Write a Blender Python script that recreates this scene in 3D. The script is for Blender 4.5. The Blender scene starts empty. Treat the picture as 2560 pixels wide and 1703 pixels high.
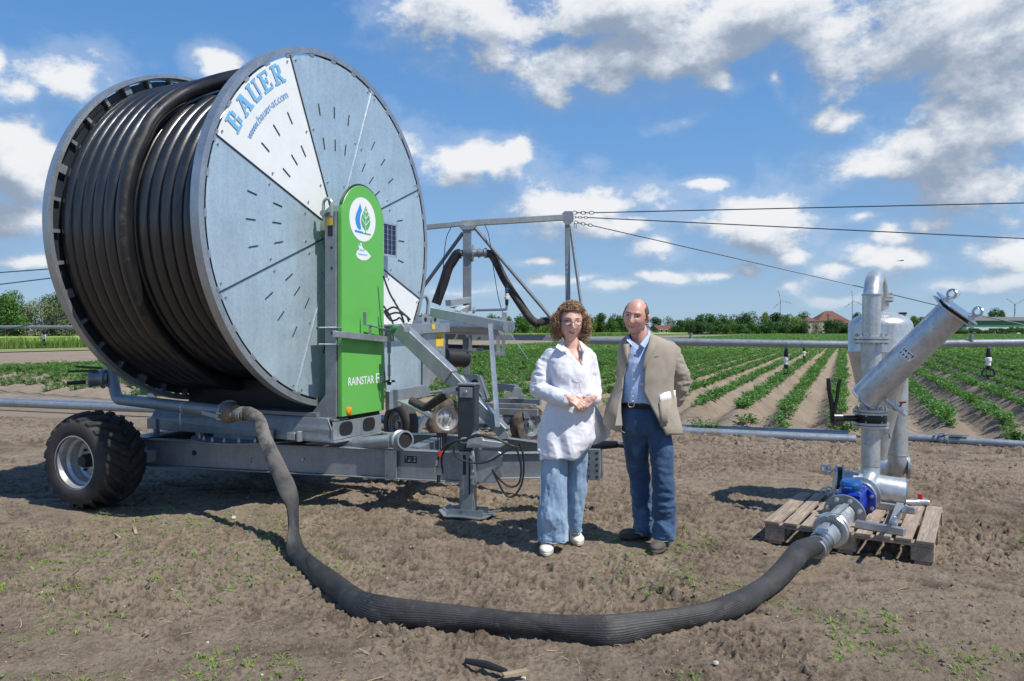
import bpy, bmesh, math, random
import numpy as np
from mathutils import Vector, Matrix
rnd = random.Random(7)
R = math.radians
S = bpy.context.scene
COL = S.collection

# ------------------------------------------------------------------ camera
F, H, HZ = 1900.0, 1.55, 828.0            # focal length in photo pixels, eye height, horizon row
PITCH = math.atan((851.5 - HZ) / F)
cam_d = bpy.data.cameras.new('camera'); cam = bpy.data.objects.new('camera', cam_d); COL.objects.link(cam)
cam_d.sensor_width = 36.0; cam_d.lens = F / 2560 * 36.0; cam_d.clip_start = 0.1; cam_d.clip_end = 8000
cam.location = (0, 0, H); cam.rotation_euler = (R(90) - PITCH, 0, 0)
S.camera = cam

# ------------------------------------------------------------------ view, sun, sky
S.view_settings.view_transform = 'Standard'; S.view_settings.look = 'None'
S.view_settings.exposure = -0.03; S.view_settings.gamma = 1.0; S.view_settings.use_curve_mapping = False
SUN_EL = R(56)
TO_SUN = Vector((0.81, -0.586, 0)).normalized() * math.cos(SUN_EL) + Vector((0, 0, math.sin(SUN_EL)))
sun_d = bpy.data.lights.new('sun', 'SUN'); sun_d.energy = 5.0; sun_d.angle = R(0.53); sun_d.color = (1.0, 0.955, 0.88)
sun = bpy.data.objects.new('sun', sun_d); COL.objects.link(sun)
sun.rotation_euler = TO_SUN.to_track_quat('Z', 'Y').to_euler()
S.cycles.max_bounces = 6; S.cycles.diffuse_bounces = 3; S.cycles.glossy_bounces = 3; S.cycles.transparent_max_bounces = 6


class NT:
    """small helper to wire nodes"""
    def __init__(s, tree): s.t = tree; s.n = tree.nodes; s.l = tree.links
    def node(s, typ, ins=None, **kw):
        n = s.n.new(typ)
        for k, v in kw.items(): setattr(n, k, v)
        for k, v in (ins or {}).items(): s.put(n.inputs[k], v)
        return n
    def put(s, sock, v):
        if hasattr(v, 'is_linked') and hasattr(v, 'node'): s.l.new(v, sock)
        elif hasattr(v, 'outputs'): s.l.new(v.outputs[0], sock)
        else: sock.default_value = v
    def math(s, op, a, b=0.0, c=0.0, clamp=False):
        n = s.n.new('ShaderNodeMath'); n.operation = op; n.use_clamp = clamp
        s.put(n.inputs[0], a); s.put(n.inputs[1], b); s.put(n.inputs[2], c); return n.outputs[0]
    def vmath(s, op, a, b=(0, 0, 0), out=0):
        n = s.n.new('ShaderNodeVectorMath'); n.operation = op
        s.put(n.inputs[0], a); s.put(n.inputs[1], b); return n.outputs[out]
    def mix(s, f, a, b, blend='MIX'):
        n = s.n.new('ShaderNodeMix'); n.data_type = 'RGBA'; n.blend_type = blend
        s.put(n.inputs[0], f); s.put(n.inputs[6], a); s.put(n.inputs[7], b); return n.outputs[2]
    def noise(s, vec, scale, detail=4, rough=0.55, dist=0.0):
        n = s.node('ShaderNodeTexNoise', {'Scale': scale, 'Detail': detail, 'Roughness': rough, 'Distortion': dist})
        s.put(n.inputs['Vector'], vec); return n.outputs[0]
    def ramp(s, f, stops):
        n = s.n.new('ShaderNodeValToRGB'); s.put(n.inputs[0], f)
        e = n.color_ramp.elements
        while len(e) < len(stops): e.new(0.5)
        for i, (p, c) in enumerate(stops):
            e[i].position = p; e[i].color = (*c, 1) if len(c) == 3 else c
        return n.outputs[0]
    def step(s, v, a, b):
        n = s.n.new('ShaderNodeMapRange'); n.interpolation_type = 'SMOOTHSTEP'
        s.put(n.inputs[0], v); n.inputs[1].default_value = a; n.inputs[2].default_value = b; return n.outputs[0]


# the sky: Nishita sky with fair-weather cumulus given as a function of direction
W = bpy.data.worlds.new('World'); S.world = W; W.use_nodes = True
w = NT(W.node_tree); w.n.clear()
sky = w.node('ShaderNodeTexSky', sky_type='NISHITA', sun_disc=False)
sky.sun_elevation = SUN_EL; sky.sun_rotation = math.atan2(TO_SUN.x, TO_SUN.y)
sky.altitude = 150; sky.air_density = 1.0; sky.dust_density = 0.6; sky.ozone_density = 2.0
# clouds of the view: centre (photo column, row) in a 2357 px wide grid, radii, weight
CL = [(1120, 40, 190, 85, 1), (1450, 0, 300, 95, 1.1), (1400, 130, 190, 70, 1), (1600, 130, 150, 90, 1.0), (1800, 30, 300, 120, 1.15),
      (1650, 200, 75, 45, .9), (2180, 90, 320, 170, 1.3), (2270, 190, 180, 110, 1.1), (1940, 275, 68, 28, 1), (2040, 375, 200, 58, 1),
      (2200, 310, 220, 120, 1.15), (2260, 425, 180, 62, 1), (1345, 478, 200, 58, .95), (1720, 525, 150, 60, 1.15), (1060, 372, 150, 52, 1.1), (905, 330, 100, 60, 1),
      (1170, 362, 42, 36, .9), (150, 190, 140, 85, 1), (60, 215, 90, 60, .9), (30, 350, 120, 115, 1.15), (25, 520, 100, 60, 1.1),
      (520, 160, 62, 40, 1.1), (2035, 592, 95, 38, 1), (2300, 570, 95, 40, .9), (1706, 622, 44, 22, 1.1), (1640, 645, 60, 18, .8), (1250, 607, 45, 13, .9),
      (1610, 425, 45, 14, .8), (1500, 575, 70, 32, .9), (1265, 215, 55, 26, .65), (1795, 205, 24, 30, .8), (1100, 665, 150, 16, .8),
      (2290, 638, 65, 26, .9), (60, 625, 90, 22, .8), (1830, 655, 50, 18, .8), (1400, 680, 70, 14, .8), (0, 150, 30, 40, .9), (1270, 655, 60, 18, .8),
      (1960, 680, 90, 14, .7), (2180, 650, 70, 16, .7), (1820, 597, 45, 16, .7), (1560, 285, 35, 12, .45), (1650, 110, 60, 40, .6), (1430, 525, 90, 34, .95), (2120, 520, 60, 24, .9), (1520, 655, 55, 16, .85), (2060, 545, 60, 30, .9), (1940, 620, 45, 14, .7), (1330, 660, 50, 14, .8), (1990, 505, 45, 14, .7), (230, 640, 60, 20, .8)]
g = bpy.data.node_groups.new('cloud density', 'ShaderNodeTree')
g.interface.new_socket('Direction', in_out='INPUT', socket_type='NodeSocketVector')
g.interface.new_socket('Density', in_out='OUTPUT', socket_type='NodeSocketFloat')
q = NT(g); gi = g.nodes.new('NodeGroupInput'); go = g.nodes.new('NodeGroupOutput')
dirn = q.vmath('NORMALIZE', gi.outputs[0])
sx = q.node('ShaderNodeSeparateXYZ', {0: dirn})
az = q.math('ARCTAN2', sx.outputs[0], sx.outputs[1]); el = q.math('ARCSINE', sx.outputs[2])
ae = q.node('ShaderNodeCombineXYZ', {0: az, 1: el})
warp = q.node('ShaderNodeTexNoise', {'Vector': dirn, 'Scale': 6.0, 'Detail': 3.0})
wv = q.vmath('SCALE', q.vmath('SUBTRACT', warp.outputs[1], (.5, .5, .5))); wv.node.inputs[3].default_value = .07
aew = q.vmath('ADD', ae.outputs[0], wv)
acc = None
for (cx, cy, rx, ry, k) in CL:
    X = (cx * 1.0861 - 1280) / F; Y = (HZ - cy * 1.0861) / F
    a0 = math.atan(X); e0 = math.atan(Y * math.cos(a0)); c2 = math.cos(a0) ** 2
    ra = rx * 1.0861 / F * c2 * 1.12; re = ry * 1.0861 / F * math.cos(a0) * 1.15
    n = q.node('ShaderNodeVectorMath', {0: aew, 1: (1 / ra, 1 / re, 0), 2: (-a0 / ra, -e0 / re, 0)}, operation='MULTIPLY_ADD')
    ln = q.vmath('LENGTH', n.outputs[0], out=1)
    v = q.math('MULTIPLY_ADD', ln, -k, k)
    acc = v if acc is None else q.math('SMOOTH_MAX', acc, v, 0.25)
# everywhere outside the framed part of the sky: the same kind of broken cumulus
flat = q.vmath('DIVIDE', dirn, q.node('ShaderNodeCombineXYZ', {0: q.math('ADD', sx.outputs[2], .12), 1: q.math('ADD', sx.outputs[2], .12), 2: 1.0}).outputs[0])
gen = q.math('MULTIPLY_ADD', q.noise(flat, 1.1, 2, .5), 5.0, -3.15)
outside = q.math('MAXIMUM', q.step(q.math('ABSOLUTE', az), .62, .8), q.step(el, .42, .52))
gen = q.math('MULTIPLY_ADD', outside, q.math('ADD', gen, 3.0), -3.0)
acc = q.math('MAXIMUM', acc, gen)
stretch = q.vmath('MULTIPLY', dirn, (1, 1, 1.5))
n1 = q.noise(stretch, 9.0, 10, .58); n2 = q.noise(stretch, 3.5, 3, .5)
n3 = q.noise(stretch, 26.0, 8, .62)
d = q.math('MULTIPLY_ADD', q.math('SUBTRACT', n1, .5), 2.3, acc)
d = q.math('MULTIPLY_ADD', q.math('SUBTRACT', n2, .5), .7, d)
d = q.math('MULTIPLY_ADD', q.math('SUBTRACT', n3, .5), 1.25, d)
g.links.new(d, go.inputs[0])
tc = w.node('ShaderNodeTexCoord')
gd = w.vmath('NORMALIZE', tc.outputs['Generated'])
def dens(v):
    n = w.n.new('ShaderNodeGroup'); n.node_tree = g; w.put(n.inputs[0], v); return n.outputs[0]
d0 = dens(gd)
d1 = dens(w.vmath('ADD', gd, (0.010, 0, 0.022)))
d2 = dens(w.vmath('ADD', gd, (0.02, 0, 0.055)))
alpha = w.math('MAXIMUM', w.step(d0, .0, .62), w.math('MULTIPLY', w.step(d0, -.55, .25), .22))
lit = w.math('ADD', w.math('MULTIPLY', w.math('SUBTRACT', d0, d1), .55), w.math('MULTIPLY', w.math('SUBTRACT', d0, d2), .55))
shade = w.step(w.math('ADD', lit, w.math('MULTIPLY_ADD', d0, -.40, .60)), -.05, 1.0)
ccol = w.ramp(shade, [(0.0, (3.1, 3.8, 4.9)), (.5, (5.9, 6.5, 7.4)), (.8, (8.2, 8.5, 8.9)), (1.0, (9.2, 9.3, 9.5))])
sz = w.node('ShaderNodeSeparateXYZ', {0: gd}).outputs[2]
tint = w.ramp(w.math('MAXIMUM', sz, 0), [(0.0, (4.0, 5.8, 7.5)), (.08, (2.9, 4.9, 7.6)), (.22, (1.75, 4.0, 7.7)), (.42, (.90, 2.75, 6.5)), (1.0, (.4, 1.4, 4.0))])
skyc = w.mix(.88, sky.outputs[0], tint)
fade = w.math('MULTIPLY', alpha, w.step(sz, -.01, .09))
fade = w.math('MULTIPLY', fade, .96)
cmix = w.mix(fade, skyc, ccol)
bg = w.node('ShaderNodeBackground', {'Color': cmix, 'Strength': 0.10})
wo = w.node('ShaderNodeOutputWorld'); w.l.new(bg.outputs[0], wo.inputs[0])


# ------------------------------------------------------------------ geometry helpers
def ray(px, py):
    x = (px - 1280) / F; y = -(py - 851.5) / F
    return np.array([x, math.cos(PITCH) + y * math.sin(PITCH), -math.sin(PITCH) + y * math.cos(PITCH)])
def P(px, py, d):                          # the point at distance d seen at photo pixel (px, py)
    r = ray(px, py); return np.array([0, 0, H]) + r * (d / r[1])
def G(px, py, z=0.0):                      # the point at height z seen at that pixel
    r = ray(px, py); return np.array([0, 0, H]) + r * ((z - H) / r[2])
def onplane(px, py, p0, n):
    r = ray(px, py); o = np.array([0, 0, H]); return o + r * (np.dot(np.asarray(p0) - o, n) / np.dot(r, n))
V = lambda *a: np.array(a, float)
def unit(v): v = np.asarray(v, float); return v / (np.linalg.norm(v) + 1e-12)

def wloc(o):
    l = np.zeros(3)
    while o is not None: l += np.array(o.location); o = o.parent
    return l

class MB:
    def __init__(s): s.v = []; s.f = []; s.m = []; s.cur = 0
    def add(s, vs, fs):
        b = len(s.v); s.v += [tuple(float(c) for c in p) for p in vs]; s.f += [tuple(b + i for i in f) for f in fs]; s.m += [s.cur] * len(fs); return s
    def box(s, o, A, B, Cc, a0, a1, b0, b1, c0, c1):
        o = np.asarray(o, float)
        vs = [o + A * a + B * b + Cc * c for a in (a0, a1) for b in (b0, b1) for c in (c0, c1)]
        return s.add(vs, [(0, 1, 3, 2), (4, 6, 7, 5), (0, 4, 5, 1), (2, 3, 7, 6), (0, 2, 6, 4), (1, 5, 7, 3)])
    def cube(s, c, sx, sy, sz): return s.box(c, V(1, 0, 0), V(0, 1, 0), V(0, 0, 1), -sx / 2, sx / 2, -sy / 2, sy / 2, -sz / 2, sz / 2)
    def bar(s, p, q, w, h, up=(0, 0, 1)):
        p = np.asarray(p, float); q = np.asarray(q, float); L = np.linalg.norm(q - p); a = (q - p) / L
        b = unit(np.cross(np.asarray(up, float), a)); c = np.cross(a, b)
        return s.box(p, a, b, c, 0, L, -w / 2, w / 2, -h / 2, h / 2)
    def tube(s, pts, r, n=12, caps=True, closed=False, hollow=0.0):
        pts = [np.asarray(p, float) for p in pts]; m = len(pts)
        rs = r if hasattr(r, '__len__') else [r] * m
        T = []
        for i in range(m):
            if closed: t = pts[(i + 1) % m] - pts[i - 1]
            else: t = pts[min(i + 1, m - 1)] - pts[max(i - 1, 0)]
            T.append(unit(t))
        ref = V(0, 0, 1) if abs(T[0][2]) < .9 else V(1, 0, 0)
        nn = unit(np.cross(T[0], ref)); vs = []
        for i in range(m):
            nn = unit(nn - T[i] * np.dot(nn, T[i])); bb = np.cross(T[i], nn)
            for k in range(n):
                a = 2 * math.pi * k / n; vs.append(pts[i] + (nn * math.cos(a) + bb * math.sin(a)) * rs[i])
        fs = []
        for i in range(m if closed else m - 1):
            j = (i + 1) % m
            for k in range(n): fs.append((i * n + k, i * n + (k + 1) % n, j * n + (k + 1) % n, j * n + k))
        if not closed and caps: fs.append(tuple(range(n - 1, -1, -1))); fs.append(tuple((m - 1) * n + k for k in range(n)))
        return s.add(vs, fs)
    def cyl(s, p, q, r, n=16, r2=None): return s.tube([p, q], [r, r if r2 is None else r2], n)
    def ring(s, c, ax, r0, r1, t, n=32):
        """washer: inner r0, outer r1, from c to c+ax*t"""
        ax = unit(ax); ref = V(0, 0, 1) if abs(ax[2]) < .9 else V(1, 0, 0); e = unit(np.cross(ax, ref)); f = np.cross(ax, e); c = np.asarray(c, float)
        vs = []
        for k in range(n):
            a = 2 * math.pi * k / n; dd = e * math.cos(a) + f * math.sin(a)
            vs += [c + dd * r0, c + dd * r1, c + dd * r1 + ax * t, c + dd * r0 + ax * t]
        fs = []
        for k in range(n):
            a, b = 4 * k, 4 * ((k + 1) % n)
            for j in range(4): fs.append((a + j, b + j, b + (j + 1) % 4, a + (j + 1) % 4))
        return s.add(vs, fs)
    def lathe(s, c, ax, prof, n=32, caps=True):
        """profile of (radius, distance along the axis)"""
        ax = unit(ax); ref = V(0, 0, 1) if abs(ax[2]) < .9 else V(1, 0, 0); e = unit(np.cross(ax, ref)); f = np.cross(ax, e); c = np.asarray(c, float)
        vs = []
        for (r, h) in prof:
            for k in range(n):
                a = 2 * math.pi * k / n; vs.append(c + (e * math.cos(a) + f * math.sin(a)) * max(r, 1e-4) + ax * h)
        fs = []
        for i in range(len(prof) - 1):
            for k in range(n): fs.append((i * n + k, i * n + (k + 1) % n, (i + 1) * n + (k + 1) % n, (i + 1) * n + k))
        m = (len(prof) - 1) * n
        if caps: fs.append(tuple(range(n))); fs.append(tuple(m + k for k in range(n)))
        return s.add(vs, fs)
    def plate(s, poly, nrm, t):
        """flat polygon (list of points) thickened by t along nrm"""
        nrm = np.asarray(nrm, float); m = len(poly); poly = [np.asarray(p, float) for p in poly]
        vs = poly + [p + nrm * t for p in poly]
        fs = [tuple(range(m - 1, -1, -1)), tuple(range(m, 2 * m))] + [(i, (i + 1) % m, m + (i + 1) % m, m + i) for i in range(m)]
        return s.add(vs, fs)
    def build(s, name, mat=None, parent=None, smooth=False, bevel=0.0, angle=40, fixn=True):
        me = bpy.data.meshes.new(name); o = bpy.data.objects.new(name, me); COL.objects.link(o)
        off = np.zeros(3)
        if parent is not None: o.parent = parent; off = wloc(parent)
        else:
            a = np.array(s.v); off = np.array([(a[:, 0].min() + a[:, 0].max()) / 2, (a[:, 1].min() + a[:, 1].max()) / 2, a[:, 2].min()]); o.location = off
        me.from_pydata([(x - off[0], y - off[1], z - off[2]) for x, y, z in s.v], [], s.f)
        for mm in (mat if isinstance(mat, (list, tuple)) else [mat]):
            if mm is not None: me.materials.append(mm)
        if isinstance(mat, (list, tuple)): me.polygons.foreach_set('material_index', s.m)
        if fixn:
            b = bmesh.new(); b.from_mesh(me); bmesh.ops.recalc_face_normals(b, faces=b.faces); b.to_mesh(me); b.free()
        if smooth:
            me.shade_smooth()
            me.set_sharp_from_angle(angle=R(angle))
        if bevel:
            m = o.modifiers.new('bevel', 'BEVEL'); m.width = bevel; m.segments = 1; m.limit_method = 'ANGLE'; m.angle_limit = R(50)
        me.update(); return o

def raw(name, verts, faces, mat, parent=None, smooth=True):
    me = bpy.data.meshes.new(name)
    verts = np.asarray(verts, np.float32); faces = np.asarray(faces, np.int32)
    me.vertices.add(len(verts)); me.vertices.foreach_set('co', verts.ravel())
    k = faces.shape[1]; me.loops.add(faces.size); me.loops.foreach_set('vertex_index', faces.ravel())
    me.polygons.add(len(faces)); me.polygons.foreach_set('loop_start', np.arange(0, faces.size, k, dtype=np.int32))
    if mat is not None: me.materials.append(mat)
    me.update(calc_edges=True); me.validate()
    if smooth: me.shade_smooth()
    o = bpy.data.objects.new(name, me); COL.objects.link(o)
    if parent is not None: o.parent = parent
    return o

def tag(o, label=None, cat=None, group=None, kind=None):
    if label: o['label'] = label
    if cat: o['category'] = cat
    if group: o['group'] = group
    if kind: o['kind'] = kind
    return o
def empty(name, loc, label=None, cat=None, group=None):
    o = bpy.data.objects.new(name, None); COL.objects.link(o); o.location = tuple(float(c) for c in loc); o.empty_display_size = .2
    return tag(o, label, cat, group)
def copy_tree(o, parent=None):
    c = o.copy(); COL.objects.link(c); c.parent = parent
    for ch in o.children: copy_tree(ch, c)
    return c
def poly_arc(p0, p1, p2, n=8):             # quadratic bend
    p0, p1, p2 = map(np.asarray, (p0, p1, p2)); return [(1 - t) ** 2 * p0 + 2 * t * (1 - t) * p1 + t * t * p2 for t in np.linspace(0, 1, n)]
def smoothpath(pts, n=8):                  # Catmull-Rom through the points
    pts = [np.asarray(p, float) for p in pts]; q = [2 * pts[0] - pts[1]] + pts + [2 * pts[-1] - pts[-2]]; out = []
    for i in range(1, len(q) - 2):
        for t in np.arange(n) / n:
            a, b, c, d_ = q[i - 1], q[i], q[i + 1], q[i + 2]
            out.append(.5 * ((2 * b) + (c - a) * t + (2 * a - 5 * b + 4 * c - d_) * t * t + (3 * b - a - 3 * c + d_) * t ** 3))
    return out + [pts[-1]]

# numpy value noise
def _h(ix, iy, iz, seed):
    ix, iy, iz = np.atleast_1d(ix), np.atleast_1d(iy), np.atleast_1d(iz)
    n = (ix.astype(np.int64) * 374761393 + iy.astype(np.int64) * 668265263 + iz.astype(np.int64) * 2147483647 + seed * 974711) & 0xFFFFFFFF
    n = ((n ^ (n >> 13)) * 1274126177) & 0xFFFFFFFF
    n = ((n ^ (n >> 16)) * 2246822519) & 0xFFFFFFFF
    return ((n ^ (n >> 15)) & 0xFFFF) / 65535.0
def vnoise(x, y, z=None, seed=0):
    x = np.asarray(x, float); y = np.asarray(y, float)
    ix, iy = np.floor(x), np.floor(y); fx, fy = x - ix, y - iy; fx = fx * fx * (3 - 2 * fx); fy = fy * fy * (3 - 2 * fy)
    if z is None:
        o = np.zeros_like(ix)
        a, b, c, d_ = _h(ix, iy, o, seed), _h(ix + 1, iy, o, seed), _h(ix, iy + 1, o, seed), _h(ix + 1, iy + 1, o, seed)
        return (a + (b - a) * fx) * (1 - fy) + (c + (d_ - c) * fx) * fy
    z = np.asarray(z, float); iz = np.floor(z); fz = z - iz; fz = fz * fz * (3 - 2 * fz); r = []
    for k in (0, 1):
        a, b, c, d_ = _h(ix, iy, iz + k, seed), _h(ix + 1, iy, iz + k, seed), _h(ix, iy + 1, iz + k, seed), _h(ix + 1, iy + 1, iz + k, seed)
        r.append((a + (b - a) * fx) * (1 - fy) + (c + (d_ - c) * fx) * fy)
    return r[0] + (r[1] - r[0]) * fz
def fbm(x, y, z=None, o=4, seed=0, g=.5):
    s_, a, t = 0, 1, 0
    for i in range(o):
        s_ = s_ + a * vnoise(x, y, z, seed + i * 17); t += a; a *= g; x = x * 2.03 + 3.1; y = y * 2.03 + 1.7
        if z is not None: z = z * 2.03 + .7
    return s_ / t

# ------------------------------------------------------------------ materials
def mat(name, c1, c2=None, rough=.5, metal=0.0, scale=6.0, detail=4, bump=0.0, bscale=60.0, spec=.5, rv=.0, lo=.3, hi=.7, coat=0, sss=0, trans=0):
    m = bpy.data.materials.new(name); m.use_nodes = True; t = NT(m.node_tree); b = t.n['Principled BSDF']
    co = t.node('ShaderNodeTexCoord').outputs['Object']
    if c2 is None: c2 = tuple(c * .82 for c in c1)
    nz = t.noise(co, scale, detail, .6)
    col = t.ramp(nz, [(lo, c2), (hi, c1)])
    t.put(b.inputs['Base Color'], col); b.inputs['Metallic'].default_value = metal; b.inputs['Specular IOR Level'].default_value = spec
    if rv: t.put(b.inputs['Roughness'], t.math('MULTIPLY_ADD', nz, rv, rough - rv / 2))
    else: b.inputs['Roughness'].default_value = rough
    if bump:
        bn = t.node('ShaderNodeBump', {'Strength': 1.0, 'Distance': bump, 'Height': t.noise(co, bscale, 3, .6)}); t.put(b.inputs['Normal'], bn.outputs[0])
    if coat: b.inputs['Coat Weight'].default_value = coat
    if sss: b.inputs['Subsurface Weight'].default_value = sss; b.inputs['Subsurface Radius'].default_value = (.012, .005, .003)
    m['b'] = 1
    return m
def galv(name, base=(.50, .53, .55), rough=.42, metal=.75, dark=.72, scale=5.0, dirt=0.0):
    """hot-dip galvanised steel: spangle, cloudy patches, faint runs"""
    m = bpy.data.materials.new(name); m.use_nodes = True; t = NT(m.node_tree); b = t.n['Principled BSDF']
    co = t.node('ShaderNodeTexCoord').outputs['Object']
    vo = t.node('ShaderNodeTexVoronoi', {'Vector': co, 'Scale': 55.0}); sp = t.node('ShaderNodeSeparateColor', {0: vo.outputs['Color']}).outputs[0]
    cl = t.noise(co, scale, 6, .65)
    run = t.noise(t.vmath('MULTIPLY', co, (9, 9, .9)), 2.0, 4, .6)
    f = t.math('ADD', t.math('MULTIPLY', cl, .62), t.math('ADD', t.math('MULTIPLY', sp, .12), t.math('MULTIPLY', run, .30)))
    col = t.ramp(f, [(.32, tuple(c * dark for c in base)), (.72, tuple(min(c * 1.12, .9) for c in base))])
    if dirt: col = t.mix(t.math('MULTIPLY', t.step(t.noise(co, 3.0, 5, .65), .5, .72), dirt), col, (.2, .155, .11, 1))
    t.put(b.inputs['Base Color'], col); b.inputs['Metallic'].default_value = metal
    t.put(b.inputs['Roughness'], t.math('MULTIPLY_ADD', f, .25, rough - .12))
    bn = t.node('ShaderNodeBump', {'Strength': .35, 'Distance': .002, 'Height': t.noise(co, 30.0, 3, .6)}); t.put(b.inputs['Normal'], bn.outputs[0])
    return m

M = {}
M['galv'] = galv('galvanised steel', (.46, .49, .515), .38, .70)
M['galv_d'] = galv('weathered galvanised steel', (.31, .34, .36), .46, .6)
M['galv_panel'] = galv('galvanised sheet', (.55, .675, .745), .38, .52, .76, 1.6)
M['galv_new'] = galv('fresh galvanised steel', (.62, .655, .675), .36, .62, .66, 7.0)
M['pipe'] = galv('galvanised pipe', (.36, .40, .43), .45, .55, .72, 9.0, .2)
M['pipe_blue'] = galv('blue grey pipe', (.25, .295, .33), .48, .4, .8, 6.0)
M['white'] = mat('white sheet metal', (.82, .84, .84), (.76, .78, .79), .35)
M['rim'] = galv('wheel rim paint', (.55, .56, .57), .4, .6)
M['rubber'] = mat('tyre rubber', (.055, .053, .051), (.030, .029, .029), .78, bump=.002, bscale=25, scale=9)
M['tyre_dirty'] = mat('dusty tyre rubber', (.11, .095, .078), (.028, .026, .024), .85, scale=7, lo=.42, hi=.72)
M['hose_pe'] = mat('black polyethylene pipe', (.022, .023, .025), (.012, .0125, .014), .30, scale=5, rv=.14, spec=.8, bump=.0006, bscale=40)
M['hose_pe_dusty'] = mat('scuffed polyethylene pipe', (.10, .083, .066), (.015, .015, .016), .5, scale=12, detail=8, lo=.52, hi=.80)
M['black'] = mat('black rubber', (.022, .022, .024), (.014, .014, .015), .5)
M['blackplastic'] = mat('black plastic', (.016, .016, .018), (.01, .01, .011), .32)
M['darksteel'] = mat('dark painted steel', (.045, .058, .07), (.032, .042, .052), .38, .3)
M['green'] = mat('green lacquered sheet', (.135, .475, .088), (.118, .44, .075), .36, scale=2.2, detail=8, coat=.2, rv=.2)
M['greenpaint'] = mat('dark green paint', (.02, .25, .06), (.018, .21, .05), .4)
M['logo_white'] = mat('white sticker', (.84, .85, .85), (.81, .82, .83), .4)
M['logo_blue'] = mat('blue print', (.04, .28, .72), (.04, .27, .69), .4)
M['logo_lblue'] = mat('light blue print', (.21, .49, .78), (.19, .46, .74), .45, scale=20)
M['logo_dblue'] = mat('mid blue print', (.12, .36, .68), (.11, .34, .64), .45)
M['logo_green'] = mat('green print', (.10, .42, .16), (.09, .40, .15), .4)
M['yellow'] = mat('yellow sticker', (.82, .56, .04), (.78, .50, .03), .45)
M['orange'] = mat('orange reflector', (.95, .30, .01), (.75, .2, .01), .2, scale=60)
M['red'] = mat('red plastic', (.62, .035, .03), (.5, .03, .025), .4)
M['blue'] = mat('blue cast iron paint', (.012, .05, .42), (.010, .04, .34), .32, coat=.3)
M['blue_cap'] = mat('blue plastic cap', (.012, .10, .34), (.01, .085, .29), .4)
M['brass'] = mat('dirty coupling metal', (.34, .27, .19), (.13, .10, .07), .5, .5, scale=16)
M['solar'] = mat('solar cell glass', (.012, .022, .075), (.008, .016, .055), .15)
M['chrome'] = mat('bright steel', (.72, .72, .72), (.55, .55, .55), .22, .95, scale=20)
M['ink'] = mat('black ink', (.02, .02, .02), (.015, .015, .015), .5)
M['label_grey'] = mat('grey type plate', (.45, .46, .47), (.4, .41, .42), .45)
M['cream'] = mat('cream plastic', (.72, .68, .55), (.66, .62, .5), .45)

# ================================================================== GROUND
def soil_mat(name, dry=(.335, .268, .198), moist=(.098, .072, .050), field=False):
    m = bpy.data.materials.new(name); m.use_nodes = True; t = NT(m.node_tree); b = t.n['Principled BSDF']
    co = t.node('ShaderNodeTexCoord').outputs['Object']
    big = t.noise(co, .55, 6, .62); mid = t.noise(co, 4.5, 8, .68); fine = t.noise(co, 40.0, 8, .74); grit = t.noise(co, 260.0, 3, .7)
    f = t.math('ADD', t.math('MULTIPLY', big, .46), t.math('ADD', t.math('MULTIPLY', mid, .46), t.math('MULTIPLY', fine, .24)))
    f = t.math('SUBTRACT', f, .03)
    f = t.math('ADD', f, t.math('MULTIPLY', t.math('SUBTRACT', grit, .5), .30))
    f = t.math('ADD', f, t.math('MULTIPLY', t.math('SUBTRACT', t.noise(co, 120.0, 4, .65), .5), .28))
    col = t.ramp(f, [(.40, moist), (.52, tuple((a * .62 + c * .38) for a, c in zip(dry, moist))), (.62, dry), (.80, tuple(a * 1.12 for a in dry))])
    if not field:
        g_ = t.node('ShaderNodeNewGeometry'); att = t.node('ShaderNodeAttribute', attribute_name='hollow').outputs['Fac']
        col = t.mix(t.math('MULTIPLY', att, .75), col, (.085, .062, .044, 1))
        tan = t.step(t.noise(co, 1.3, 4, .6), .52, .70)
        col = t.mix(t.math('MULTIPLY', tan, .45), col, (.30, .222, .155, 1))
    t.put(b.inputs['Base Color'], col); b.inputs['Roughness'].default_value = .93; b.inputs['Specular IOR Level'].default_value = .22
    h = t.math('ADD', t.math('MULTIPLY', fine, 1.3), t.math('MULTIPLY', grit, .35))
    h = t.math('ADD', h, t.math('MULTIPLY', t.noise(co, 110.0, 3, .6), .5))
    bn = t.node('ShaderNodeBump', {'Strength': .9, 'Distance': .020 if not field else .02, 'Height': h}); t.put(b.inputs['Normal'], bn.outputs[0])
    return m
M['soil'] = soil_mat('trampled field soil'); M['soil_field'] = soil_mat('ridged field soil', (.33, .268, .205), (.19, .148, .108), True)
M['soil_far'] = soil_mat('bare soil', (.31, .25, .19), (.20, .155, .115), True)

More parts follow.
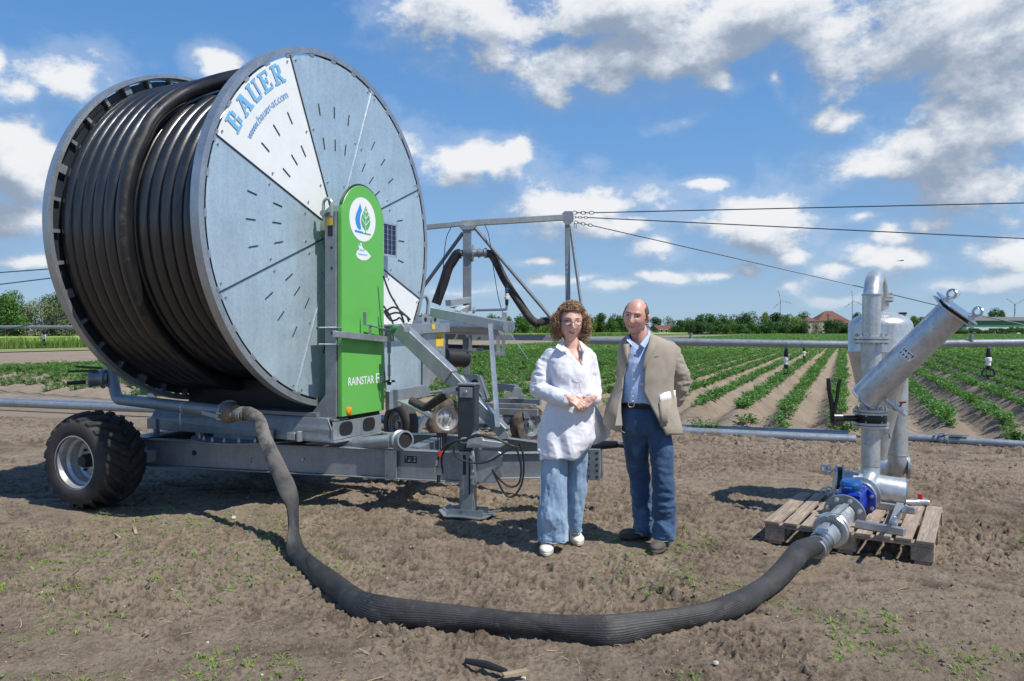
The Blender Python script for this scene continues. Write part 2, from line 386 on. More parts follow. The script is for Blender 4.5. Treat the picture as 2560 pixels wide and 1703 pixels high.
GOFF = 0.0
def ground_h(x, y):
    """height of the trampled soil: swells, clods, tyre lug prints"""
    h = (fbm(x * .7, y * .7, o=3, seed=3) - .5) * .07
    rough = np.clip((fbm(x * .9 + 7, y * .9, o=3, seed=9) - .38) * 4.5, .30, 1.15)
    b = 1 - np.abs(fbm(x * 9, y * 9, o=3, seed=21) * 2 - 1)
    h = h + (b - .55) * .042 * rough
    c = fbm(x * 19 + 2 * fbm(x * 5, y * 5, o=2, seed=33), y * 19, o=4, seed=31, g=.6); h = h + np.clip(c - .49, 0, 1) * .105 * rough * np.clip(fbm(x * 3.1, y * 3.1, o=2, seed=35) * 3 - .7, .25, 1.3)
    e = fbm(x * 48, y * 48, o=2, seed=41); h = h + (np.clip(e, .36, 1) - .5) * .030 * (.35 + rough)
    # lug prints of a tractor tyre crossing behind the visitors
    u = x * .93 - y * .36; v_ = x * .36 + y * .93
    for v0, wd in ((6.15, .36), (7.5, .36), (4.35, .32), (8.9, .36), (5.2, .25)):
        band = np.clip(1 - np.abs(v_ - v0) / wd, 0, 1)
        wv_ = np.sin((u * 14.0 + np.abs(v_ - v0) * 22 + 1.5 * fbm(u * 2, v_ * 2, o=2, seed=5)))
        h = h + np.where(band > 0, np.minimum(band * 3, 1) * (np.clip(wv_, -.3, .6) * .030 - .014) * np.clip(fbm(x * 1.1, y * 1.1, o=2, seed=55) * 3 - .75, 0, 1), 0)
    # crumbly bank in front of the ground pipe
    a = x * .4019 + y * .9157
    bank = np.exp(-((a - 11.1) / .55) ** 2); h = h - GOFF + bank * (.03 + .09 * (fbm(x * 6, y * 6, o=4, seed=61) - .35))
    # trodden flat where the visitors, the support leg and the pallet stand
    for (cx_, cy_, r_) in ((.24, 5.38, .30), (.50, 5.58, .24), (.98, 5.40, .28), (.90, 5.68, .35), (-.36, 6.36, .38), (-3.80, 6.62, .40)):
        w_ = np.exp(-(((x - cx_) ** 2 + (y - cy_) ** 2) / r_ ** 2) ** 2); h = h * (1 - .62 * w_) - .008 * w_
    return h
_x, _y = np.meshgrid(np.linspace(-4, 4, 200), np.linspace(3.2, 7, 150)); GOFF = float(np.percentile(ground_h(_x, _y), 62)); print('soil offset', GOFF)
nc, nr = 1120, 700
ys = [1.3]
for i in range(nr - 1): ys.append(ys[-1] + .00385 * (1 + ys[-1] * .55) * (1.0 if ys[-1] < 9 else 1.5))
ys = np.array(ys); ts = np.linspace(-.86, .86, nc)
Yg, Tg = np.meshgrid(ys, ts, indexing='ij'); Xg = Tg * (Yg + 1.0)
Zg = ground_h(Xg, Yg)
def boxblur(a, k):
    c = np.cumsum(np.pad(a, ((k + 1, k), (0, 0)), 'edge'), 0); a = (c[2 * k + 1:] - c[:-2 * k - 1]) / (2 * k + 1)
    c = np.cumsum(np.pad(a, ((0, 0), (k + 1, k)), 'edge'), 1); return (c[:, 2 * k + 1:] - c[:, :-2 * k - 1]) / (2 * k + 1)
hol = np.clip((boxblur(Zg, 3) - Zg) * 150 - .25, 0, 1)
Ag = Xg * .4019 + Yg * .9157
fade_ = np.clip((Ag - 12.3) / .7, 0, 1); Zg = Zg * (1 - fade_) - .07 * fade_
idx = np.arange(nr * nc).reshape(nr, nc)
fc = np.stack([idx[:-1, :-1], idx[:-1, 1:], idx[1:, 1:], idx[1:, :-1]], -1).reshape(-1, 4)
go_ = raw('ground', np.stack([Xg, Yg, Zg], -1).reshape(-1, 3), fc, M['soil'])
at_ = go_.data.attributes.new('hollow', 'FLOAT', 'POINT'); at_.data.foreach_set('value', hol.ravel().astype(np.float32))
tag(go_, kind='structure')
print('ground rows reach', ys[-1])
# the plain: one sheet to the horizon, just under the modelled soil
b_ = MB(); b_.add([(-4000, -4000, -.09), (4000, -4000, -.09), (4000, 6500, -.09), (-4000, 6500, -.09)], [(0, 1, 2, 3)])
tag(b_.build('plain', M['soil_far'], fixn=False), kind='structure')

# row frame: c across the rows, a along them
RA = math.atan(833 / F); rs_, rc_ = math.sin(RA), math.cos(RA)
def ca(c, a): return (c * rc_ + a * rs_, -c * rs_ + a * rc_)
def ac(x, y): return (x * rc_ - y * rs_, x * rs_ + y * rc_)
PITCH_ROW = .77; C0 = -.11
kmin, kmax = -37, 120
def field_start(c): return 12.55 + .35 * math.sin(c * 1.7) + (.9 if c < -1.2 and c > -5 else 0) + (.5 + .8 * math.sin(c * 5.1) ** 2 if c < -9 else 0)
def ridge(c, a):
    ph = (c - C0) / PITCH_ROW; ph = ph - np.round(ph)
    base = .5 + .5 * np.cos(ph * 2 * math.pi); base = base ** .8
    n = fbm(c * 9, a * 9, o=3, seed=71) - .5
    st = np.clip((a - 12.2) / np.where(c < -9, 3.6, 1.0), 0, 1)
    lvl = np.clip((a - 12.2) / 1.0, 0, 1)
    return (base * .20 + n * .045) * st + .02 * lvl - .075 * (1 - lvl)
as_ = [12.0]
while as_[-1] < 380: as_.append(as_[-1] + .035 * max(1, (as_[-1] / 14) ** 1.6))
as_ = np.array(as_)
for (nm, k0, k1, per, a0, a1) in (('field', kmin, kmax, 10, 0, 1e9),):
    cs = np.linspace(C0 + (k0 - .5) * PITCH_ROW, C0 + (k1 + .5) * PITCH_ROW, (k1 - k0 + 1) * per + 1)
    A_, C_ = np.meshgrid(as_, cs, indexing='ij')
    X_, Y_ = ca(C_, A_)
    keep = (np.abs(X_) < .80 * Y_ + 5)
    Z_ = ridge(C_, A_)
    n0, n1 = A_.shape; idx = np.arange(n0 * n1).reshape(n0, n1)
    q4 = np.stack([idx[:-1, :-1], idx[:-1, 1:], idx[1:, 1:], idx[1:, :-1]], -1)
    kp = keep[:-1, :-1] | keep[1:, 1:]
    q4 = q4[kp]; used = np.zeros(n0 * n1, bool); used[q4.ravel()] = True; remap = np.cumsum(used) - 1
    vv = np.stack([X_, Y_, Z_], -1).reshape(-1, 3)[used]
    tag(raw('field', vv, remap[q4], M['soil_field']), kind='structure'); print('field quads', len(q4))

# ------------------------------------------------------------------ foliage helpers
def leafmat(name, c1, c2, c3=None, scale=1.5, trl=.25, rough=.5, rndw=.5, lo=.35, hi=.7, fine=9.0):
    m = bpy.data.materials.new(name); m.use_nodes = True; t = NT(m.node_tree); b = t.n['Principled BSDF']
    co = t.node('ShaderNodeTexCoord').outputs['Object']; oi = t.node('ShaderNodeObjectInfo')
    nz = t.noise(t.vmath('ADD', co, t.node('ShaderNodeCombineXYZ', {0: t.math('MULTIPLY', oi.outputs['Random'], 37.0), 1: 0, 2: 0}).outputs[0]), scale, 3, .6)
    isl = t.node('ShaderNodeNewGeometry').outputs['Random Per Island']
    f = t.math('ADD', t.math('MULTIPLY', nz, .7), t.math('ADD', t.math('MULTIPLY', isl, .3), t.math('MULTIPLY', t.math('SUBTRACT', oi.outputs['Random'], .5), .25 * rndw)))
    col = t.ramp(f, [(lo, c2), (hi, c1)] if c3 is None else [(lo, c2), (.5 * (lo + hi), c1), (hi + .08, c3)])
    t.put(b.inputs['Base Color'], col); b.inputs['Roughness'].default_value = rough; b.inputs['Specular IOR Level'].default_value = .35
    tr = t.node('ShaderNodeBsdfTranslucent', {'Color': t.mix(1.0, col, (1.1, 1.25, .5, 1), 'MULTIPLY')})
    mx = t.node('ShaderNodeMixShader', {0: trl}); t.l.new(b.outputs[0], mx.inputs[1]); t.l.new(tr.outputs[0], mx.inputs[2])
    t.l.new(mx.outputs[0], t.n['Material Output'].inputs[0]); return m
M['potato'] = leafmat('potato leaf', (.105, .235, .045), (.058, .150, .030), (.19, .35, .08), 3.0, .25, .42, 1.0)
M['weed'] = leafmat('seedling leaf', (.22, .34, .07), (.13, .24, .04), (.34, .44, .12), 5.0, .3, .5)
M['wheat'] = leafmat('wheat blade', (.22, .34, .08), (.10, .20, .045), (.34, .42, .14), .6, .3, .6)
M['bark'] = mat('bark', (.13, .10, .075), (.06, .048, .036), .9, scale=4, bump=.02, bscale=12)
M['straw'] = mat('dry straw', (.50, .40, .26), (.26, .19, .12), .85, scale=5)

def leaf(vs, fs, p, d, n, L, Wd, fold=.25):
    """pointed leaf, two quads along a midrib"""
    d = unit(d); n = unit(n - d * np.dot(n, d)); s = np.cross(d, n)
    b = len(vs); dn = -n * L * .18
    vs += [p, p + d * L * .45 + s * Wd * .5 + n * fold * Wd, p + d * L + dn, p + d * L * .45 - s * Wd * .5 + n * fold * Wd, p + d * L * .5]
    fs += [(b, b + 1, b + 4), (b + 1, b + 2, b + 4), (b + 2, b + 3, b + 4), (b + 3, b, b + 4)]
def potato_clump(seed, stems=9, leaves=7, rad=.20, h=.24, L=.078):
    r = np.random.RandomState(seed); vs, fs = [], []
    for i in range(stems):
        a = r.uniform(0, 6.28); o_ = r.uniform(0, .09); base = V(math.cos(a) * o_, math.sin(a) * o_, 0)
        tilt = r.uniform(.15, 1.0); tip = base + V(math.cos(a) * rad * tilt, math.sin(a) * rad * tilt, h * r.uniform(.55, 1.0))
        for k in range(leaves):
            t = (k + 1) / leaves; p = base + (tip - base) * (t ** .7)
            aa = a + (1 if k % 2 else -1) * r.uniform(.5, 1.5) + r.normal() * .4
            leaf(vs, fs, p, V(math.cos(aa), math.sin(aa), r.uniform(-.25, .45)), V(r.normal() * .35, r.normal() * .35, 1), L * r.uniform(.7, 1.25), L * .68)
    return np.array(vs), fs
def far_clump(seed):
    r = np.random.RandomState(seed); vs, fs = [], []
    for i in range(16):
        a = r.uniform(0, 6.28); q_ = r.uniform(0, .2)
        leaf(vs, fs, V(math.cos(a) * q_, math.sin(a) * q_, r.uniform(.03, .20)), V(math.cos(a), math.sin(a), r.uniform(-.1, .4)), V(r.normal() * .3, r.normal() * .3, 1), .17 * r.uniform(.7, 1.2), .13)
    return np.array(vs), fs
def hidden_mesh(name, vs, fs, mt):
    me = bpy.data.meshes.new(name); me.from_pydata([tuple(map(float, v)) for v in vs], [], fs); me.materials.append(mt); me.update()
    return bpy.data.objects.new(name, me)
def scatter(name, pts, scales, variants, label=None, kind='stuff', tilt=.15):
    """instances of the variant meshes on points (nobody could count them: one object)"""
    pts = np.asarray(pts, np.float32); me = bpy.data.meshes.new(name); me.vertices.add(len(pts)); me.vertices.foreach_set('co', pts.ravel())
    a = me.attributes.new('sc', 'FLOAT', 'POINT'); a.data.foreach_set('value', np.asarray(scales, np.float32))
    r = np.random.RandomState(len(pts)); a = me.attributes.new('rot', 'FLOAT_VECTOR', 'POINT')
    rt = np.stack([r.normal(0, tilt, len(pts)), r.normal(0, tilt, len(pts)), r.uniform(0, 6.28, len(pts))], -1).astype(np.float32); a.data.foreach_set('vector', rt.ravel())
    o = bpy.data.objects.new(name, me); COL.objects.link(o)
    ng = bpy.data.node_groups.new('scatter ' + name, 'GeometryNodeTree')
    ng.interface.new_socket('Geometry', in_out='INPUT', socket_type='NodeSocketGeometry'); ng.interface.new_socket('Geometry', in_out='OUTPUT', socket_type='NodeSocketGeometry')
    N_ = ng.nodes; L_ = ng.links; gi = N_.new('NodeGroupInput'); gt = N_.new('NodeGroupOutput')
    j = N_.new('GeometryNodeGeometryToInstance')
    for vobj in variants:
        oi = N_.new('GeometryNodeObjectInfo'); oi.inputs['Object'].default_value = vobj; L_.new(oi.outputs['Geometry'], j.inputs[0])
    ip = N_.new('GeometryNodeInstanceOnPoints'); ip.inputs['Pick Instance'].default_value = True
    # each variant becomes one instance to pick from
    js = N_.new('GeometryNodeJoinGeometry'); N_.remove(j)
    for vobj in variants:
        oi = N_.new('GeometryNodeObjectInfo'); oi.inputs['Object'].default_value = vobj
        g2 = N_.new('GeometryNodeGeometryToInstance'); L_.new(oi.outputs['Geometry'], g2.inputs[0]); L_.new(g2.outputs[0], js.inputs[0])
    na = N_.new('GeometryNodeInputNamedAttribute'); na.data_type = 'FLOAT'; na.inputs['Name'].default_value = 'sc'
    nr_ = N_.new('GeometryNodeInputNamedAttribute'); nr_.data_type = 'FLOAT_VECTOR'; nr_.inputs['Name'].default_value = 'rot'
    L_.new(gi.outputs[0], ip.inputs['Points']); L_.new(js.outputs[0], ip.inputs['Instance']); L_.new(na.outputs['Attribute'], ip.inputs['Scale']); L_.new(nr_.outputs['Attribute'], ip.inputs['Rotation'])
    L_.new(ip.outputs[0], gt.inputs[0])
    md = o.modifiers.new('scatter', 'NODES'); md.node_group = ng
    if label: o['label'] = label
    o['kind'] = kind; return o

near_v = [hidden_mesh('potato_plant_shape', *potato_clump(s), M['potato']) for s in range(5)]
far_v = [hidden_mesh('potato_far_shape', *far_clump(s), M['potato']) for s in range(3)]
rr = np.random.RandomState(5)
pn, sn, pf, sf = [], [], [], []
for k in range(kmin, kmax + 1):
    c = C0 + k * PITCH_ROW
    a = field_start(c) + rr.uniform(-.3, .3)
    while a < 345:
        x, y = ca(c, a)
        if y > 0 and abs(x) < .78 * y + 4:
            if a < 48:
                for _ in range(2):
                    cc = c + rr.normal() * .035; aa = a + rr.uniform(-.1, .1); x, y = ca(cc, aa)
                    gap = vnoise(np.array([c * 3.0]), np.array([aa * .8]), seed=77)[0]
                    if gap > .1: pn.append((x, y, float(np.squeeze(ridge(np.array(cc), np.array(aa)))) - .015)); sn.append(rr.uniform(.48, .82) * (.72 + .38 * gap) * (1.08 if a > 20 else 1))
            else:
                cc = c + rr.normal() * .05; x, y = ca(cc, a); pf.append((x, y, .17)); sf.append(rr.uniform(.62, .92) * (1 + a / 500))
        a += .21 if a < 48 else (.30 if a < 110 else .30 + (a - 110) / 260)
print('plants', len(pn), len(pf))
# volunteers between the ridges and beside the pipe
for (px, py) in ((1752, 1072), (1775, 1075), (1855, 1060), (1870, 1062), (1885, 1064), (2105, 1078), (2130, 1082), (2150, 1086), (2120, 1081)):
    x, y, z = G(px, py, .05); pn.append((x, y, .04)); sn.append(.75)
tag(scatter('potato_plants', pn, sn, near_v), 'rows of leafy green potato plants on soil ridges')
tag(scatter('distant_potato_plants', pf, sf, far_v), 'far rows of potato plants merging into green field')

# ------------------------------------------------------------------ left side: grass verge, wheat
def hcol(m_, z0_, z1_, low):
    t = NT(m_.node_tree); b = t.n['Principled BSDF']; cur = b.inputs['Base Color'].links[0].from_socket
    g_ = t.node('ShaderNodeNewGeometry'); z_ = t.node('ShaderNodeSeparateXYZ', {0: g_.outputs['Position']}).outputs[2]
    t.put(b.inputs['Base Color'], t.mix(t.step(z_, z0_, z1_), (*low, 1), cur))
M['verge'] = mat('mown grass verge', (.20, .27, .07), (.27, .24, .13), .9, scale=3, detail=6, bump=.03, bscale=20)
M['greenfield'] = mat('green field', (.13, .24, .055), (.09, .17, .04), .9, scale=.05, detail=5)
M['wheat_top'] = mat('wheat canopy', (.42, .52, .14), (.30, .42, .09), .9, scale=.25, detail=8)
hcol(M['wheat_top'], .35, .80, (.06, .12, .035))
M['wheat_side'] = mat('wheat stand side', (.11, .20, .05), (.05, .11, .03), .9, scale=2.5, detail=6)
def sheet(name, cmin, cmax, amin, amax, z, mt, kind='structure', n=60):
    vs, fs = [], []
    for i in range(n + 1):
        a = amin + (amax - amin) * i / n
        for c in (cmin, cmax): x, y = ca(c, a); vs.append((x, y, z))
    for i in range(n): fs.append((2 * i, 2 * i + 1, 2 * i + 3, 2 * i + 2))
    return tag(raw(name, vs, fs, mt, smooth=False), kind=kind)
sheet('grass_verge', -67.5, -58.5, -60, 900, -.03, M['verge'])
sheet('meadow', -200, -67.5, -60, 1500, -.04, M['greenfield'])
sheet('far_field', -70, 900, 352, 1400, -.03, M['greenfield'])
# wheat: canopy with a ragged top edge and blades along its front
vs, fs = [], []
na_, ncw = 260, 7
for i in range(na_ + 1):
    a = -20 + 620 * (i / na_) ** 1.6
    for j in range(ncw):
        c = -68.0 - [0, .5, 2, 6, 14, 26, 40][j]; x, y = ca(c, a)
        z = 0 if j == 0 else .78 + .09 * (vnoise(np.array([a * 1.1]), np.array([c * .6]), seed=4)[0] - .5)
        vs.append((x, y, z))
for i in range(na_):
    for j in range(ncw - 1):
        b = i * ncw + j; fs.append((b, b + 1, b + ncw + 1, b + ncw))
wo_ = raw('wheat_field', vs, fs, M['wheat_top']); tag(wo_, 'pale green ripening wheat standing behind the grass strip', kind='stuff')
def wheat_tuft(seed):
    r = np.random.RandomState(seed); vs, fs = [], []
    for i in range(9):
        x, y = r.normal() * .09, r.normal() * .09; h = r.uniform(.72, .95); lx, ly = r.normal() * .06, r.normal() * .06; w_ = .016
        b = len(vs); vs += [(x - w_, y, 0), (x + w_, y, 0), (x + lx + w_ * .7, y + ly, h), (x + lx - w_ * .7, y + ly, h), (x + lx * 1.6, y + ly * 1.6, h + .09)]; fs += [(b, b + 1, b + 2, b + 3), (b + 3, b + 2, b + 4)]
    return np.array(vs), fs
wv_ = [hidden_mesh('wheat_tuft_shape', *wheat_tuft(s), M['wheat']) for s in range(3)]
wp = []
for i in range(9000):
    a = -20 + 300 * rr.rand() ** 1.3; c = -68 - rr.rand() ** 3 * 6 + .1; x, y = ca(c, a)
    if abs(x) < .8 * y + 4: wp.append((x, y, 0 if c > -69 else .05))
tag(scatter('wheat_blades', wp, rr.uniform(.85, 1.15, len(wp)), wv_), 'upright wheat stalks along the field edge')

# ------------------------------------------------------------------ clods, straw, seedlings on the near soil
def gz(x, y): return float(ground_h(np.array([x]), np.array([y]))[0])
def lump(seed):
    r = np.random.RandomState(seed); b = bmesh.new(); bmesh.ops.create_icosphere(b, subdivisions=1, radius=1)
    for v in b.verts: v.co = v.co * r.uniform(.62, 1.2); v.co.z *= .72
    vs = [tuple(v.co) for v in b.verts]; fs = [tuple(v.index for v in f.verts) for f in b.faces]; b.free(); return vs, fs
M['clod'] = mat('soil clod', (.34, .28, .215), (.21, .165, .122), .95, scale=60, bump=.004, bscale=120)
M['pebble'] = mat('pale pebble', (.60, .56, .50), (.42, .37, .31), .8, scale=40)
lv = [hidden_mesh('clod_shape', *lump(s), M['clod']) for s in range(6)]
cp, cs_ = [], []
n_ = 11000
yy = 3.0 + 9.5 * rr.rand(n_) ** 1.5; xx = (rr.rand(n_) * 1.56 - .78) * (yy + .8)
m1 = fbm(xx * 1.2, yy * 1.2, o=3, seed=91); hh = ground_h(xx, yy)
aa_ = xx * .4019 + yy * .9157
for i in range(n_):
    if (m1[i] > .44 or aa_[i] > 9.8) and aa_[i] < 12.1:
        s_ = .004 + .013 * rr.rand() ** 3.5 + (.012 * rr.rand() if aa_[i] > 10 else 0)
        cp.append((xx[i], yy[i], hh[i] + s_ * .25)); cs_.append(s_)
tag(scatter('soil_clods', cp, cs_, lv, tilt=1.5), 'small crumbs and clods of earth strewn over soil')
pv = [hidden_mesh('pebble_shape', *lump(s + 30), M['pebble']) for s in range(3)]
n_ = 300; yy = 3.2 + 7 * rr.rand(n_) ** 1.5; xx = (rr.rand(n_) * 1.5 - .75) * yy; hh = ground_h(xx, yy)
tag(scatter('pebbles', np.stack([xx, yy, hh + .002], -1), .002 + .007 * rr.rand(n_) ** 2.5, pv, tilt=1.5), 'tiny pale pebbles lying in the soil')
def straw(seed, L=.09):
    r = np.random.RandomState(seed); vs, fs = [], []; n = 4; w_ = r.uniform(.0018, .005); bend = r.normal() * .3
    for i in range(n + 1):
        t = i / n; x = (t - .5) * L; y = bend * (t - .5) ** 2 * L * 2; z = .003 + .006 * math.sin(t * 3 + seed)
        vs += [(x, y - w_, z), (x, y, z + w_ * .9), (x, y + w_, z)]
    for i in range(n):
        b = 3 * i; fs += [(b, b + 1, b + 4, b + 3), (b + 1, b + 2, b + 5, b + 4)]
    return vs, fs
sv = [hidden_mesh('straw_shape', *straw(s, L_), M['straw']) for s, L_ in enumerate((.05, .09, .12, .07, .16))]
n_ = 3600; yy = 3.1 + 9 * rr.rand(n_) ** 1.4; xx = (rr.rand(n_) * 1.5 - .75) * yy
m2 = fbm(xx * .8 + 5, yy * .8, o=2, seed=13) > .42; xx, yy = xx[m2], yy[m2]; hh = ground_h(xx, yy)
tag(scatter('crop_residue', np.stack([xx, yy, hh + .004], -1), .14 + .62 * rr.rand(len(xx)) ** 3, sv, tilt=.35), 'scattered bits of dry straw on the soil')
def seedling(seed, n=6, L=.07, W_=.011):
    r = np.random.RandomState(seed); vs, fs = [], []
    for i in range(n):
        a = r.uniform(0, 6.28); le = L * r.uniform(.5, 1.2); up = r.uniform(.35, 1.1); w_ = W_ * r.uniform(.6, 1.1); b = len(vs)
        d_ = V(math.cos(a), math.sin(a), 0); s_ = V(-math.sin(a), math.cos(a), 0) * w_ / 2
        p0 = d_ * .002; p1 = d_ * le * .45 + V(0, 0, le * .55 * up); p2 = d_ * le * 1.0 + V(0, 0, le * .45 * up)
        vs += [p0 - s_ * .6, p0 + s_ * .6, p1 + s_, p1 - s_, p2]; fs += [(b, b + 1, b + 2, b + 3), (b + 3, b + 2, b + 4)]
    return vs, fs
wv2 = [hidden_mesh('seedling_shape', *seedling(s, 4 + s % 5, .055 + .012 * (s % 4), .010 + .003 * (s % 3)), M['weed']) for s in range(7)]
n_ = 12000; yy = 3.05 + 6.0 * rr.rand(n_) ** 1.15; xx = (rr.rand(n_) * 1.5 - .75) * yy
d_ = fbm(xx * 1.0 + 11, yy * 1.0, o=3, seed=17)
# denser in the left foreground and along the front, hardly any on the wheel tracks
px_ = xx / yy * F + 1280; py_ = HZ + F * H / yy
wgt = np.where(px_ < 760, np.where(py_ > 1262, .60, .2), .46) + np.where((py_ > 1385) & (px_ < 1900), .04, 0) - np.where((py_ < 1330) & (px_ > 760), .22, 0) - np.where(px_ > 1780, .10, 0) - np.where((px_ > 760) & (py_ > 1560), .06, 0)
m3 = (d_ < wgt) & (yy < 7.3); xx, yy = xx[m3], yy[m3]; hh = ground_h(xx, yy)
print('weeds', len(xx))
tag(scatter('weeds', np.stack([xx, yy, hh - .002], -1), .28 + .46 * rr.rand(len(xx)) ** 2.2, wv2, tilt=.2), 'sparse bright green grass seedlings sprouting from soil')

# ================================================================== TREES, BUILDINGS, TURBINES
M['leaf_a'] = leafmat('tree leaf mid green', (0.101, 0.209, 0.041), (0.041, 0.101, 0.023), (0.189, 0.324, 0.074), .22, .25, .55)
M['leaf_b'] = leafmat('tree leaf dark green', (0.054, 0.128, 0.030), (0.022, 0.057, 0.016), (0.101, 0.203, 0.047), .22, .2, .55)
M['leaf_c'] = leafmat('tree leaf yellow green', (0.203, 0.290, 0.054), (0.101, 0.176, 0.034), (0.351, 0.419, 0.121), .25, .3, .6)
M['leaf_d'] = leafmat('tree leaf grey green', (0.230, 0.257, 0.149), (0.095, 0.128, 0.061), (0.365, 0.378, 0.257), .3, .2, .7)
M['leaf_far'] = M['leaf_b']
def crown_mesh(name, seed, rx, rz, mt, n=2600, L=.42, lobes=9, lowskirt=.1):
    r = np.random.RandomState(seed); vs = []; lob = []
    for i in range(lobes):
        a = r.uniform(0, 6.28); q_ = r.uniform(.15, .75) * rx; z = r.uniform(lowskirt, .85) * 2 * rz
        lob.append((math.cos(a) * q_ * (1.15 - .5 * z / (2 * rz)), math.sin(a) * q_ * (1.15 - .5 * z / (2 * rz)), z, r.uniform(.30, .52) * rx))
    lob.append((0, 0, rz * 1.0, rx * .62)); lob.append((0, 0, rz * 1.55, rx * .42))
    w_ = np.array([l[3] ** 2 for l in lob]); pick = r.choice(len(lob), n, p=w_ / w_.sum()); lob = np.array(lob)[pick]
    d_ = r.normal(size=(n, 3)); d_ /= np.linalg.norm(d_, axis=1)[:, None]; rad = lob[:, 3] * (r.uniform(.55, 1.12, n))
    p = lob[:, :3] + d_ * rad[:, None]; p[:, 2] = np.clip(p[:, 2], .12, None)
    t1 = np.cross(d_ + r.normal(size=(n, 3)) * .7, r.normal(size=(n, 3))); t1 /= np.linalg.norm(t1, axis=1)[:, None]
    t2 = np.cross(t1, d_ + r.normal(size=(n, 3)) * .6); t2 /= np.linalg.norm(t2, axis=1)[:, None]
    s_ = (L * r.uniform(.5, 1.25, n))[:, None]
    vs = np.stack([p - t1 * s_ * .5, p + t2 * s_ * .38, p + t1 * s_ * .6, p - t2 * s_ * .38], 1).reshape(-1, 3); fs = np.arange(4 * n).reshape(n, 4)
    me = bpy.data.meshes.new(name); me.vertices.add(len(vs)); me.vertices.foreach_set('co', vs.astype(np.float32).ravel()); me.loops.add(4 * n)
    me.loops.foreach_set('vertex_index', fs.astype(np.int32).ravel()); me.polygons.add(n); me.polygons.foreach_set('loop_start', np.arange(0, 4 * n, 4, dtype=np.int32)); me.materials.append(mt); me.update(calc_edges=True)
    return me
def trunk_mesh(seed, h, r0):
    m = MB(); r = np.random.RandomState(seed)
    m.tube([V(0, 0, -.3), V(r.normal() * .1, r.normal() * .1, h * .5), V(r.normal() * .3, r.normal() * .3, h)], [r0, r0 * .7, r0 * .25], 7)
    for i in range(5):
        a = r.uniform(0, 6.28); z = h * r.uniform(.35, .7); m.tube([V(0, 0, z), V(math.cos(a) * h * .15, math.sin(a) * h * .15, z + h * .14), V(math.cos(a) * h * .26, math.sin(a) * h * .26, z + h * .34)], [r0 * .4, r0 * .28, r0 * .08], 5)
    me = bpy.data.meshes.new('trunk'); me.from_pydata(m.v, [], m.f); me.materials.append(M['bark']); me.update(); return me
TR = {}
def tree(kind, x, y, height, width, label, group, name='tree', cat='tree'):
    """kind: a mid, b dark, c yellow, d sparse grey green; shares crown shapes between trees"""
    v = rnd.randrange(3); near = y < 200
    key = (kind, v, near)
    if key not in TR:
        mt = M['leaf_' + kind]; n = {'d': 1100}.get(kind, 2600)
        TR[key] = (crown_mesh('crown', 11 * v + ord(kind), 1.0, 1.0, mt, int(n * (2.6 if near else 1)), .085 if near else .125, 9 + v * 2, .05), trunk_mesh(v + 3, 1.6, .055))
    cm, tm = TR[key]
    e = empty(name, (x, y, -.05), label, cat, group)
    c = bpy.data.objects.new('crown', cm); t_ = bpy.data.objects.new('trunk', tm)
    for o in (c, t_): COL.objects.link(o); o.parent = e
    c.rotation_euler.z = rnd.uniform(0, 6.28); c.scale = (width / 2, width / 2, height / 1.72); c.location.z = .02 * height
    t_.scale = (height / 2.2,) * 3
    return e
# hedgerow running parallel to the potato rows on the left
i = 0
for a in np.concatenate([np.arange(18, 150, 4.2), np.arange(150, 480, 6.5)]):
    c = -128 + rnd.uniform(-3, 3); x, y = ca(c, a)
    if abs(x) > .8 * y + 10: continue
    px = x / y * F + 1280
    if 420 < px < 1040: continue
    hgt = rnd.uniform(5.4, 7.0) if px < 420 else rnd.uniform(5.8, 8.2)
    k = rnd.choice('aabac'); 
    spots = [(30, 'at the left picture edge'), (70, 'above the left sprinkler'), (110, 'right above the left sprinkler'), (150, 'between left sprinkler and reel'), (330, 'touching the left rim of the reel'), (421, 'hidden behind the left rim of the reel'), (1150, 'between reel and boom post'), (1190, 'behind the boom post'), (1225, 'right of the boom post'), (1262, 'behind the small upright nozzle'), (1300, 'right of the upright nozzle'), (1340, 'behind the hanging hose bend'),
             (1375, 'just left of the woman'), (1415, 'behind the left of the woman\'s head'), (1450, 'behind the right of the woman\'s head'), (1485, 'just right of the woman\'s hair'), (1515, 'midway between woman and man'), (1550, 'just left of the man'), (1590, 'behind the man\'s face'), (1625, 'behind the man\'s ear'), (1670, 'above the man\'s shoulder'), (3000, 'right of the man')]
    sp_t = next(t for lim, t in spots if px < lim); sz_t = 'tall' if hgt > 7 else ('medium' if hgt > 6.3 else 'low')
    tree(k, x, y, hgt, rnd.uniform(5.5, 7.5) if y < 200 else rnd.uniform(8, 10), sz_t + ' ' + {'a': 'green', 'b': 'dark green', 'c': 'yellow green'}[k] + ' hedgerow tree ' + sp_t, 'trees in the hedgerow'); i += 1
for (px, d, hgt, wd, k, lb) in ((18, 118, 6.3, 6, 'a', 'light green tree at the left picture edge behind the wheat'), (82, 126, 6.0, 7, 'd', 'sparse greyish tree behind the hedgerow near the reel'), (128, 130, 6.4, 6, 'd', 'sparse olive tree with bare twigs behind the hedgerow'), (160, 128, 6.2, 5, 'd', 'thin twiggy tree just left of the reel rim')):
    x = (px - 1280) / F * d; tree(k, x, d, hgt, wd, lb, 'trees in the hedgerow')
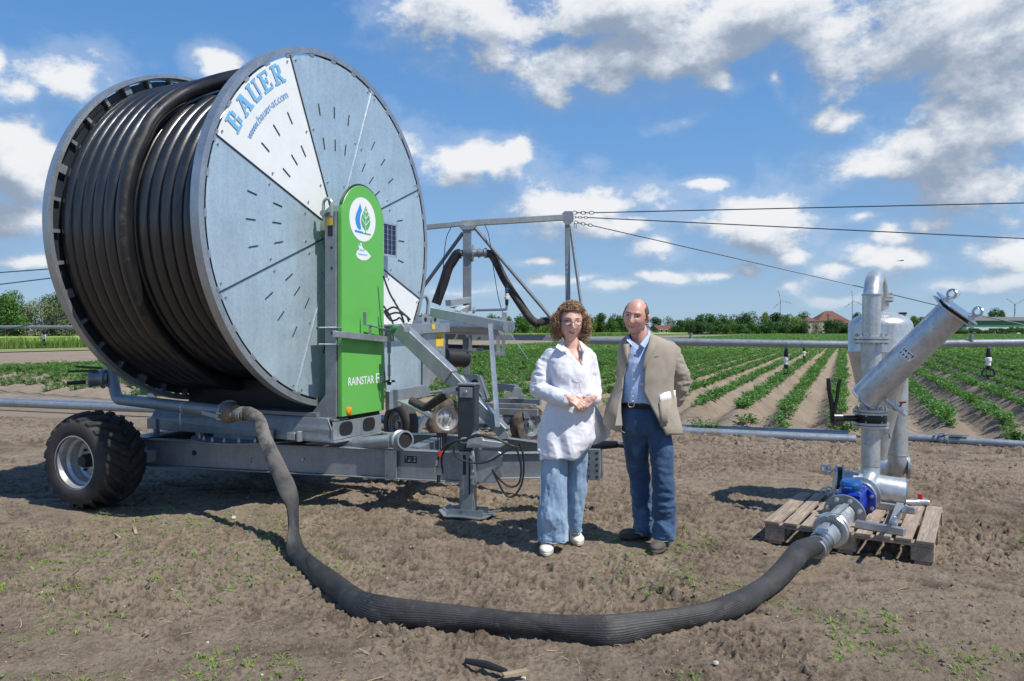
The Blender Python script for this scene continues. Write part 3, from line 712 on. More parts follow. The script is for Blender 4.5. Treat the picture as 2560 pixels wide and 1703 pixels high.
# belt of trees at the far end of the potato field: (column, top row, width px, kind, distance)
belt = [(1500, 792, 40, 'b', 420), (1528, 797, 36, 'a', 400), (1548, 795, 40, 'b', 410), (1640, 800, 34, 'b', 400), (1672, 796, 30, 'd', 500), (1700, 806, 40, 'b', 390),
        (1722, 799, 44, 'a', 380), (1750, 795, 46, 'a', 372), (1778, 794, 46, 'a', 380), (1806, 795, 42, 'b', 390), (1826, 801, 40, 'a', 370), (1846, 796, 36, 'b', 400),
        (1866, 790, 42, 'b', 385), (1890, 797, 40, 'd', 372), (1913, 788, 30, 'c', 370), (1938, 791, 46, 'b', 378), (1966, 795, 44, 'a', 385), (1990, 798, 40, 'c', 372),
        (2004, 788, 34, 'b', 420), (2012, 801, 30, 'd', 368), (2040, 808, 26, 'd', 366), (2078, 804, 48, 'b', 366), (2100, 812, 40, 'b', 372), (2120, 812, 44, 'b', 372), (2142, 790, 22, 'b', 520),
        (2230, 805, 40, 'b', 372), (2285, 796, 34, 'c', 380), (2305, 800, 34, 'b', 372), (2330, 806, 40, 'a', 372), (2360, 810, 40, 'a', 370), (2392, 816, 34, 'a', 366), (1600, 803, 50, 'b', 400), (1575, 803, 44, 'a', 400),
        (2482, 780, 30, 'b', 640), (2505, 786, 26, 'b', 640)]
KN = {'a': 'round mid green', 'b': 'dense dark green', 'c': 'yellowish blossoming', 'd': 'loose grey green'}
marks = [(1560, 'behind the man\'s left side'), (1660, 'behind the man\'s right shoulder'), (1760, 'near the small red roof'), (1880, 'between small red roof and wind turbine'), (1960, 'under the lone wind turbine'), (2030, 'left of the pyramid roofs'),
         (2150, 'in front of the pyramid roofs'), (2300, 'behind the steel filter tank'), (2420, 'left of the green hall'), (2600, 'behind the green hall')]
seen_l = {}
for (px, top, wpx, k, d) in belt:
    x = (px - 1280) / F * d; hgt = H + (HZ - top) / F * d; wd = wpx / F * d * 1.25
    where = next(t for lim, t in marks if px < lim)
    tree(k, x, d, hgt, wd, KN[k] + ' tree ' + where, 'trees at the far end of the field')
for px in range(1690, 2140, 16):           # undergrowth that closes the belt towards the ground
    d = 362 + rnd.uniform(-3, 6); x = (px + rnd.uniform(-5, 5) - 1280) / F * d
    if 2020 < px < 2068: continue
    lm = [(1712, 'right of the farmhouse'), (1745, 'right of the white shed'), (1780, 'between farmhouse and yellow tree'), (1820, 'left of the yellowish tree'), (1860, 'two bushes left of the yellowish tree'), (1900, 'beside the grey green tree'), (1932, 'at the foot of the yellowish tree'), (1965, 'under the lone wind turbine'), (2005, 'right of the lone turbine'), (2030, 'left of the plaster building'), (2085, 'before the pyramid roof'), (2115, 'before the dull red barn'), (3000, 'touching the filter tank')]
    kk_ = rnd.choice('abb'); hb_ = rnd.uniform(3.5, 5.5)
    tree(kk_, x, d, hb_, rnd.uniform(5, 8), ('taller ' if hb_ > 4.5 else 'lower ') + ('mid green' if kk_ == 'a' else 'dark green') + ' undergrowth bush ' + next(t for l_, t in lm if px < l_), 'bushes under the far trees', 'bush', 'bush')
for px in list(range(2330, 2600, 14)):
    d = 345 + rnd.uniform(-3, 6); x = (px + rnd.uniform(-5, 5) - 1280) / F * d
    lm = [(2350, 'left of the strainer cylinder'), (2380, 'behind the strainer cylinder'), (2410, 'below the strainer lid'), (2440, 'at the left corner of the hall'), (2470, 'under the first hall window'), (2500, 'under the second hall window'), (2530, 'below the hall near the right edge'), (3000, 'below the hall at the picture edge')]
    kk_ = rnd.choice('aab'); hb_ = rnd.uniform(1.6, 3.0)
    tree(kk_, x, d, hb_, rnd.uniform(4, 6), ('taller ' if hb_ > 2.3 else 'low ') + ('mid green' if kk_ == 'a' else 'dark green') + ' bush ' + next(t for l_, t in lm if px < l_), 'bushes before the green hall', 'bush', 'bush')

# buildings
M['tile'] = mat('red roof tiles', (.20, .085, .062), (.13, .06, .045), .85, scale=1.5, detail=5)
M['plaster'] = mat('weathered plaster', (.52, .46, .38), (.40, .35, .29), .9, scale=.6)
M['plaster_w'] = mat('white plaster', (.76, .76, .73), (.66, .66, .63), .85, scale=.5)
M['hallgreen'] = mat('green wall cladding', (.10, .26, .16), (.08, .21, .13), .6, scale=.3)
M['hallroof'] = mat('grey sheet roof', (.17, .17, .165), (.13, .13, .125), .7, scale=.3)
M['winglass'] = mat('dark window', (.04, .05, .06), (.03, .035, .04), .2)
def bx(x0, x1, y0, y1, z0, z1): return MB().box((0, 0, 0), V(1, 0, 0), V(0, 1, 0), V(0, 0, 1), x0, x1, y0, y1, z0, z1)
def hip(x0, x1, y0, y1, z0, z1, rl=.0):
    m = MB(); cx, cy = (x0 + x1) / 2, (y0 + y1) / 2; e = .5
    m.add([(x0 - e, y0 - e, z0), (x1 + e, y0 - e, z0), (x1 + e, y1 + e, z0), (x0 - e, y1 + e, z0), (cx - rl, cy, z1), (cx + rl + .01, cy, z1)], [(0, 1, 5, 4), (1, 2, 5), (2, 3, 4, 5), (3, 0, 4), (3, 2, 1, 0)]); return m
def house(d, l, r_, eave, ridge_, label, wall='plaster', rl=0.0, depth=14, wins=3, name='house'):
    x0 = (l - 1280) / F * d; x1 = (r_ - 1280) / F * d; ze = H + (HZ - eave) / F * d; zr = H + (HZ - ridge_) / F * d
    e = empty(name, ((x0 + x1) / 2, d, 0), label, 'building')
    bx(x0, x1, d, d + depth, -.05, ze).build('wall', M[wall], e); hip(x0, x1, d, d + depth, ze + .01, zr, rl).build('roof', M['tile'], e)
    for k in range(wins):
        xc = x0 + (x1 - x0) * (k + .5) / wins; w_ = bx(xc - .7, xc + .7, d - .06, d - .003, ze * .42, ze * .42 + 1.6).build('window', M['logo_white'], e)
        bx(xc - .55, xc + .55, d - .09, d - .062, ze * .42 + .15, ze * .42 + 1.45).build('pane', M['winglass'], w_)
    return e
house(430, 2046, 2122, 802, 777, 'large building with tall red pyramid roof', 'plaster', 2.0)
house(410, 2016, 2048, 803, 793, 'smaller building with low red hipped roof beside tall pyramid roof', 'plaster', 1.0, wins=2)
house(395, 2090, 2130, 815, 802, 'low barn with dull red roof in front of pyramid roof building', 'plaster', 7.0, wins=2)
house(380, 1648, 1684, 825, 813, 'farmhouse with long dark red roof beyond the man', 'plaster', 5.0, wins=3)
house(385, 1696, 1710, 822, 814, 'little white shed with red roof right of the farmhouse', 'plaster_w', 1.0, 6, 1)
d = 360; x0, x1 = (2416 - 1280) / F * d, (2640 - 1280) / F * d
e = empty('industrial_hall', ((x0 + x1) / 2, d, 0), 'long hall with green upper wall, white base and grey roof', 'building')
zz = lambda py: H + (HZ - py) / F * d
bx(x0, x1, d, d + 30, -.05, zz(817)).build('base_wall', M['plaster_w'], e); bx(x0 - .1, x1, d - .12, d + 30, zz(817) + .003, zz(802)).build('upper_wall', M['hallgreen'], e)
mr = MB(); mr.add([(x0 - 1, d - 1.0, zz(802) + .01), (x1, d - 1.0, zz(802) + .01), (x1, d + 15, zz(791)), (x0 - 1, d + 15, zz(791)), (x1, d + 31, zz(802) + .01), (x0 - 1, d + 31, zz(802) + .01)], [(0, 1, 2, 3), (3, 2, 4, 5), (0, 3, 5), (1, 4, 2)]); mr.build('roof', M['hallroof'], e)
for k in range(5):
    xc = x0 + 4 + k * 8.5; wn = bx(xc - 2.2, xc + 2.2, d - .10, d - .004, 1.3, 3.1).build('window', M['logo_white'], e); bx(xc - 2.0, xc + 2.0, d - .13, d - .102, 1.5, 2.9).build('pane', M['winglass'], wn)
e = empty('chimney_stack', ((2259 - 1280) / F * 400, 400, 0), 'pale square chimney with black cap behind the filter tank', 'chimney')
cx_ = (2259 - 1280) / F * 400; m_ = bx(cx_ - 1.2, cx_ + 1.2, 400, 402.4, 0, H + (HZ - 786) / F * 400); m_.build('shaft', M['plaster'], e); bx(cx_ - 1.5, cx_ + 1.5, 399.7, 402.7, H + (HZ - 786) / F * 400 + .01, H + (HZ - 781) / F * 400).build('cap', M['ink'], e)
e = empty('utility_pole', ((2070 - 1280) / F * 390, 390, 0), 'dark wooden pole before the pyramid roof building', 'pole'); px0 = (2070 - 1280) / F * 390
MB().cyl(V(px0, 390, 0), V(px0, 390, H + (HZ - 785) / F * 390), .28, 8).build('post', M['bark'], e); MB().cube(V(px0, 390, H + 39 / F * 390), 2.2, .25, .25).build('crossarm', M['bark'], e)

# wind turbines
M['turbine'] = mat('turbine white', (.42, .46, .50), (.38, .42, .46), .5); M['turbine_red'] = mat('turbine red stripe', (.30, .16, .16), (.27, .14, .14), .5)
def turbine(px, hub, top_of_blade, d, ang, label, foot=835):
    x = (px - 1280) / F * d; zh = H + (HZ - hub) / F * d; L = top_of_blade / F * d
    e = empty('wind_turbine', (x, d, 0), label, 'wind turbine', 'wind turbines on the horizon')
    MB().tube([V(x, d, -1), V(x, d, zh)], [L * .068, L * .042], 10).build('tower', M['turbine'], e, smooth=True)
    MB().box((x, d, zh), V(1, 0, 0), V(0, 1, 0), V(0, 0, 1), -L * .03, L * .03, -L * .09, L * .07, -L * .03, L * .035).build('nacelle', M['turbine'], e)
    MB().lathe(V(x, d - L * .09, zh), V(0, -1, 0), [(L * .035, 0), (L * .03, L * .03), (.01, L * .06)], 10).build('hub', M['turbine'], e, smooth=True)
    for k in range(3):
        a = R(ang + 120 * k); dr = V(math.cos(a), 0, math.sin(a)); pr = V(-math.sin(a), 0, math.cos(a)); m = MB(); c = V(x, d - L * .12, zh)
        for (t0, t1, mi) in ((.03, .45, 0), (.45, .60, 1), (.60, .75, 0), (.75, .90, 1), (.90, 1.0, 0)):
            m.cur = mi
            ww = lambda t: L * (.075 + .03 * max(0, 1 - abs(t - .2) / .2) * 1 - .026 * t)
            p0, p1 = c + dr * L * t0, c + dr * L * t1; w0, w1 = ww(t0), ww(t1); th = V(0, 1, 0) * L * .012
            m.add([p0 - pr * w0 * .4, p0 + pr * w0 * .6, p1 + pr * w1 * .6, p1 - pr * w1 * .4, p0 - pr * w0 * .4 + th, p0 + pr * w0 * .6 + th, p1 + pr * w1 * .6 + th, p1 - pr * w1 * .4 + th],
                  [(0, 1, 2, 3), (7, 6, 5, 4), (0, 4, 5, 1), (1, 5, 6, 2), (2, 6, 7, 3), (3, 7, 4, 0)])
        m.build('blade', [M['turbine'], M['turbine_red']], e)
turbine(1951, 752, 28, 1800, 106, 'wind turbine standing alone above the trees right of the man')
turbine(2131, 753, 27, 1900, 98, 'wind turbine just left of the steel filter column')
turbine(2172, 763, 22, 2400, 138, 'small wind turbine partly hidden behind the filter column')
turbine(2379, 752, 27, 1900, 40, 'wind turbine behind the top end of the strainer cylinder')
turbine(2383, 768, 16, 3000, 100, 'farthest small wind turbine below the one at the strainer')
turbine(2536, 761, 27, 1800, 148, 'wind turbine above the green hall at the right picture edge')
# a bird in the sky
m = MB(); bp = P(2254, 652, 60); m.tube([bp + V(-.16, 0, -.02), bp + V(-.05, 0, 0), bp + V(.12, 0, .03), bp + V(.20, 0, .04)], [.005, .05, .045, .01], 6)
bd = m.build('body', M['ink'], empty('bird', bp, 'small dark bird gliding in the sky above the filter column', 'bird'))
MB().add([bp, bp + V(-.05, -.25, .05), bp + V(-.28, -.5, 0), bp + V(.08, -.1, .02)], [(0, 1, 2, 3)]).build('wing', M['ink'], bd.parent); MB().add([bp, bp + V(-.05, .25, .05), bp + V(-.28, .5, 0), bp + V(.08, .1, .02)], [(3, 2, 1, 0)]).build('wing', M['ink'], bd.parent)

# ================================================================== HOSE REEL MACHINE
YAW = R(24.73)
DU = V(math.sin(YAW), math.cos(YAW), 0); DN = V(math.cos(YAW), -math.sin(YAW), 0); DZ = V(0, 0, 1.0)
DC = V(-1.610, 7.0, 2.464); RF = 1.605; RW = 1.7525
def D(s, u, z): return V(DC[0], DC[1], 0) + DN * s + DU * u + DZ * z          # reel frame, z = true height
def DP(r, th, s=0.0): return DC + DN * s + DU * r * math.cos(th) + DZ * r * math.sin(th)   # polar on a flange
mach = empty('hose_reel_irrigator', (-1.9, 7.0, 0), 'big galvanised hose reel machine with green cabinet, wound black pipe and wheeled chassis', 'irrigation machine')
def dbox(s0, s1, u0, u1, z0, z1): return MB().box(D(0, 0, 0), DN, DU, DZ, s0, s1, u0, u1, z0, z1)

SE = [R(23.8 + 45 * k) for k in range(8)]
def flange(side):
    """a drum side: eight sheet panels bolted on spokes inside a rolled channel rim"""
    s0 = 0.0 if side == 'near' else -RW; o = 1 if side == 'near' else -1
    rim = MB(); n = 160; vs = []
    # channel section: outer band, front lip, rear lip
    sec = [(RF - .052, s0 - o * .004), (RF - .052, s0), (RF, s0), (RF, s0 - o * .085), (RF - .035, s0 - o * .085), (RF - .035, s0 - o * .079), (RF - .007, s0 - o * .079), (RF - .007, s0 - o * .006)]
    for i in range(n):
        th = 2 * math.pi * i / n
        for (r, s) in sec: vs.append(DP(r, th, s))
    k = len(sec); fs = [(i * k + j, ((i + 1) % n) * k + j, ((i + 1) % n) * k + (j + 1) % k, i * k + (j + 1) % k) for i in range(n) for j in range(k)]
    rim.add(vs, fs)
    fl = rim.build('flange', M['galv'] if side == 'near' else M['galv'], mach, smooth=True, angle=30)
    fl['label'] = 'near drum side with printed white panel' if side == 'near' else 'far drum side behind the wound pipe'
    for i in range(8):
        a0, a1 = SE[i] + .0035, SE[i] + R(45) - .0035
        white = side == 'near' and i in (2, 6)
        m = MB(); ro = 1.534; ri = .16; nn = 14; vs = []; ss = s0 - o * .004; t = .004
        for j in range(nn + 1):
            th = a0 + (a1 - a0) * j / nn
            vs += [DP(ri, th, ss), DP(ro, th, ss), DP(ro, th, ss - o * t), DP(ri, th, ss - o * t)]
        fs = [(4 * j + q_, 4 * (j + 1) + q_, 4 * (j + 1) + (q_ + 1) % 4, 4 * j + (q_ + 1) % 4) for j in range(nn) for q_ in range(4)]
        fs += [(0, 1, 2, 3), (4 * nn + 3, 4 * nn + 2, 4 * nn + 1, 4 * nn)]
        m.add(vs, fs); pb = m.build('panel', M['white'] if white else M['galv_panel'], fl)
        if white: pb['label'] = 'white panel printed with blue lettering' if i == 2 else 'plain white panel low on the right'
        # folded seam lip along one edge and dark joint
        m = MB(); dr = DU * math.cos(SE[i]) + DZ * math.sin(SE[i])
        m.bar(DP(.2, SE[i], s0 - o * .003), DP(1.545, SE[i], s0 - o * .003), .010, .014, up=DN); m.build('seam', M['galv_new'] if i in (1, 5) else M['darksteel'], fl)
        # tabs that bridge the gap at the rim
        m = MB()
        for j in range(4):
            th = SE[i] + R(45) * (j + .02) / 4; m.bar(DP(1.528, th, s0 - o * .003), DP(1.56, th, s0 - o * .003), .06 if j else .10, .006, up=DN)
        m.build('rim_tabs', M['galv'], fl)
        if side == 'near':
            for (r_b, dth) in ((1.50, 2.2), (1.50, 42.8), (.92, 3.2), (.92, 41.8), (.45, 7), (.45, 38)):
                th = SE[i] + R(dth); MB().cyl(DP(r_b, th, 0), DP(r_b, th, .006), .0085, 6).build('bolt', M['galv_d'], fl)
            for (r, offs) in ((1.082, (11.5, 22.8, 34.1)), (.788, (11.6, 22.6, 34.3))):
                for da in offs:
                    th = SE[i] + R(da); MB().bar(DP(r - .052, th, .0), DP(r + .052, th, .0), .009, .003, up=DN).build('slot_shade', M['ink'], fl)  # black bars stand for the shade inside the cut openings
    # far side: dark-coloured ring for the shade in the gap, brackets between rim and pipe
    if side == 'far':
        for j in range(36):
            th = R(10 * j + 3); wd = .030 if j % 4 else .075
            MB().bar(DP(1.490, th, s0 + .03), DP(1.562, th, s0 + .03), wd, .05, up=DN).build('bracket', M['galv_d'], fl)
        m = MB().ring(DC + DN * (s0 + .004), DN, 1.30, 1.545, .012, 96); m.build('gap_shade_ring', M['darksteel'], fl)
    else:
        m = MB().lathe(DC + DN * -.01, DN, [(.24, 0), (.24, .012), (.13, .02), (.13, .07), (.07, .075), (.07, .12)], 28); m.build('hub', M['galv'], fl, smooth=True)
    return fl
fn_ = flange('near'); ff_ = flange('far')
m = MB(); m.lathe(DC - DN * (RW - .02), DN, [(1.14, 0), (1.14, RW - .04)], 64); m.build('drum_core', M['galv_d'], mach, smooth=True)

# wound pipe: inner layer over the whole drum, outer layer over the far half with its crossing turn
def wind(name, path, r, mt, n=14):
    m = MB(); m.tube(path, r, n); return m.build(name, mt, mach, smooth=True, angle=80)
pt = []
N1 = 13.0; th = 0
for i in range(int(N1 * 72) + 1):
    th = R(i * 5.0); s = -.075 - .1275 * (i / 72); jit = .004 * math.sin(i * .07)
    pt.append(DP(1.305 + jit, th, max(s, -RW + .075)))
wind('wound_pipe', pt, .0655, M['hose_pe'])['label'] = 'inner layer of wound black pipe'
pt = []
def cross_s(deg):
    xs = [60, 80, 92, 100, 107, 114, 121, 128, 140, 165, 185, 215, 300, 420]; yv = [-.09, -.09, -.11, -.20, -.36, -.55, -.73, -.86, -.955, -.985, -1.0, -1.03, -1.05, -1.10]
    return float(np.interp(deg, xs, yv))
for i in range(0, int(6.05 * 72)):
    deg = 62 + i * 5
    if deg < 420: s = cross_s(deg); rad = 1.430 + (.02 if 85 < deg < 150 else .004) - max(0, (86 - deg)) * .004
    else: s = -1.10 - .1275 * (deg - 420) / 360 * 1.0; rad = 1.428
    pt.append(DP(rad, R(deg), max(s, -RW + .078)))
pt = smoothpath(pt[:40], 2) + pt[40:]
wind('wound_pipe', pt, .0655, M['hose_pe'])['label'] = 'outer layer of wound black pipe with its crossing turn'
# dusty flank of the crossing turn
m = MB(); vs = []; fs = []
ks = list(range(128, 216, 4))
for i, deg in enumerate(ks):
    s = cross_s(deg); c = DP(1.430 + (.02 if deg < 150 else .004), R(deg), s); er = unit(c - DC + DN * -s)
    for a in (18, 34, 50, 64):
        aa = R(a); vs.append(c + (DN * math.sin(aa) + er * math.cos(aa)) * .0668)
for i in range(len(ks) - 1):
    for j in range(3): fs.append((i * 4 + j, (i + 1) * 4 + j, (i + 1) * 4 + j + 1, i * 4 + j + 1))
m.add(vs, fs).build('dirt_streak', M['hose_pe_dusty'], mach, smooth=True)

# ---- lettering on the white panel (flat print)
def glyph(ch):
    """slab letters on a 0..1 box as polygons (boxes x0,x1,y0,y1 or quads)"""
    b = lambda x0, x1, y0, y1: [(x0, y0), (x1, y0), (x1, y1), (x0, y1)]
    g_ = {'B': [b(.02, .66, 0, .13), b(.02, .66, .87, 1), b(.14, .38, .13, .87), b(.38, .66, .44, .57), b(.62, .86, .10, .46), b(.60, .82, .55, .90)],
          'A': [b(.0, .36, 0, .13), b(.56, 1.0, 0, .13), [(.08, .1), (.24, .1), (.50, .87), (.36, .87)], [(.62, .1), (.90, .1), (.68, 1), (.40, 1)], b(.22, .7, .30, .42), b(.22, .68, .88, 1)],
          'U': [b(.0, .44, .87, 1), b(.60, 1.0, .87, 1), b(.10, .34, .14, .87), b(.70, .86, .14, .87), b(.18, .78, 0, .18)],
          'E': [b(.02, .88, 0, .13), b(.02, .86, .87, 1), b(.14, .38, .13, .87), b(.38, .60, .44, .57), b(.55, .66, .34, .67), b(.76, .88, .13, .30), b(.74, .86, .70, .87)],
          'R': [b(.0, .50, 0, .13), b(.02, .66, .87, 1), b(.14, .38, .13, .87), b(.38, .66, .42, .55), b(.60, .84, .50, .90), [(.42, .42), (.62, .45), (.86, .13), (.64, .1)], b(.62, 1.0, 0, .13)]}
    return g_[ch]
m = MB()
for ch, th in zip('BAUER', (150.4, 143.1, 136.2, 129.4, 122.6)):
    t_ = R(th); er = DU * math.cos(t_) + DZ * math.sin(t_); et = -(-DU * math.sin(t_) + DZ * math.cos(t_)); o_ = DP(1.435, t_, .0012)
    hgt, wd = .158, .148
    for kk, pol in enumerate(glyph(ch)): m.plate([o_ + et * (x - .5) * wd + er * (y - .5) * hgt + DN * .00008 * kk for x, y in pol], DN, .0006)
m.build('lettering', M['logo_lblue'], fn_)
def text_mesh(txt, size=1.0, bold=.0, xs=1.0):
    cu = bpy.data.curves.new('t', 'FONT'); cu.body = txt; cu.size = size; cu.offset = bold; cu.resolution_u = 3; cu.align_x = 'LEFT'
    ob = bpy.data.objects.new('t', cu); COL.objects.link(ob); dg = bpy.context.evaluated_depsgraph_get(); dg.update(); me = bpy.data.meshes.new_from_object(ob.evaluated_get(dg))
    vs = np.array([v.co[:] for v in me.vertices]) if len(me.vertices) else np.zeros((0, 3)); fs = [tuple(p.vertices) for p in me.polygons]
    COL.objects.unlink(ob); bpy.data.objects.remove(ob); bpy.data.meshes.remove(me)
    if len(vs): vs[:, 0] *= xs
    return vs, fs
def put_text(m, txt, o_, ex, ey, size, bold=0.0, xs=1.0, nrm=None):
    vs, fs = text_mesh(txt, size, bold, xs)
    if len(vs): m.add([np.asarray(o_) + ex * v[0] + ey * v[1] for v in vs], fs)
    return (vs[:, 0].max() if len(vs) else 0)
m = MB(); word = 'www.bauer-at.com'; adv = {'w': .72, '.': .28, 'b': .56, 'a': .56, 'u': .56, 'e': .56, 'r': .36, '-': .34, 't': .30, 'c': .52, 'o': .56, 'm': .84}
tot = sum(adv[c] for c in word); span = 151.0 - 121.3; acc_ = 0
for ch in word:
    t_ = R(151.0 - span * (acc_ + adv[ch] / 2) / tot); acc_ += adv[ch]
    er = DU * math.cos(t_) + DZ * math.sin(t_); et = -(-DU * math.sin(t_) + DZ * math.cos(t_)); sz = .094
    put_text(m, ch, DP(1.232, t_, .0014) - et * adv[ch] * sz * .46, et, er, sz, -.0004)
m.build('lettering', M['logo_dblue'], fn_, fixn=False)

# ---- upright post, green cabinet
m = dbox(.10, .22, -.300, -.292, .80, 2.60); m.box(D(0, 0, 0), DN, DU, DZ, .10, .108, -.292, -.20, .80, 2.60); m.box(D(0, 0, 0), DN, DU, DZ, .212, .22, -.292, -.20, .80, 2.60)
post = m.build('post', M['galv_d'], mach, bevel=.003)
m = MB(); m.plate([D(.22, -.301, .78), D(-.06, -.301, .78), D(-.06, -.301, .80), D(.10, -.301, .98), D(.22, -.301, .98)], -DU, .008); m.build('gusset', M['galv_d'], post)
dbox(-.12, .24, -.36, -.16, .765, .78).build('base_plate', M['galv_d'], post)
m = MB()
for z, r in ((2.28, .012), (2.10, .011), (1.53, .011), (.86, .012)): m.cyl(D(.175, -.3005, z), D(.175, -.3035, z), r, 12)
m.box(D(0, 0, 0), DN, DU, DZ, .135, .185, -.3035, -.3005, 2.38, 2.48)
m.build('bolt_holes', M['ink'], post)
MB().cyl(D(.16, -.3, .985 - .04), D(.16, -.308, .945), .035, 20).build('cover_disc', M['galv_new'], post)
dbox(.13, .19, -.308, -.3045, 2.475, 2.54).build('warning_label', M['yellow'], post)
m = MB(); m.tube([D(.11, -.33, 2.55), D(.11, -.33, 2.66)] + [D(.11 + .045 - .045 * math.cos(a), -.33, 2.66 + .045 * math.sin(a)) for a in np.linspace(.3, math.pi - .3, 7)] + [D(.20, -.33, 2.66), D(.20, -.33, 2.55)], .014, 8); m.cyl(D(.11, -.31, 2.58), D(.11, -.345, 2.58), .03, 6)
m.build('lifting_eye', M['galv'], post, smooth=True)

uc, ur = .035, .322; zb, zs = .80, 2.545; s0_, s1_ = .225, .272
prof = [(uc - ur, zb), (uc + ur, zb + .0)] + [(uc + ur * math.cos(a), zs + ur * math.sin(a)) for a in np.linspace(0, math.pi, 25)]
m = MB(); m.plate([D(s0_, u, z) for u, z in prof], DN, s1_ - s0_); cab = m.build('cabinet', M['green'], mach, bevel=.004); cab['label'] = 'tall green front cabinet with arched top'
m = MB(); aa = np.linspace(R(-4), R(158), 26); m.tube([D((s0_ + s1_) / 2 + .004, uc + (ur + .006) * math.cos(a), zs + (ur + .006) * math.sin(a)) for a in aa], .012, 8); m.build('edge_seal', M['black'], cab, smooth=True)
def disc_pts(cu_, cz_, ru, rz_, s, n=40): return [D(s, cu_ + ru * math.cos(2 * math.pi * k / n), cz_ + rz_ * math.sin(2 * math.pi * k / n)) for k in range(n)]
LC = (.020, 2.464 + .097); LR = .199
lg = MB().plate(disc_pts(*LC, LR, LR, s1_ + .0008), DN, .0008).build('emblem', M['logo_white'], cab)
def L_(x, y, s=.0020): return D(s1_ + s, LC[0] + x * LR, LC[1] + y * LR)
drop = [(-.02, .72)] + [(-.02 - .40 * math.sin(t) ** 1.0 * (1 - .15 * math.cos(t)), -.02 - .46 * math.cos(math.pi - t) * 1.0) for t in np.linspace(.5, math.pi, 12)] + [(-.02, -.48), (-.02, .2)]
drop = [(-.20, .72), (-.34, .45), (-.50, .20), (-.57, -.03), (-.53, -.25), (-.42, -.42), (-.27, -.50), (-.12, -.46), (-.16, -.30), (-.22, -.05), (-.18, .18), (-.06, .40)]
MB().plate([L_(x, y) for x, y in drop], DN, .0006).build('water_drop', M['logo_blue'], lg)
lf = [(.22, .66), (.08, .42), (-.06, .22), (-.14, .0), (-.10, -.22), (.02, -.38), (.17, -.47), (.27, -.47), (.42, -.38), (.54, -.20), (.58, .0), (.50, .22), (.36, .44)]
MB().plate([L_(x, y, .0028) for x, y in lf], DN, .0006).build('leaf_mark', M['logo_green'], lg)
m = MB()
for k, y in enumerate((.42, .24, .02)): 
    w_ = .10 + k * .08
    for sg in (-1, 1): m.bar(L_(.22, y - w_ * 1.0, .0040), L_(.22 + sg * w_ * 1.35, y + w_ * .25, .0040), .006, .0006, up=DN)
m.bar(L_(.22, .55, .0040), L_(.22, -.47, .0040), .005, .0006, up=DN); m.build('leaf_veins', M['logo_white'], lg)
m = MB(); m.bar(L_(.22, -.46, .0022), L_(.22, -.62, .0022), .012, .0006, up=DN); m.bar(L_(.06, -.62, .0022), L_(.62, -.62, .0022), .014, .0006, up=DN); m.build('leaf_stem', M['logo_green'], lg)
MB().bar(L_(-.60, -.58, .0022), L_(.04, -.60, .0022), .020, .0006, up=DN).build('water_line', M['logo_blue'], lg)
# small sticker
stp = [(-.110, -.030), (-.098, .005), (-.070, .022), (-.078, .068), (-.050, .068), (-.048, .082), (-.030, .082), (-.018, .050), (.010, .032), (.055, .018), (.118, -.022), (.075, -.052), (.030, -.068), (-.03, -.070), (-.085, -.055)]
stk = MB().plate([D(s1_ + .0008, .030 + x, 2.262 + z) for x, z in stp], DN, .0008).build('sticker', M['logo_white'], cab)
m = MB(); put_text(m, 'Teine', D(s1_ + .0022, -.052, 2.272), DU, DZ, .042, .001); put_text(m, 'Kaisersdorf', D(s1_ + .0022, -.052, 2.236), DU, DZ, .030, .001); m.box(D(0, 0, 0), DN, DU, DZ, s1_ + .0018, s1_ + .0024, -.042, -.008, 2.318, 2.330)
m.build('sticker_print', M['logo_lblue'], stk, fixn=False)
def fit_text(m, txt, u0, u1, z0, z1, bold):
    vs, fs = text_mesh(txt, 1.0, bold); x0, x1, y0, y1 = vs[:, 0].min(), vs[:, 0].max(), vs[:, 1].min(), vs[:, 1].max()
    m.add([D(s1_ + .0012, u0 + (v[0] - x0) / (x1 - x0) * (u1 - u0), z0 + (v[1] - y0) / (y1 - y0) * (z1 - z0)) for v in vs], fs)
m = MB(); fit_text(m, 'RAINSTAR', -.198, .190, 1.066, 1.140, .012); fit_text(m, 'E', .222, .276, 1.066, 1.156, .008); fit_text(m, '51', .290, .350, 1.066, 1.128, .008); m.build('lettering', M['logo_white'], cab, fixn=False)
MB().lathe(D(s1_, -.190, .845), DN, [(.036, 0), (.036, .010), (.026, .016)], 20).build('reflector', M['orange'], cab, smooth=True)

# crank bracket in front of the cabinet
m = MB(); bz = 1.525
m.bar(D(.33, -.46, bz), D(.33, .33, bz - .055), .05, .055); m.bar(D(.33, .33, bz - .055), D(.33, .43, bz - .04), .05, .055)
m.bar(D(.29, -.34, bz + .055), D(.10, -.34, bz + .055), .10, .012); m.bar(D(.29, -.34, bz - .09), D(.10, -.34, bz - .09), .10, .012)
cr = m.build('crank_bracket', M['galv'], mach, bevel=.003)
m = MB(); m.bar(D(.33, .02, bz + .08), D(.33, .37, bz + .03), .035, .010); m.bar(D(.33, .05, bz - .01), D(.33, .05, bz + .09), .012, .03, up=DU); m.bar(D(.33, .27, bz - .01), D(.33, .27, bz + .06), .012, .03, up=DU)
m.bar(D(.33, -.03, bz + .075), D(.33, -.03, bz + .20), .035, .010, up=DU); m.bar(D(.33, .37, bz + .03), D(.33, .46, bz - .06), .04, .010); m.build('hook_bar', M['galv'], cr, bevel=.002)
m = MB(); m.cyl(D(.36, .31, bz + .02), D(.36, .31, bz - .18), .018, 10); m.cyl(D(.36, .31, bz - .18), D(.36, .31, bz - .44), .010, 8)
for k in range(9): m.ring(D(.36, .31, bz - .30 - k * .012), DZ, .010, .018, .005, 10)
m.build('spindle', M['galv_d'], cr, smooth=True)
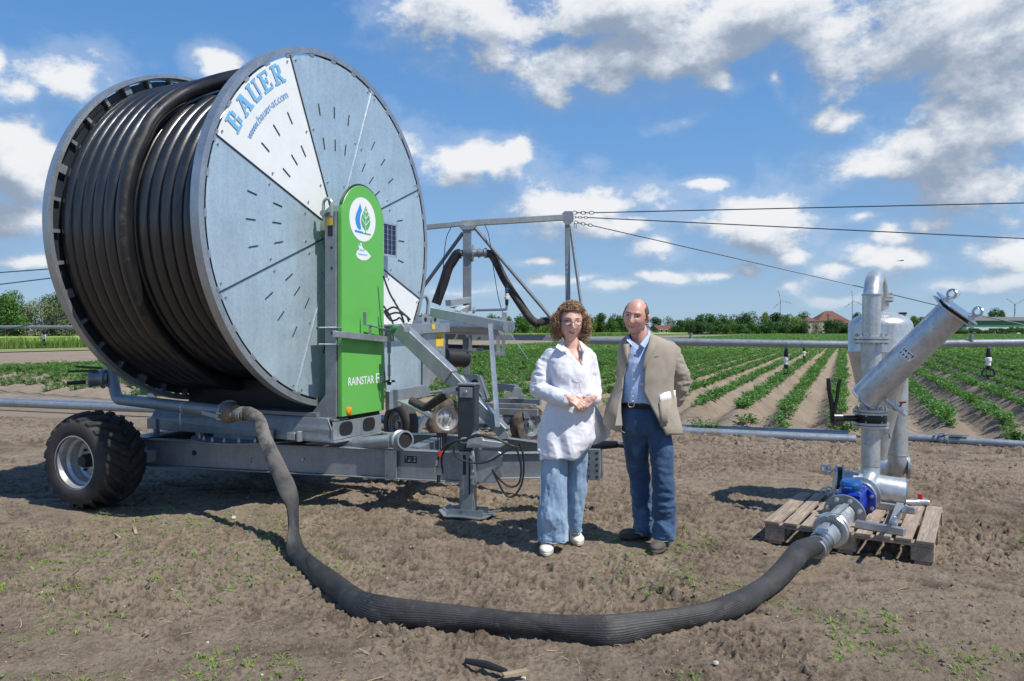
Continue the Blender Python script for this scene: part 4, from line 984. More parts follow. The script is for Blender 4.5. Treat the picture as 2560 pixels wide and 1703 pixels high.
m = MB(); m.lathe(D(.36, .31, bz - .48), DZ, [(.020, 0), (.022, .03), (.012, .05)], 10); m.tube([D(.36 + .05 * math.cos(a), .31 + .05 * math.sin(a), bz - .445) for a in np.linspace(0, 6.28, 17)[:-1]], .009, 6, closed=True); m.bar(D(.31, .31, bz - .445), D(.41, .31, bz - .445), .014, .012); m.build('star_knob', M['blackplastic'], cr, smooth=True)

# solar panel standing off behind the cabinet
def dpl(px, py, s): p = onplane(px, py, DC + DN * s, DN); return p
c00, c10, c11, c01 = dpl(955, 560, .12), dpl(985, 560, .12), dpl(995, 641, .12), dpl(955, 636, .12)
u0, u1, z0, z1 = .50, .795, 2.300, 2.615
fr = MB(); fr.bar(D(.12, .50, z1), D(.12, u1, z1), .016, .02); fr.bar(D(.12, .50, z0), D(.12, u1, z0), .016, .02); fr.bar(D(.12, u1, z0 - .01), D(.12, u1, z1 + .01), .016, .02, up=DU); fr.bar(D(.12, .50, z0), D(.12, .50, z1), .016, .02, up=DU)
sp_ = fr.build('solar_panel', M['galv_new'], mach)
dbox(.118, .122, .50, u1, z0, z1).build('backing', M['logo_white'], sp_)
for i in range(4):
    for j in range(6): dbox(.1225, .1245, .505 + i * .070 + .003, .505 + i * .070 + .066, z0 + .010 + j * .050, z0 + .010 + j * .050 + .046).build('solar_cell', M['solar'], sp_)

# ---- turret frame under the drum
tz0, tz1 = .60, .795; tu0, tu1 = -.43, .42; ts1, ts0 = .27, -1.92
m = MB()
def upl(poly, u, t=.01): m.plate([D(s, u, z) for s, z in poly], DU, t)
m.plate([D(ts1, tu0 + .0, tz0), D(ts1, tu0, .70), D(ts1 - .08, tu0 + .05, tz1), D(ts0 + .02, tu0 + .05, tz1), D(ts0, tu0, .70), D(ts0 + .05, tu0, tz0)], DU, .012)
m.box(D(0, 0, 0), DN, DU, DZ, ts0 + .05, ts1, tu0, tu0 + .09, tz0 - .008, tz0 + .004)
m.box(D(0, 0, 0), DN, DU, DZ, ts0, ts1 - .08, tu0 + .065, tu1, tz1 - .010, tz1 - .002)
m.box(D(0, 0, 0), DN, DU, DZ, ts0, ts1 - .1, tu1, tu1 + .012, tz0, tz1)
m.box(D(0, 0, 0), DN, DU, DZ, ts0, ts0 + .012, tu0 + .07, tu1, tz0, tz1)
tur = m.build('turret_frame', M['galv_d'], mach, bevel=.003)
# end plate with two oval openings
def oval(cu_, cz_, ru, rz_, n=20): return [(cu_ + ru * np.sign(math.cos(t)) * abs(math.cos(t)) ** .6, cz_ + rz_ * np.sign(math.sin(t)) * abs(math.sin(t)) ** .8) for t in np.linspace(0, 2 * math.pi, n, endpoint=False)]
m = MB(); m.box(D(0, 0, 0), DN, DU, DZ, ts1 - .002, ts1 + .008, tu0 + .012, .30, tz0 + .01, tz1 - .03); m.box(D(0, 0, 0), DN, DU, DZ, ts1 - .05, ts1 + .03, tu0 + .012, .30, tz0 - .012, tz0 + .006); m.build('end_plate', M['galv'], tur, bevel=.002)
for cu_ in (-.24, .10):
    m = MB(); m.plate([D(ts1 + .009, u, z) for u, z in oval(cu_, .695, .095, .062)], DN, .002); m.build('oval_opening', M['ink'], tur)
dbox(-1.70, -.06, -.16, .16, .832, 1.085).build('dark_filler', M['ink'], tur)  # black block added to darken the open space under the drum
# floor drum under the reel (dark trough) and side shelf
dbox(-1.80, .05, -.36, .36, .797, .83).build('drip_tray', M['galv_d'], tur)
m = MB(); m.box(D(0, 0, 0), DN, DU, DZ, ts0 - .02, ts0 + .10, tu0 - .02, tu0 + .10, .60, .70); m.cyl(D(ts0 + .04, tu0 + .04, .60), D(ts0 + .04, tu0 + .04, .53), .03, 12); m.cyl(D(ts0 + .04, tu0 + .04, .535), D(ts0 + .04, tu0 + .04, .52), .055, 16); m.build('locking_pin', M['galv_d'], tur)
for s_ in (-.42, -.10):
    m = MB(); m.box(D(0, 0, 0), DN, DU, DZ, s_ - .07, s_ + .02, tu0 - .06, tu0 - .008, .60, .665); m.cyl(D(s_ + .05, tu0 - .035, .59), D(s_ + .05, tu0 - .035, .68), .028, 12); m.build('hinge_block', M['galv'], tur, bevel=.004)
# swivel ring
sw = MB().lathe(D(-.85, -.10, .549), DZ, [(.60, 0), (.60, .012), (.30, .013)], 48).build('swivel_plate', M['galv_d'], mach, smooth=True)
m = MB()
for (s_, w_) in ((-1.28, .10), (-1.02, .16), (-.70, .18)): m.box(D(0, 0, 0), DN, DU, DZ, s_ - w_ / 2, s_ + w_ / 2, -.42, -.30, .562, .605 + .02)
m.lathe(D(-.85, -.05, .562), DZ, [(.38, 0), (.38, .05)], 40); m.build('slewing_ring', M['galv_d'], mach)
m = MB()
for k in range(24):
    a = R(15 * k); p = D(-.85, -.10, .562) + V(math.cos(a), math.sin(a), 0) * .53; m.cyl(p, p + DZ * .022, .014, 6); m.cyl(p + DZ * .022, p + DZ * .035, .007, 6)
m.build('ring_bolts', M['galv_new'], mach)['kind'] = 'stuff'

# ---- chassis
CY = R(14.6); CX = V(math.cos(CY), -math.sin(CY), 0); CQ = V(math.sin(CY), math.cos(CY), 0)   # CX towards the drawbar, CQ away from camera
CO = V(-.40, 6.35, 0)
def Cp(x, q_, z): return CO + CX * x + CQ * q_ + DZ * z
def cbox(x0, x1, q0, q1, z0, z1, m=None): return (m or MB()).box(CO, CX, CQ, DZ, x0, x1, q0, q1, z0, z1)
BZ0, BZ1 = .283, .540
for (q_, lab, sg) in ((0, 'near longitudinal beam', 1), (.95, 'far longitudinal beam', -1)):
    m = MB(); cbox(-3.30, .14, q_, q_ + .010, BZ0 + .012, BZ1 - .012, m); cbox(-3.30, .14, q_ - .035, q_ + .055, BZ1 - .012, BZ1, m); cbox(-3.30, .14, q_ - .035, q_ + .055, BZ0, BZ0 + .012, m)
    o = m.build('chassis_beam', M['galv_d'], mach, bevel=.004); o['label'] = lab
    if q_ == 0:
        cb = o
        m = MB(); m.cyl(Cp(-2.62, -.001, .425), Cp(-2.62, -.004, .425), .024, 20)
        for (x, z) in ((-2.02, .40), (-2.02, .37)): m.cyl(Cp(x, -.001, z), Cp(x, -.003, z), .006, 8)
        m.build('hole', M['ink'], o); MB().cyl(Cp(-1.50, -.001, .415), Cp(-1.50, -.012, .415), .014, 6).build('bolt', M['galv'], o)
        m = MB(); cbox(-.70, -.59, -.045, -.036, BZ0 + .002, BZ1 - .006, m); pl = m.build('joint_plate', M['galv'], o, bevel=.002)
        m = MB()
        for x in (-.68, -.61):
            for z in (.315, .510): m.cyl(Cp(x, -.046, z), Cp(x, -.047, z), .006, 8)
        m.build('plate_holes', M['ink'], pl)
        tp = cbox(-.535, -.425, -.004, -.001, .425, .485).build('type_plate', M['ink'], o)
        m = MB()
        for (a, b, c, d_) in ((-.527, -.514, .465, .478), (-.503, -.480, .437, .455), (-.452, -.434, .437, .455), (-.452, -.434, .466, .480), (-.503, -.466, .470, .473), (-.503, -.470, .462, .464), (-.525, -.510, .450, .452), (-.525, -.510, .440, .442), (-.476, -.458, .450, .452), (-.476, -.458, .440, .442)):
            cbox(a, b, -.0048, -.0042, c, d_, m)
        m.build('plate_print', M['label_grey'], tp)
# rear cross frame with its punched top plate
m = MB(); cbox(-3.32, -3.10, -.036, 1.02, BZ1 + .002, BZ1 + .014, m); cbox(-3.32, -3.30, 0, .95, BZ0, BZ1, m); o = m.build('rear_crossmember', M['galv_d'], mach, bevel=.003)
m = MB()
for (x, q_) in ((-3.24, .30), (-3.24, .46), (-3.18, .62), (-3.24, .78), (-3.16, .12)): m.cyl(Cp(x, q_, BZ1 + .0145), Cp(x, q_, BZ1 + .0155), .035, 12)
m.build('punched_holes', M['ink'], o)
cbox(-1.72, -1.60, .06, .94, BZ0, BZ1 - .02).build('crossmember', M['galv_d'], mach)
cbox(-.62, -.50, .06, .94, BZ0, BZ1 - .02).build('crossmember', M['galv_d'], mach)
# drawbar in front of the support leg
m = MB(); 
for (y0_, y1_) in ((.02, .33), (.95, .45)):
    a_, b2_ = Cp(.12, y0_, 0), Cp(1.00, y1_, 0); dv = unit(b2_ - a_); sv_ = V(-dv[1], dv[0], 0); L_b = np.linalg.norm(b2_ - a_)
    m.box(a_, dv, sv_, DZ, 0, L_b, 0, .01, .325, .52); m.box(a_, dv, sv_, DZ, 0, L_b, -.03, .05, .52, .532); m.box(a_, dv, sv_, DZ, 0, L_b, -.03, .05, .313, .325)
db = m.build('drawbar', M['galv_d'], mach, bevel=.003)
hb = cbox(.98, 1.10, .28, .50, .30, .56).build('hitch_plate', M['galv_d'], mach, bevel=.004)
m = MB()
for k in range(5):
    for x in (1.005, 1.075): m.cyl(Cp(x, .279, .33 + k * .05), Cp(x, .277, .33 + k * .05), .010, 8)
m.build('hitch_holes', M['ink'], hb)
m = MB(); e0 = Cp(1.05, .33, .585); m.tube([Cp(.96, .38, .56), Cp(1.08, .36, .585), Cp(1.24, .33, .600)], [.055, .04, .03], 10); m.ring(Cp(1.315, .315, .585), DZ, .038, .078, .03, 20); m.build('towing_eye', M['blackplastic'], mach, smooth=True)

# support leg with foot
LP = Cp(.04, -.02, 0)
m = MB(); m.box(LP, CX, CQ, DZ, -.075, .075, -.05, .08, .555, 1.10); jl = m.build('support_leg', M['darksteel'], mach, bevel=.012)
m = MB(); m.box(LP, CX, CQ, DZ, -.078, .078, -.053, .083, 1.10, 1.118); m.box(LP, CX, CQ, DZ, -.055, .055, -.058, -.051, 1.00, 1.085); m.cyl(LP + DZ * 1.045 - CQ * .058, LP + DZ * 1.045 - CQ * .070, .016, 10); m.build('leg_cap', M['galv_d'], jl, bevel=.003)
m = MB(); m.box(LP, CX, CQ, DZ, -.062, .058, -.045, .06, .06, .555); m.build('inner_leg', M['galv_d'], jl, bevel=.004)
m = MB(); m.box(LP, CX, CQ, DZ, -.030, -.004, -.0475, -.0455, .36, .555 - .03); m.box(LP, CX, CQ, DZ, .020, .034, -.0475, -.0455, .20, .5); m.build('grease_marks', M['ink'], jl)
m = MB(); f0 = LP + DZ * .02
m.add([f0 + CX * a + CQ * b + DZ * c for a, b, c in ((-.22, -.11, .045), (-.17, -.13, 0), (.13, -.13, -.005), (.18, -.11, .0), (.26, .12, .025), (.15, .14, 0), (-.14, .14, 0), (-.20, .12, .045), (-.22, -.11, .053), (-.17, -.13, .008), (.13, -.13, .003), (.18, -.11, .008), (.26, .12, .033), (.15, .14, .008), (-.14, .14, .008), (-.20, .12, .053))],
      [(0, 7, 6, 1), (1, 6, 5, 2), (2, 5, 4, 3), (8, 9, 14, 15), (9, 10, 13, 14), (10, 11, 12, 13), (0, 1, 9, 8), (1, 2, 10, 9), (2, 3, 11, 10), (3, 4, 12, 11), (4, 5, 13, 12), (5, 6, 14, 13), (6, 7, 15, 14), (7, 0, 8, 15)])
m.box(f0, CX, CQ, DZ, -.15, .15, -.072, -.060, .008, .055); m.box(f0, CX, CQ, DZ, -.15, .15, .070, .082, .008, .055); m.cyl(f0 + CX * -.03 - CQ * .073 + DZ * .05, f0 + CX * -.03 - CQ * .078 + DZ * .05, .014, 10)
m.build('leg_foot', M['galv_d'], jl)
# pin plate behind the leg top flange
m = MB(); m.plate([Cp(.12, -.055, .30), Cp(.28, -.055, .30), Cp(.345, -.055, .36), Cp(.345, -.055, .545), Cp(.30, -.055, .570), Cp(.12, -.055, .570)], CQ, .012); m.box(CO, CX, CQ, DZ, .105, .125, -.10, .10, .285, .62); m.build('bracket_plate', M['galv'], mach, bevel=.004)
m = MB(); 
for z in (.36, .52): m.tube([Cp(.11, -.115, z - .06), Cp(.12, -.12, z), Cp(.11, -.115, z + .05)], .012, 6); m.cyl(Cp(.11, -.11, z), Cp(.11, -.13, z), .018, 8)
m.build('bracket_bolts', M['galv_new'], mach)

# ---- wheels
def make_wheel():
    """wheel in its own frame: outer face towards +x, axle along x"""
    e = bpy.data.objects.new('wheel', bpy.data.meshes.new('wheel')); COL.objects.link(e)
    WW, WR = .40, .405; A = V(1, 0, 0)
    m = MB(); m.lathe(V(0, 0, 0), A, [(.225, .00), (.235, .012), (.27, .020), (.33, .022), (.362, .005), (.380, -.03), (.388, -.10), (.390, -.20), (.388, -.30), (.380, -.37), (.365, -.405), (.33, -.42), (.27, -.42), (.235, -.41), (.225, -.40)], 64, caps=False)
    t = m.build('tyre', M['rubber'], e, smooth=True, angle=60)
    m = MB(); nl = 20
    for side in (-1, 1):
        for k in range(nl):
            a0 = 2 * math.pi * (k + (.5 if side > 0 else 0)) / nl
            vs = []; K = 6
            for j in range(K + 1):
                q_ = j / K; x = -.20 + side * (.012 + .198 * q_); a = a0 + .36 * q_ ** 1.25; rb = .400 - .045 * q_ ** 3; top = rb + .037 - .012 * q_; hw = .026 + .003 * q_
                for (rr_, da) in ((rb - .015, -hw), (top, -hw * .80), (top, hw * .80), (rb - .015, hw)):
                    aa = a + da / rr_; vs.append(V(x, rr_ * math.cos(aa), rr_ * math.sin(aa)))
            fs = [(4 * j + i, 4 * j + i + 1, 4 * (j + 1) + i + 1, 4 * (j + 1) + i) for j in range(K) for i in range(3)] + [(0, 1, 2, 3), (4 * K + 3, 4 * K + 2, 4 * K + 1, 4 * K)]
            m.add(vs, fs)
    m.build('tread_lugs', M['tyre_lug'], e)
    m = MB(); m.lathe(V(0, 0, 0), A, [(.228, .015), (.238, .014), (.240, .004), (.222, -.004), (.212, -.03), (.205, -.075), (.185, -.095), (.178, -.15), (.178, -.17), (.150, -.185), (.148, -.175), (.10, -.150), (.06, -.150), (.01, -.150)], 48, caps=False)
    r = m.build('rim', M['rim'], e, smooth=True, angle=35)
    m = MB(); m.lathe(V(-.16, 0, 0), A, [(.062, 0), (.060, .07), (.048, .10), (.01, .105)], 20)
    for k in range(6):
        a = R(60 * k); c = V(-.15, .10 * math.cos(a), .10 * math.sin(a)); m.cyl(c, c + A * .025, .012, 6)
    m.build('hub', M['ink'], e, smooth=True)
    m = MB(); m.tube([V(-.08, .15, -.14), V(-.04, .155, -.145), V(0, .15, -.135)], .006, 6); m.cyl(V(-.085, .15, -.14), V(-.078, .15, -.14), .022, 10); m.build('valve', M['brass'], e)
    return e
M['tyre_lug'] = mat('scuffed tread rubber', (.062, .054, .046), (.026, .025, .024), .8, scale=14, lo=.45, hi=.75)
wh = make_wheel(); wh.parent = mach
ml = V(*mach.location)
wc = V(-3.80, 6.60, .405); an = math.atan2(-.93, -.37)
wh.location = tuple(wc - ml); wh.rotation_euler = (R(20), 0, 0); wh.rotation_mode = 'XYZ'
wh.rotation_euler = Matrix.Rotation(an, 3, 'Z').to_4x4().to_euler(); wh['label'] = 'near wheel with chunky flotation tyre and silver rim'
w2 = copy_tree(wh, mach); wc2 = wc + V(.45, .0, 0) + V(.375, .927, 0) * 2.3
w2.location = tuple(wc2 - ml); w2.rotation_euler = Matrix.Rotation(an + math.pi, 3, 'Z').to_4x4().to_euler(); w2['label'] = 'far wheel mostly hidden behind the chassis'
m = MB(); m.bar(wc + V(.375, .927, 0) * .2, wc2, .10, .10); m.build('axle', M['galv_d'], mach)
m = MB(); m.bar(wc + V(.375, .927, 0) * .45 + DZ * .0, wc + V(.375, .927, 0) * .45 + CX * .35 + DZ * .0, .12, .10); m.build('axle_bracket', M['galv_d'], mach)

# ---- inlet pipe with elbow, valve and coupling at the left
pa, pb = G(572, 1030, .88), G(300, 999, .88); ptop = P(278, 925, 7.55)
corner = pb + unit(pb - pa) * .07
pth = [pa] + [pb] + list(poly_arc(pb, corner, corner + unit(ptop - corner) * .13, 8))[1:] + [ptop]
m = MB(); m.tube(pth, .054, 20); inl = m.build('inlet_pipe', M['pipe_blue'], mach, smooth=True)
cbx = G(466, 1020, .88); dv = unit(pa - pb); sd = unit(np.cross(dv, DZ))
m = MB(); m.tube([cbx + sd * .058 * math.cos(a) + DZ * .058 * math.sin(a) for a in np.linspace(-.9, math.pi + .9, 16)], .006, 6); m.cyl(cbx + sd * .058 - DZ * .04, cbx + sd * .058 - DZ * .14, .006, 6); m.build('pipe_clip', M['galv'], inl)
m = MB(); m.ring(pa - dv * .02, dv, .055, .098, .03, 28); m.ring(pa + dv * .02, dv, .055, .090, .012, 28); m.build('coupling_ring', M['galv_d'], mach, smooth=True)
m = MB(); m.bar(pa - dv * .30 + sd * .06 - DZ * .02, pa + dv * .0 + sd * .095 - DZ * .03, .012, .035); m.bar(pa - dv * .02 + sd * .10 - DZ * .00, pa + dv * .05 + sd * .10 - DZ * .0, .01, .01); m.bar(pa - dv * .02 + sd * .10 - DZ * .05, pa + dv * .05 + sd * .10 - DZ * .05, .01, .01); m.bar(pa + dv * .05 + sd * .10 - DZ * .055, pa + dv * .05 + sd * .10 + DZ * .005, .01, .01); m.build('clamp_lever', M['galv'], mach)
dv2 = unit(dv + V(.05, -.10, -.02))
m = MB(); m.lathe(pa + dv * .01, dv2, [(.085, 0), (.088, .03), (.078, .05), (.070, .09), (.066, .10), (.066, .115), (.055, .12), (.055, .17), (.060, .175), (.060, .22), (.054, .225), (.054, .26)], 28); m.build('hose_coupling', M['brass'], mach, smooth=True)
HS = pa + dv * .01 + dv2 * .25                        # where the flat hose is clamped on
m = MB(); m.ring(HS - dv2 * .055, dv2, .055, .063, .014, 24); m.ring(HS - dv2 * .025, dv2, .055, .063, .014, 24); m.build('hose_clamp', M['galv'], mach)
vc = P(262, 946, 7.5); vd = unit(V(-.95, -.25, 0))
m = MB(); m.lathe(vc + V(.03, 0, 0), vd, [(.055, 0), (.06, .02), (.10, .03), (.10, .05), (.07, .055), (.078, .13), (.085, .14), (.085, .16), (.04, .165)], 24); m.build('outlet_stub', M['galv_d'], mach, smooth=True)
m = MB(); m.bar(vc + vd * .02 + DZ * .10, vc + vd * .26 + DZ * .12, .02, .022); m.bar(vc + vd * .04 + DZ * .08 - V(0, .05, 0), vc + vd * .30 + DZ * .075 - V(0, .05, 0), .02, .022); m.cyl(vc + vd * .30 - V(0, .06, 0) - DZ * .04, vc + vd * .14 - DZ * .03 - V(0, .06, 0), .020, 10); m.build('coupling_levers', M['blackplastic'], mach)
# green drain cover seen under the drum
m = MB(); gp = P(378, 980, 8.7); m.box(gp, DN, DU, DZ, -.06, .20, -.1, .1, -.03, .05); m.build('pump_cover', M['greenpaint'], mach)
m = MB(); gp2 = P(381, 993, 8.55); m.cyl(gp2, gp2 + V(0, -.05, 0), .05, 16); m.build('pump_cap', M['galv_new'], mach)

# ---- superstructure right of the cabinet: side plates, gantry arm, rails
def dq(px, py, s): return onplane(px, py, DC + DN * s, DN)      # point on the plane parallel to the drum side
def dplate(pts, s, t, name, mt, bev=.002):
    m = MB(); m.plate([dq(x, y, s) for x, y in pts], DN, t); return m.build(name, mt, mach, bevel=bev)
dplate([(958, 838), (1056, 836), (1056, 970), (965, 990)], .02, .01, 'side_plate', M['galv_panel'])
dplate([(1056, 828), (1111, 828), (1111, 917), (1056, 985)], .05, .012, 'side_plate', M['galv'])
sl = dplate([(1090, 830), (1109, 830), (1108, 866), (1090, 866)], .0635, .001, 'warning_label', M['yellow'], 0)
m = MB(); put_text(m, 'A', dq(1093, 848, .066), DU, DZ, .05, .001); put_text(m, 'E', dq(1099, 848, .066), DU, DZ, .05, .001); m.build('label_print', M['ink'], sl, fixn=False)
o = dplate([(958, 811), (1115, 808), (1115, 830), (960, 838)], .065, .05, 'top_rail', M['galv'])
dplate([(1080, 811), (1087, 811), (1087, 823), (1080, 823)], .117, .001, 'warning_label', M['yellow'], 0)
o = dplate([(963, 977), (1053, 962), (1076, 985), (1076, 987), (992, 1004), (992, 1014), (963, 1025)], .13, .05, 'lower_rail', M['galv'], .004)
m = MB()
for (x, y) in ((1100.5, 876), (1092, 889), (1102, 900)): c = dq(x, y, .063); m.cyl(c, c + DN * .012, .012, 8)
m.build('bolt_heads', M['galv_new'], mach)
for x in (1055, 1079):
    m = MB(); m.plate([dq(x, 786, .07), dq(x + 18, 786, .07), dq(x + 18, 810, .07), dq(x, 810, .07)], DN, .01); bk = m.build('bearing_block', M['galv'], mach, bevel=.002)
    MB().cyl(dq(x + 9, 799, .082), dq(x + 9, 799, .082) + DN * .002, .026, 14).build('bearing_hole', M['ink'], bk)
# raised square tube with a pipe end
tA, tB = P(1080, 780, 7.25), P(1272, 818, 6.90)
m = MB(); m.bar(tA, tB, .080, .089); lt = m.build('lift_tube', M['galv'], mach, bevel=.004)
m = MB(); q1 = tA - unit(tB - tA) * .002; m.bar(q1, q1 - unit(tB - tA) * .002, .062, .068); m.build('tube_opening', M['ink'], lt)
dvt = unit(tB - tA); m = MB(); m.tube([tB - V(.02, -.05, 0), tB + V(.0, -.045, 0)], .056, 20); m.build('pipe_end', M['galv'], lt, smooth=True); MB().cyl(tB + V(0, -.0455, 0), tB + V(0, -.047, 0), .044, 20).build('pipe_mouth', M['galv_d'], lt)
cbp = P(1260, 795, 6.95); m = MB(); m.box(cbp, V(1, 0, 0), V(0, 1, 0), DZ, -.02, .025, -.004, .004, -.03, .05); m.build('tab', M['galv'], lt)
# diagonal gantry arm
aA, aB = P(1000, 822, 7.05), P(1128, 942, 6.85); aC = P(1262, 1082, 6.62)
m = MB(); m.bar(aA, aB, .14, .112, up=unit(np.cross(unit(aB - aA), DN))); ga = m.build('gantry_arm', M['galv'], mach, bevel=.006)
m = MB(); m.bar(aB - unit(aC - aB) * .03, aC, .105, .09, up=unit(np.cross(unit(aC - aB), DN))); m.build('gantry_arm_lower', M['galv_d'], ga, bevel=.005)
m = MB(); m.plate([P(1138, 936, 6.95), P(1158, 940, 6.95), P(1205, 990, 6.80), P(1196, 1002, 6.80), P(1130, 962, 6.95)], V(0, 1, 0), .10); m.build('arm_bracket', M['galv_d'], ga, bevel=.003)
m = MB(); m.plate([P(1141, 946, 6.945), P(1153, 948, 6.945), P(1158, 964, 6.945), P(1146, 962, 6.945)], V(0, -1, 0), .003); m.build('bracket_opening', M['ink'], ga)
m = MB(); pc = P(1018, 823, 6.93); m.cyl(pc, pc + V(.0, -.03, 0), .022, 6); m.cyl(pc, pc + V(0, -.012, 0), .03, 14)
pc = P(1153, 987, 6.7); m.build('pivot_bolt', M['chrome'], ga)
m = MB(); m.plate([P(1262, 1078, 6.55), P(1270, 1085, 6.55), P(1272, 1096, 6.55), P(1240, 1100, 6.55)], V(0, 1, 0), .12); m.build('arm_foot', M['galv'], ga)
# thin prop between tube and drawbar
m = MB(); m.bar(P(1226, 810, 6.85), P(1245, 1068, 6.55), .040, .012, up=V(0, 1, 0)); m.bar(P(1221, 810, 6.85), P(1239, 1068, 6.55), .008, .040, up=V(0, 1, 0)); m.build('prop_bar', M['galv'], mach)
# bent exhaust-like hose stub, rail and struts
m = MB(); m.tube(smoothpath([P(1028, 1002, 6.75), P(1048, 1012, 6.7), P(1066, 1018, 6.65), P(1090, 1003, 6.55), P(1118, 985, 6.45)], 5), .038, 14); m.build('bent_pipe', M['rubber_grey'] if 'rubber_grey' in M else M['tyre_dirty'], mach, smooth=True)
m = MB(); m.bar(P(1108, 978, 6.4), P(1142, 972, 6.35), .04, .04); m.cyl(P(1075, 982, 6.45), P(1120, 976, 6.4), .012, 8); m.plate([P(1118, 975, 6.36), P(1142, 970, 6.36), P(1142, 985, 6.36), P(1120, 986, 6.36)], V(0, 1, 0), .03); m.build('tie_rod', M['galv'], mach)
m = MB(); m.plate([P(992, 1004, 7.0), P(1036, 1000, 7.0), P(1082, 1040, 6.8), P(1078, 1047, 6.8)], V(0, 0, 1), .012); m.build('skid_plate', M['galv'], mach)
# hydraulic hoses and coil springs over the cylinder
m = MB(); m.cyl(P(983, 824, 7.12), P(1008, 823, 7.05), .034, 18); m.build('hydraulic_cylinder', M['greenpaint'], mach, smooth=True)
m = MB()
for pts in ([(958, 690), (975, 735), (998, 775), (1010, 805)], [(959, 765), (972, 785), (983, 810)], [(962, 780), (985, 768), (1010, 785), (1026, 800)], [(965, 790), (990, 782), (1015, 790), (1022, 805)], [(962, 775), (975, 800), (990, 800), (1000, 795), (1012, 812)]):
    m.tube(smoothpath([P(x, y, 7.08) for x, y in pts], 6), .009, 7)
m.build('hydraulic_hoses', M['black'], mach, smooth=True)
m = MB(); m.bar(P(966, 835, 7.3), P(990, 833, 7.2), .05, .15); m.build('cylinder_mount', M['galv'], mach)
m = MB(); m.tube(smoothpath([dq(1052, 745, -.05), dq(1064, 742, -.05), dq(1070, 757, -.05), dq(1068, 786, -.05)], 5), .018, 10); m.build('guard_hoop', M['galv'], mach, smooth=True)
# grey outlet tube with quick coupling lying on the chassis
tA, tB = P(868, 1114, 6.75), P(990, 1101, 6.40)
m = MB(); m.tube([tA, tB], .058, 20); ot = m.build('outlet_tube', M['pipe'], mach, smooth=True)
dd = unit(tB - tA); hd = unit(dd + V(.15, -.55, .02))
m = MB(); m.lathe(tB - dd * .01, hd, [(.066, 0), (.075, .02), (.078, .07), (.088, .075), (.088, .09), (.074, .10), (.074, .15), (.080, .152), (.080, .165), (.066, .166), (.064, .08), (.03, .07)], 28); m.build('quick_coupling', M['pipe'], ot, smooth=True)
MB().cyl(tB + hd * .135, tB + hd * .142, .0635, 24).build('tube_mouth', M['ink'], ot)
m = MB(); o_ = tB + hd * .05 - V(.08, .02, 0); m.tube([o_ + DZ * .06, o_ + DZ * .05 - V(.015, 0, 0), o_ - DZ * .06], .005, 5); m.tube([o_ + DZ * .06 + V(.06, 0, 0), o_ - DZ * .06 + V(.05, 0, 0)], .005, 5); m.bar(o_ + DZ * .06, o_ + DZ * .06 + V(.06, 0, 0), .008, .008); m.build('clasp', M['galv_new'], ot)
# hydraulic lines draped over the beam
m = MB()
A1 = [(1108, 1184), (1104, 1150), (1112, 1125), (1135, 1105), (1165, 1098), (1200, 1090), (1240, 1096), (1272, 1112), (1296, 1118)]
A2 = [(1135, 1115), (1136, 1135), (1155, 1150), (1190, 1158), (1225, 1152), (1262, 1130), (1292, 1114), (1301, 1108)]
A3 = [(1290, 1118), (1300, 1150), (1303, 1180), (1296, 1210), (1275, 1217), (1250, 1200), (1230, 1174)]
A4 = [(1300, 1112), (1308, 1140), (1309, 1185), (1300, 1220), (1280, 1242), (1262, 1235), (1245, 1205), (1232, 1178)]
A5 = [(1168, 1096), (1200, 1087), (1250, 1102), (1290, 1120)]
A6 = [(1091, 1172), (1097, 1140), (1106, 1122), (1120, 1108)]
for A_ in (A1, A2, A3, A4, A5, A6): m.tube(smoothpath([P(x, y, 6.16 if x > 1125 else 6.25) for x, y in A_], 6), .0085, 7)
m.build('hydraulic_lines', M['black'], mach, smooth=True)
m = MB(); m.tube([P(1093, 1150, 6.24), P(1091, 1165, 6.24)], .012, 10); m.tube([P(1089, 1168, 6.24), P(1087, 1184, 6.24)], .015, 8); m.build('plug', M['chrome'], mach)
m = MB(); m.tube([P(1097, 1188, 6.24), P(1096, 1206, 6.24)], .015, 8); m.build('plug', M['black'], mach)
m = MB(); m.tube([P(1101, 1128, 6.24), P(1098, 1141, 6.24)], .016, 8); m.build('plug_cap', M['red'], mach)
m = MB(); m.tube(smoothpath([P(1172, 1096, 6.17), P(1156, 1096, 6.17), P(1151, 1102, 6.17), P(1157, 1107, 6.17), P(1170, 1106, 6.17)], 4), .006, 6); m.build('wire_clip', M['galv_new'], mach)
m = MB(); m.plate([P(1180, 1085, 6.20), P(1196, 1080, 6.20), P(1208, 1100, 6.20), P(1270, 1108, 6.20), P(1250, 1120, 6.20), P(1165, 1120, 6.20), P(1168, 1105, 6.2)], V(0, 1, 0), .10); m.build('winch_cover', M['galv'], mach, bevel=.004)
m = MB()
for x in (1095, 1101, 1108, 1115): m.tube([P(x, 1084, 6.7), P(x, 1124, 6.7)], .006, 6); m.tube([P(x, 1082, 6.7), P(x, 1094, 6.7)], .014, 8)
m.build('control_levers', M['black'], mach)

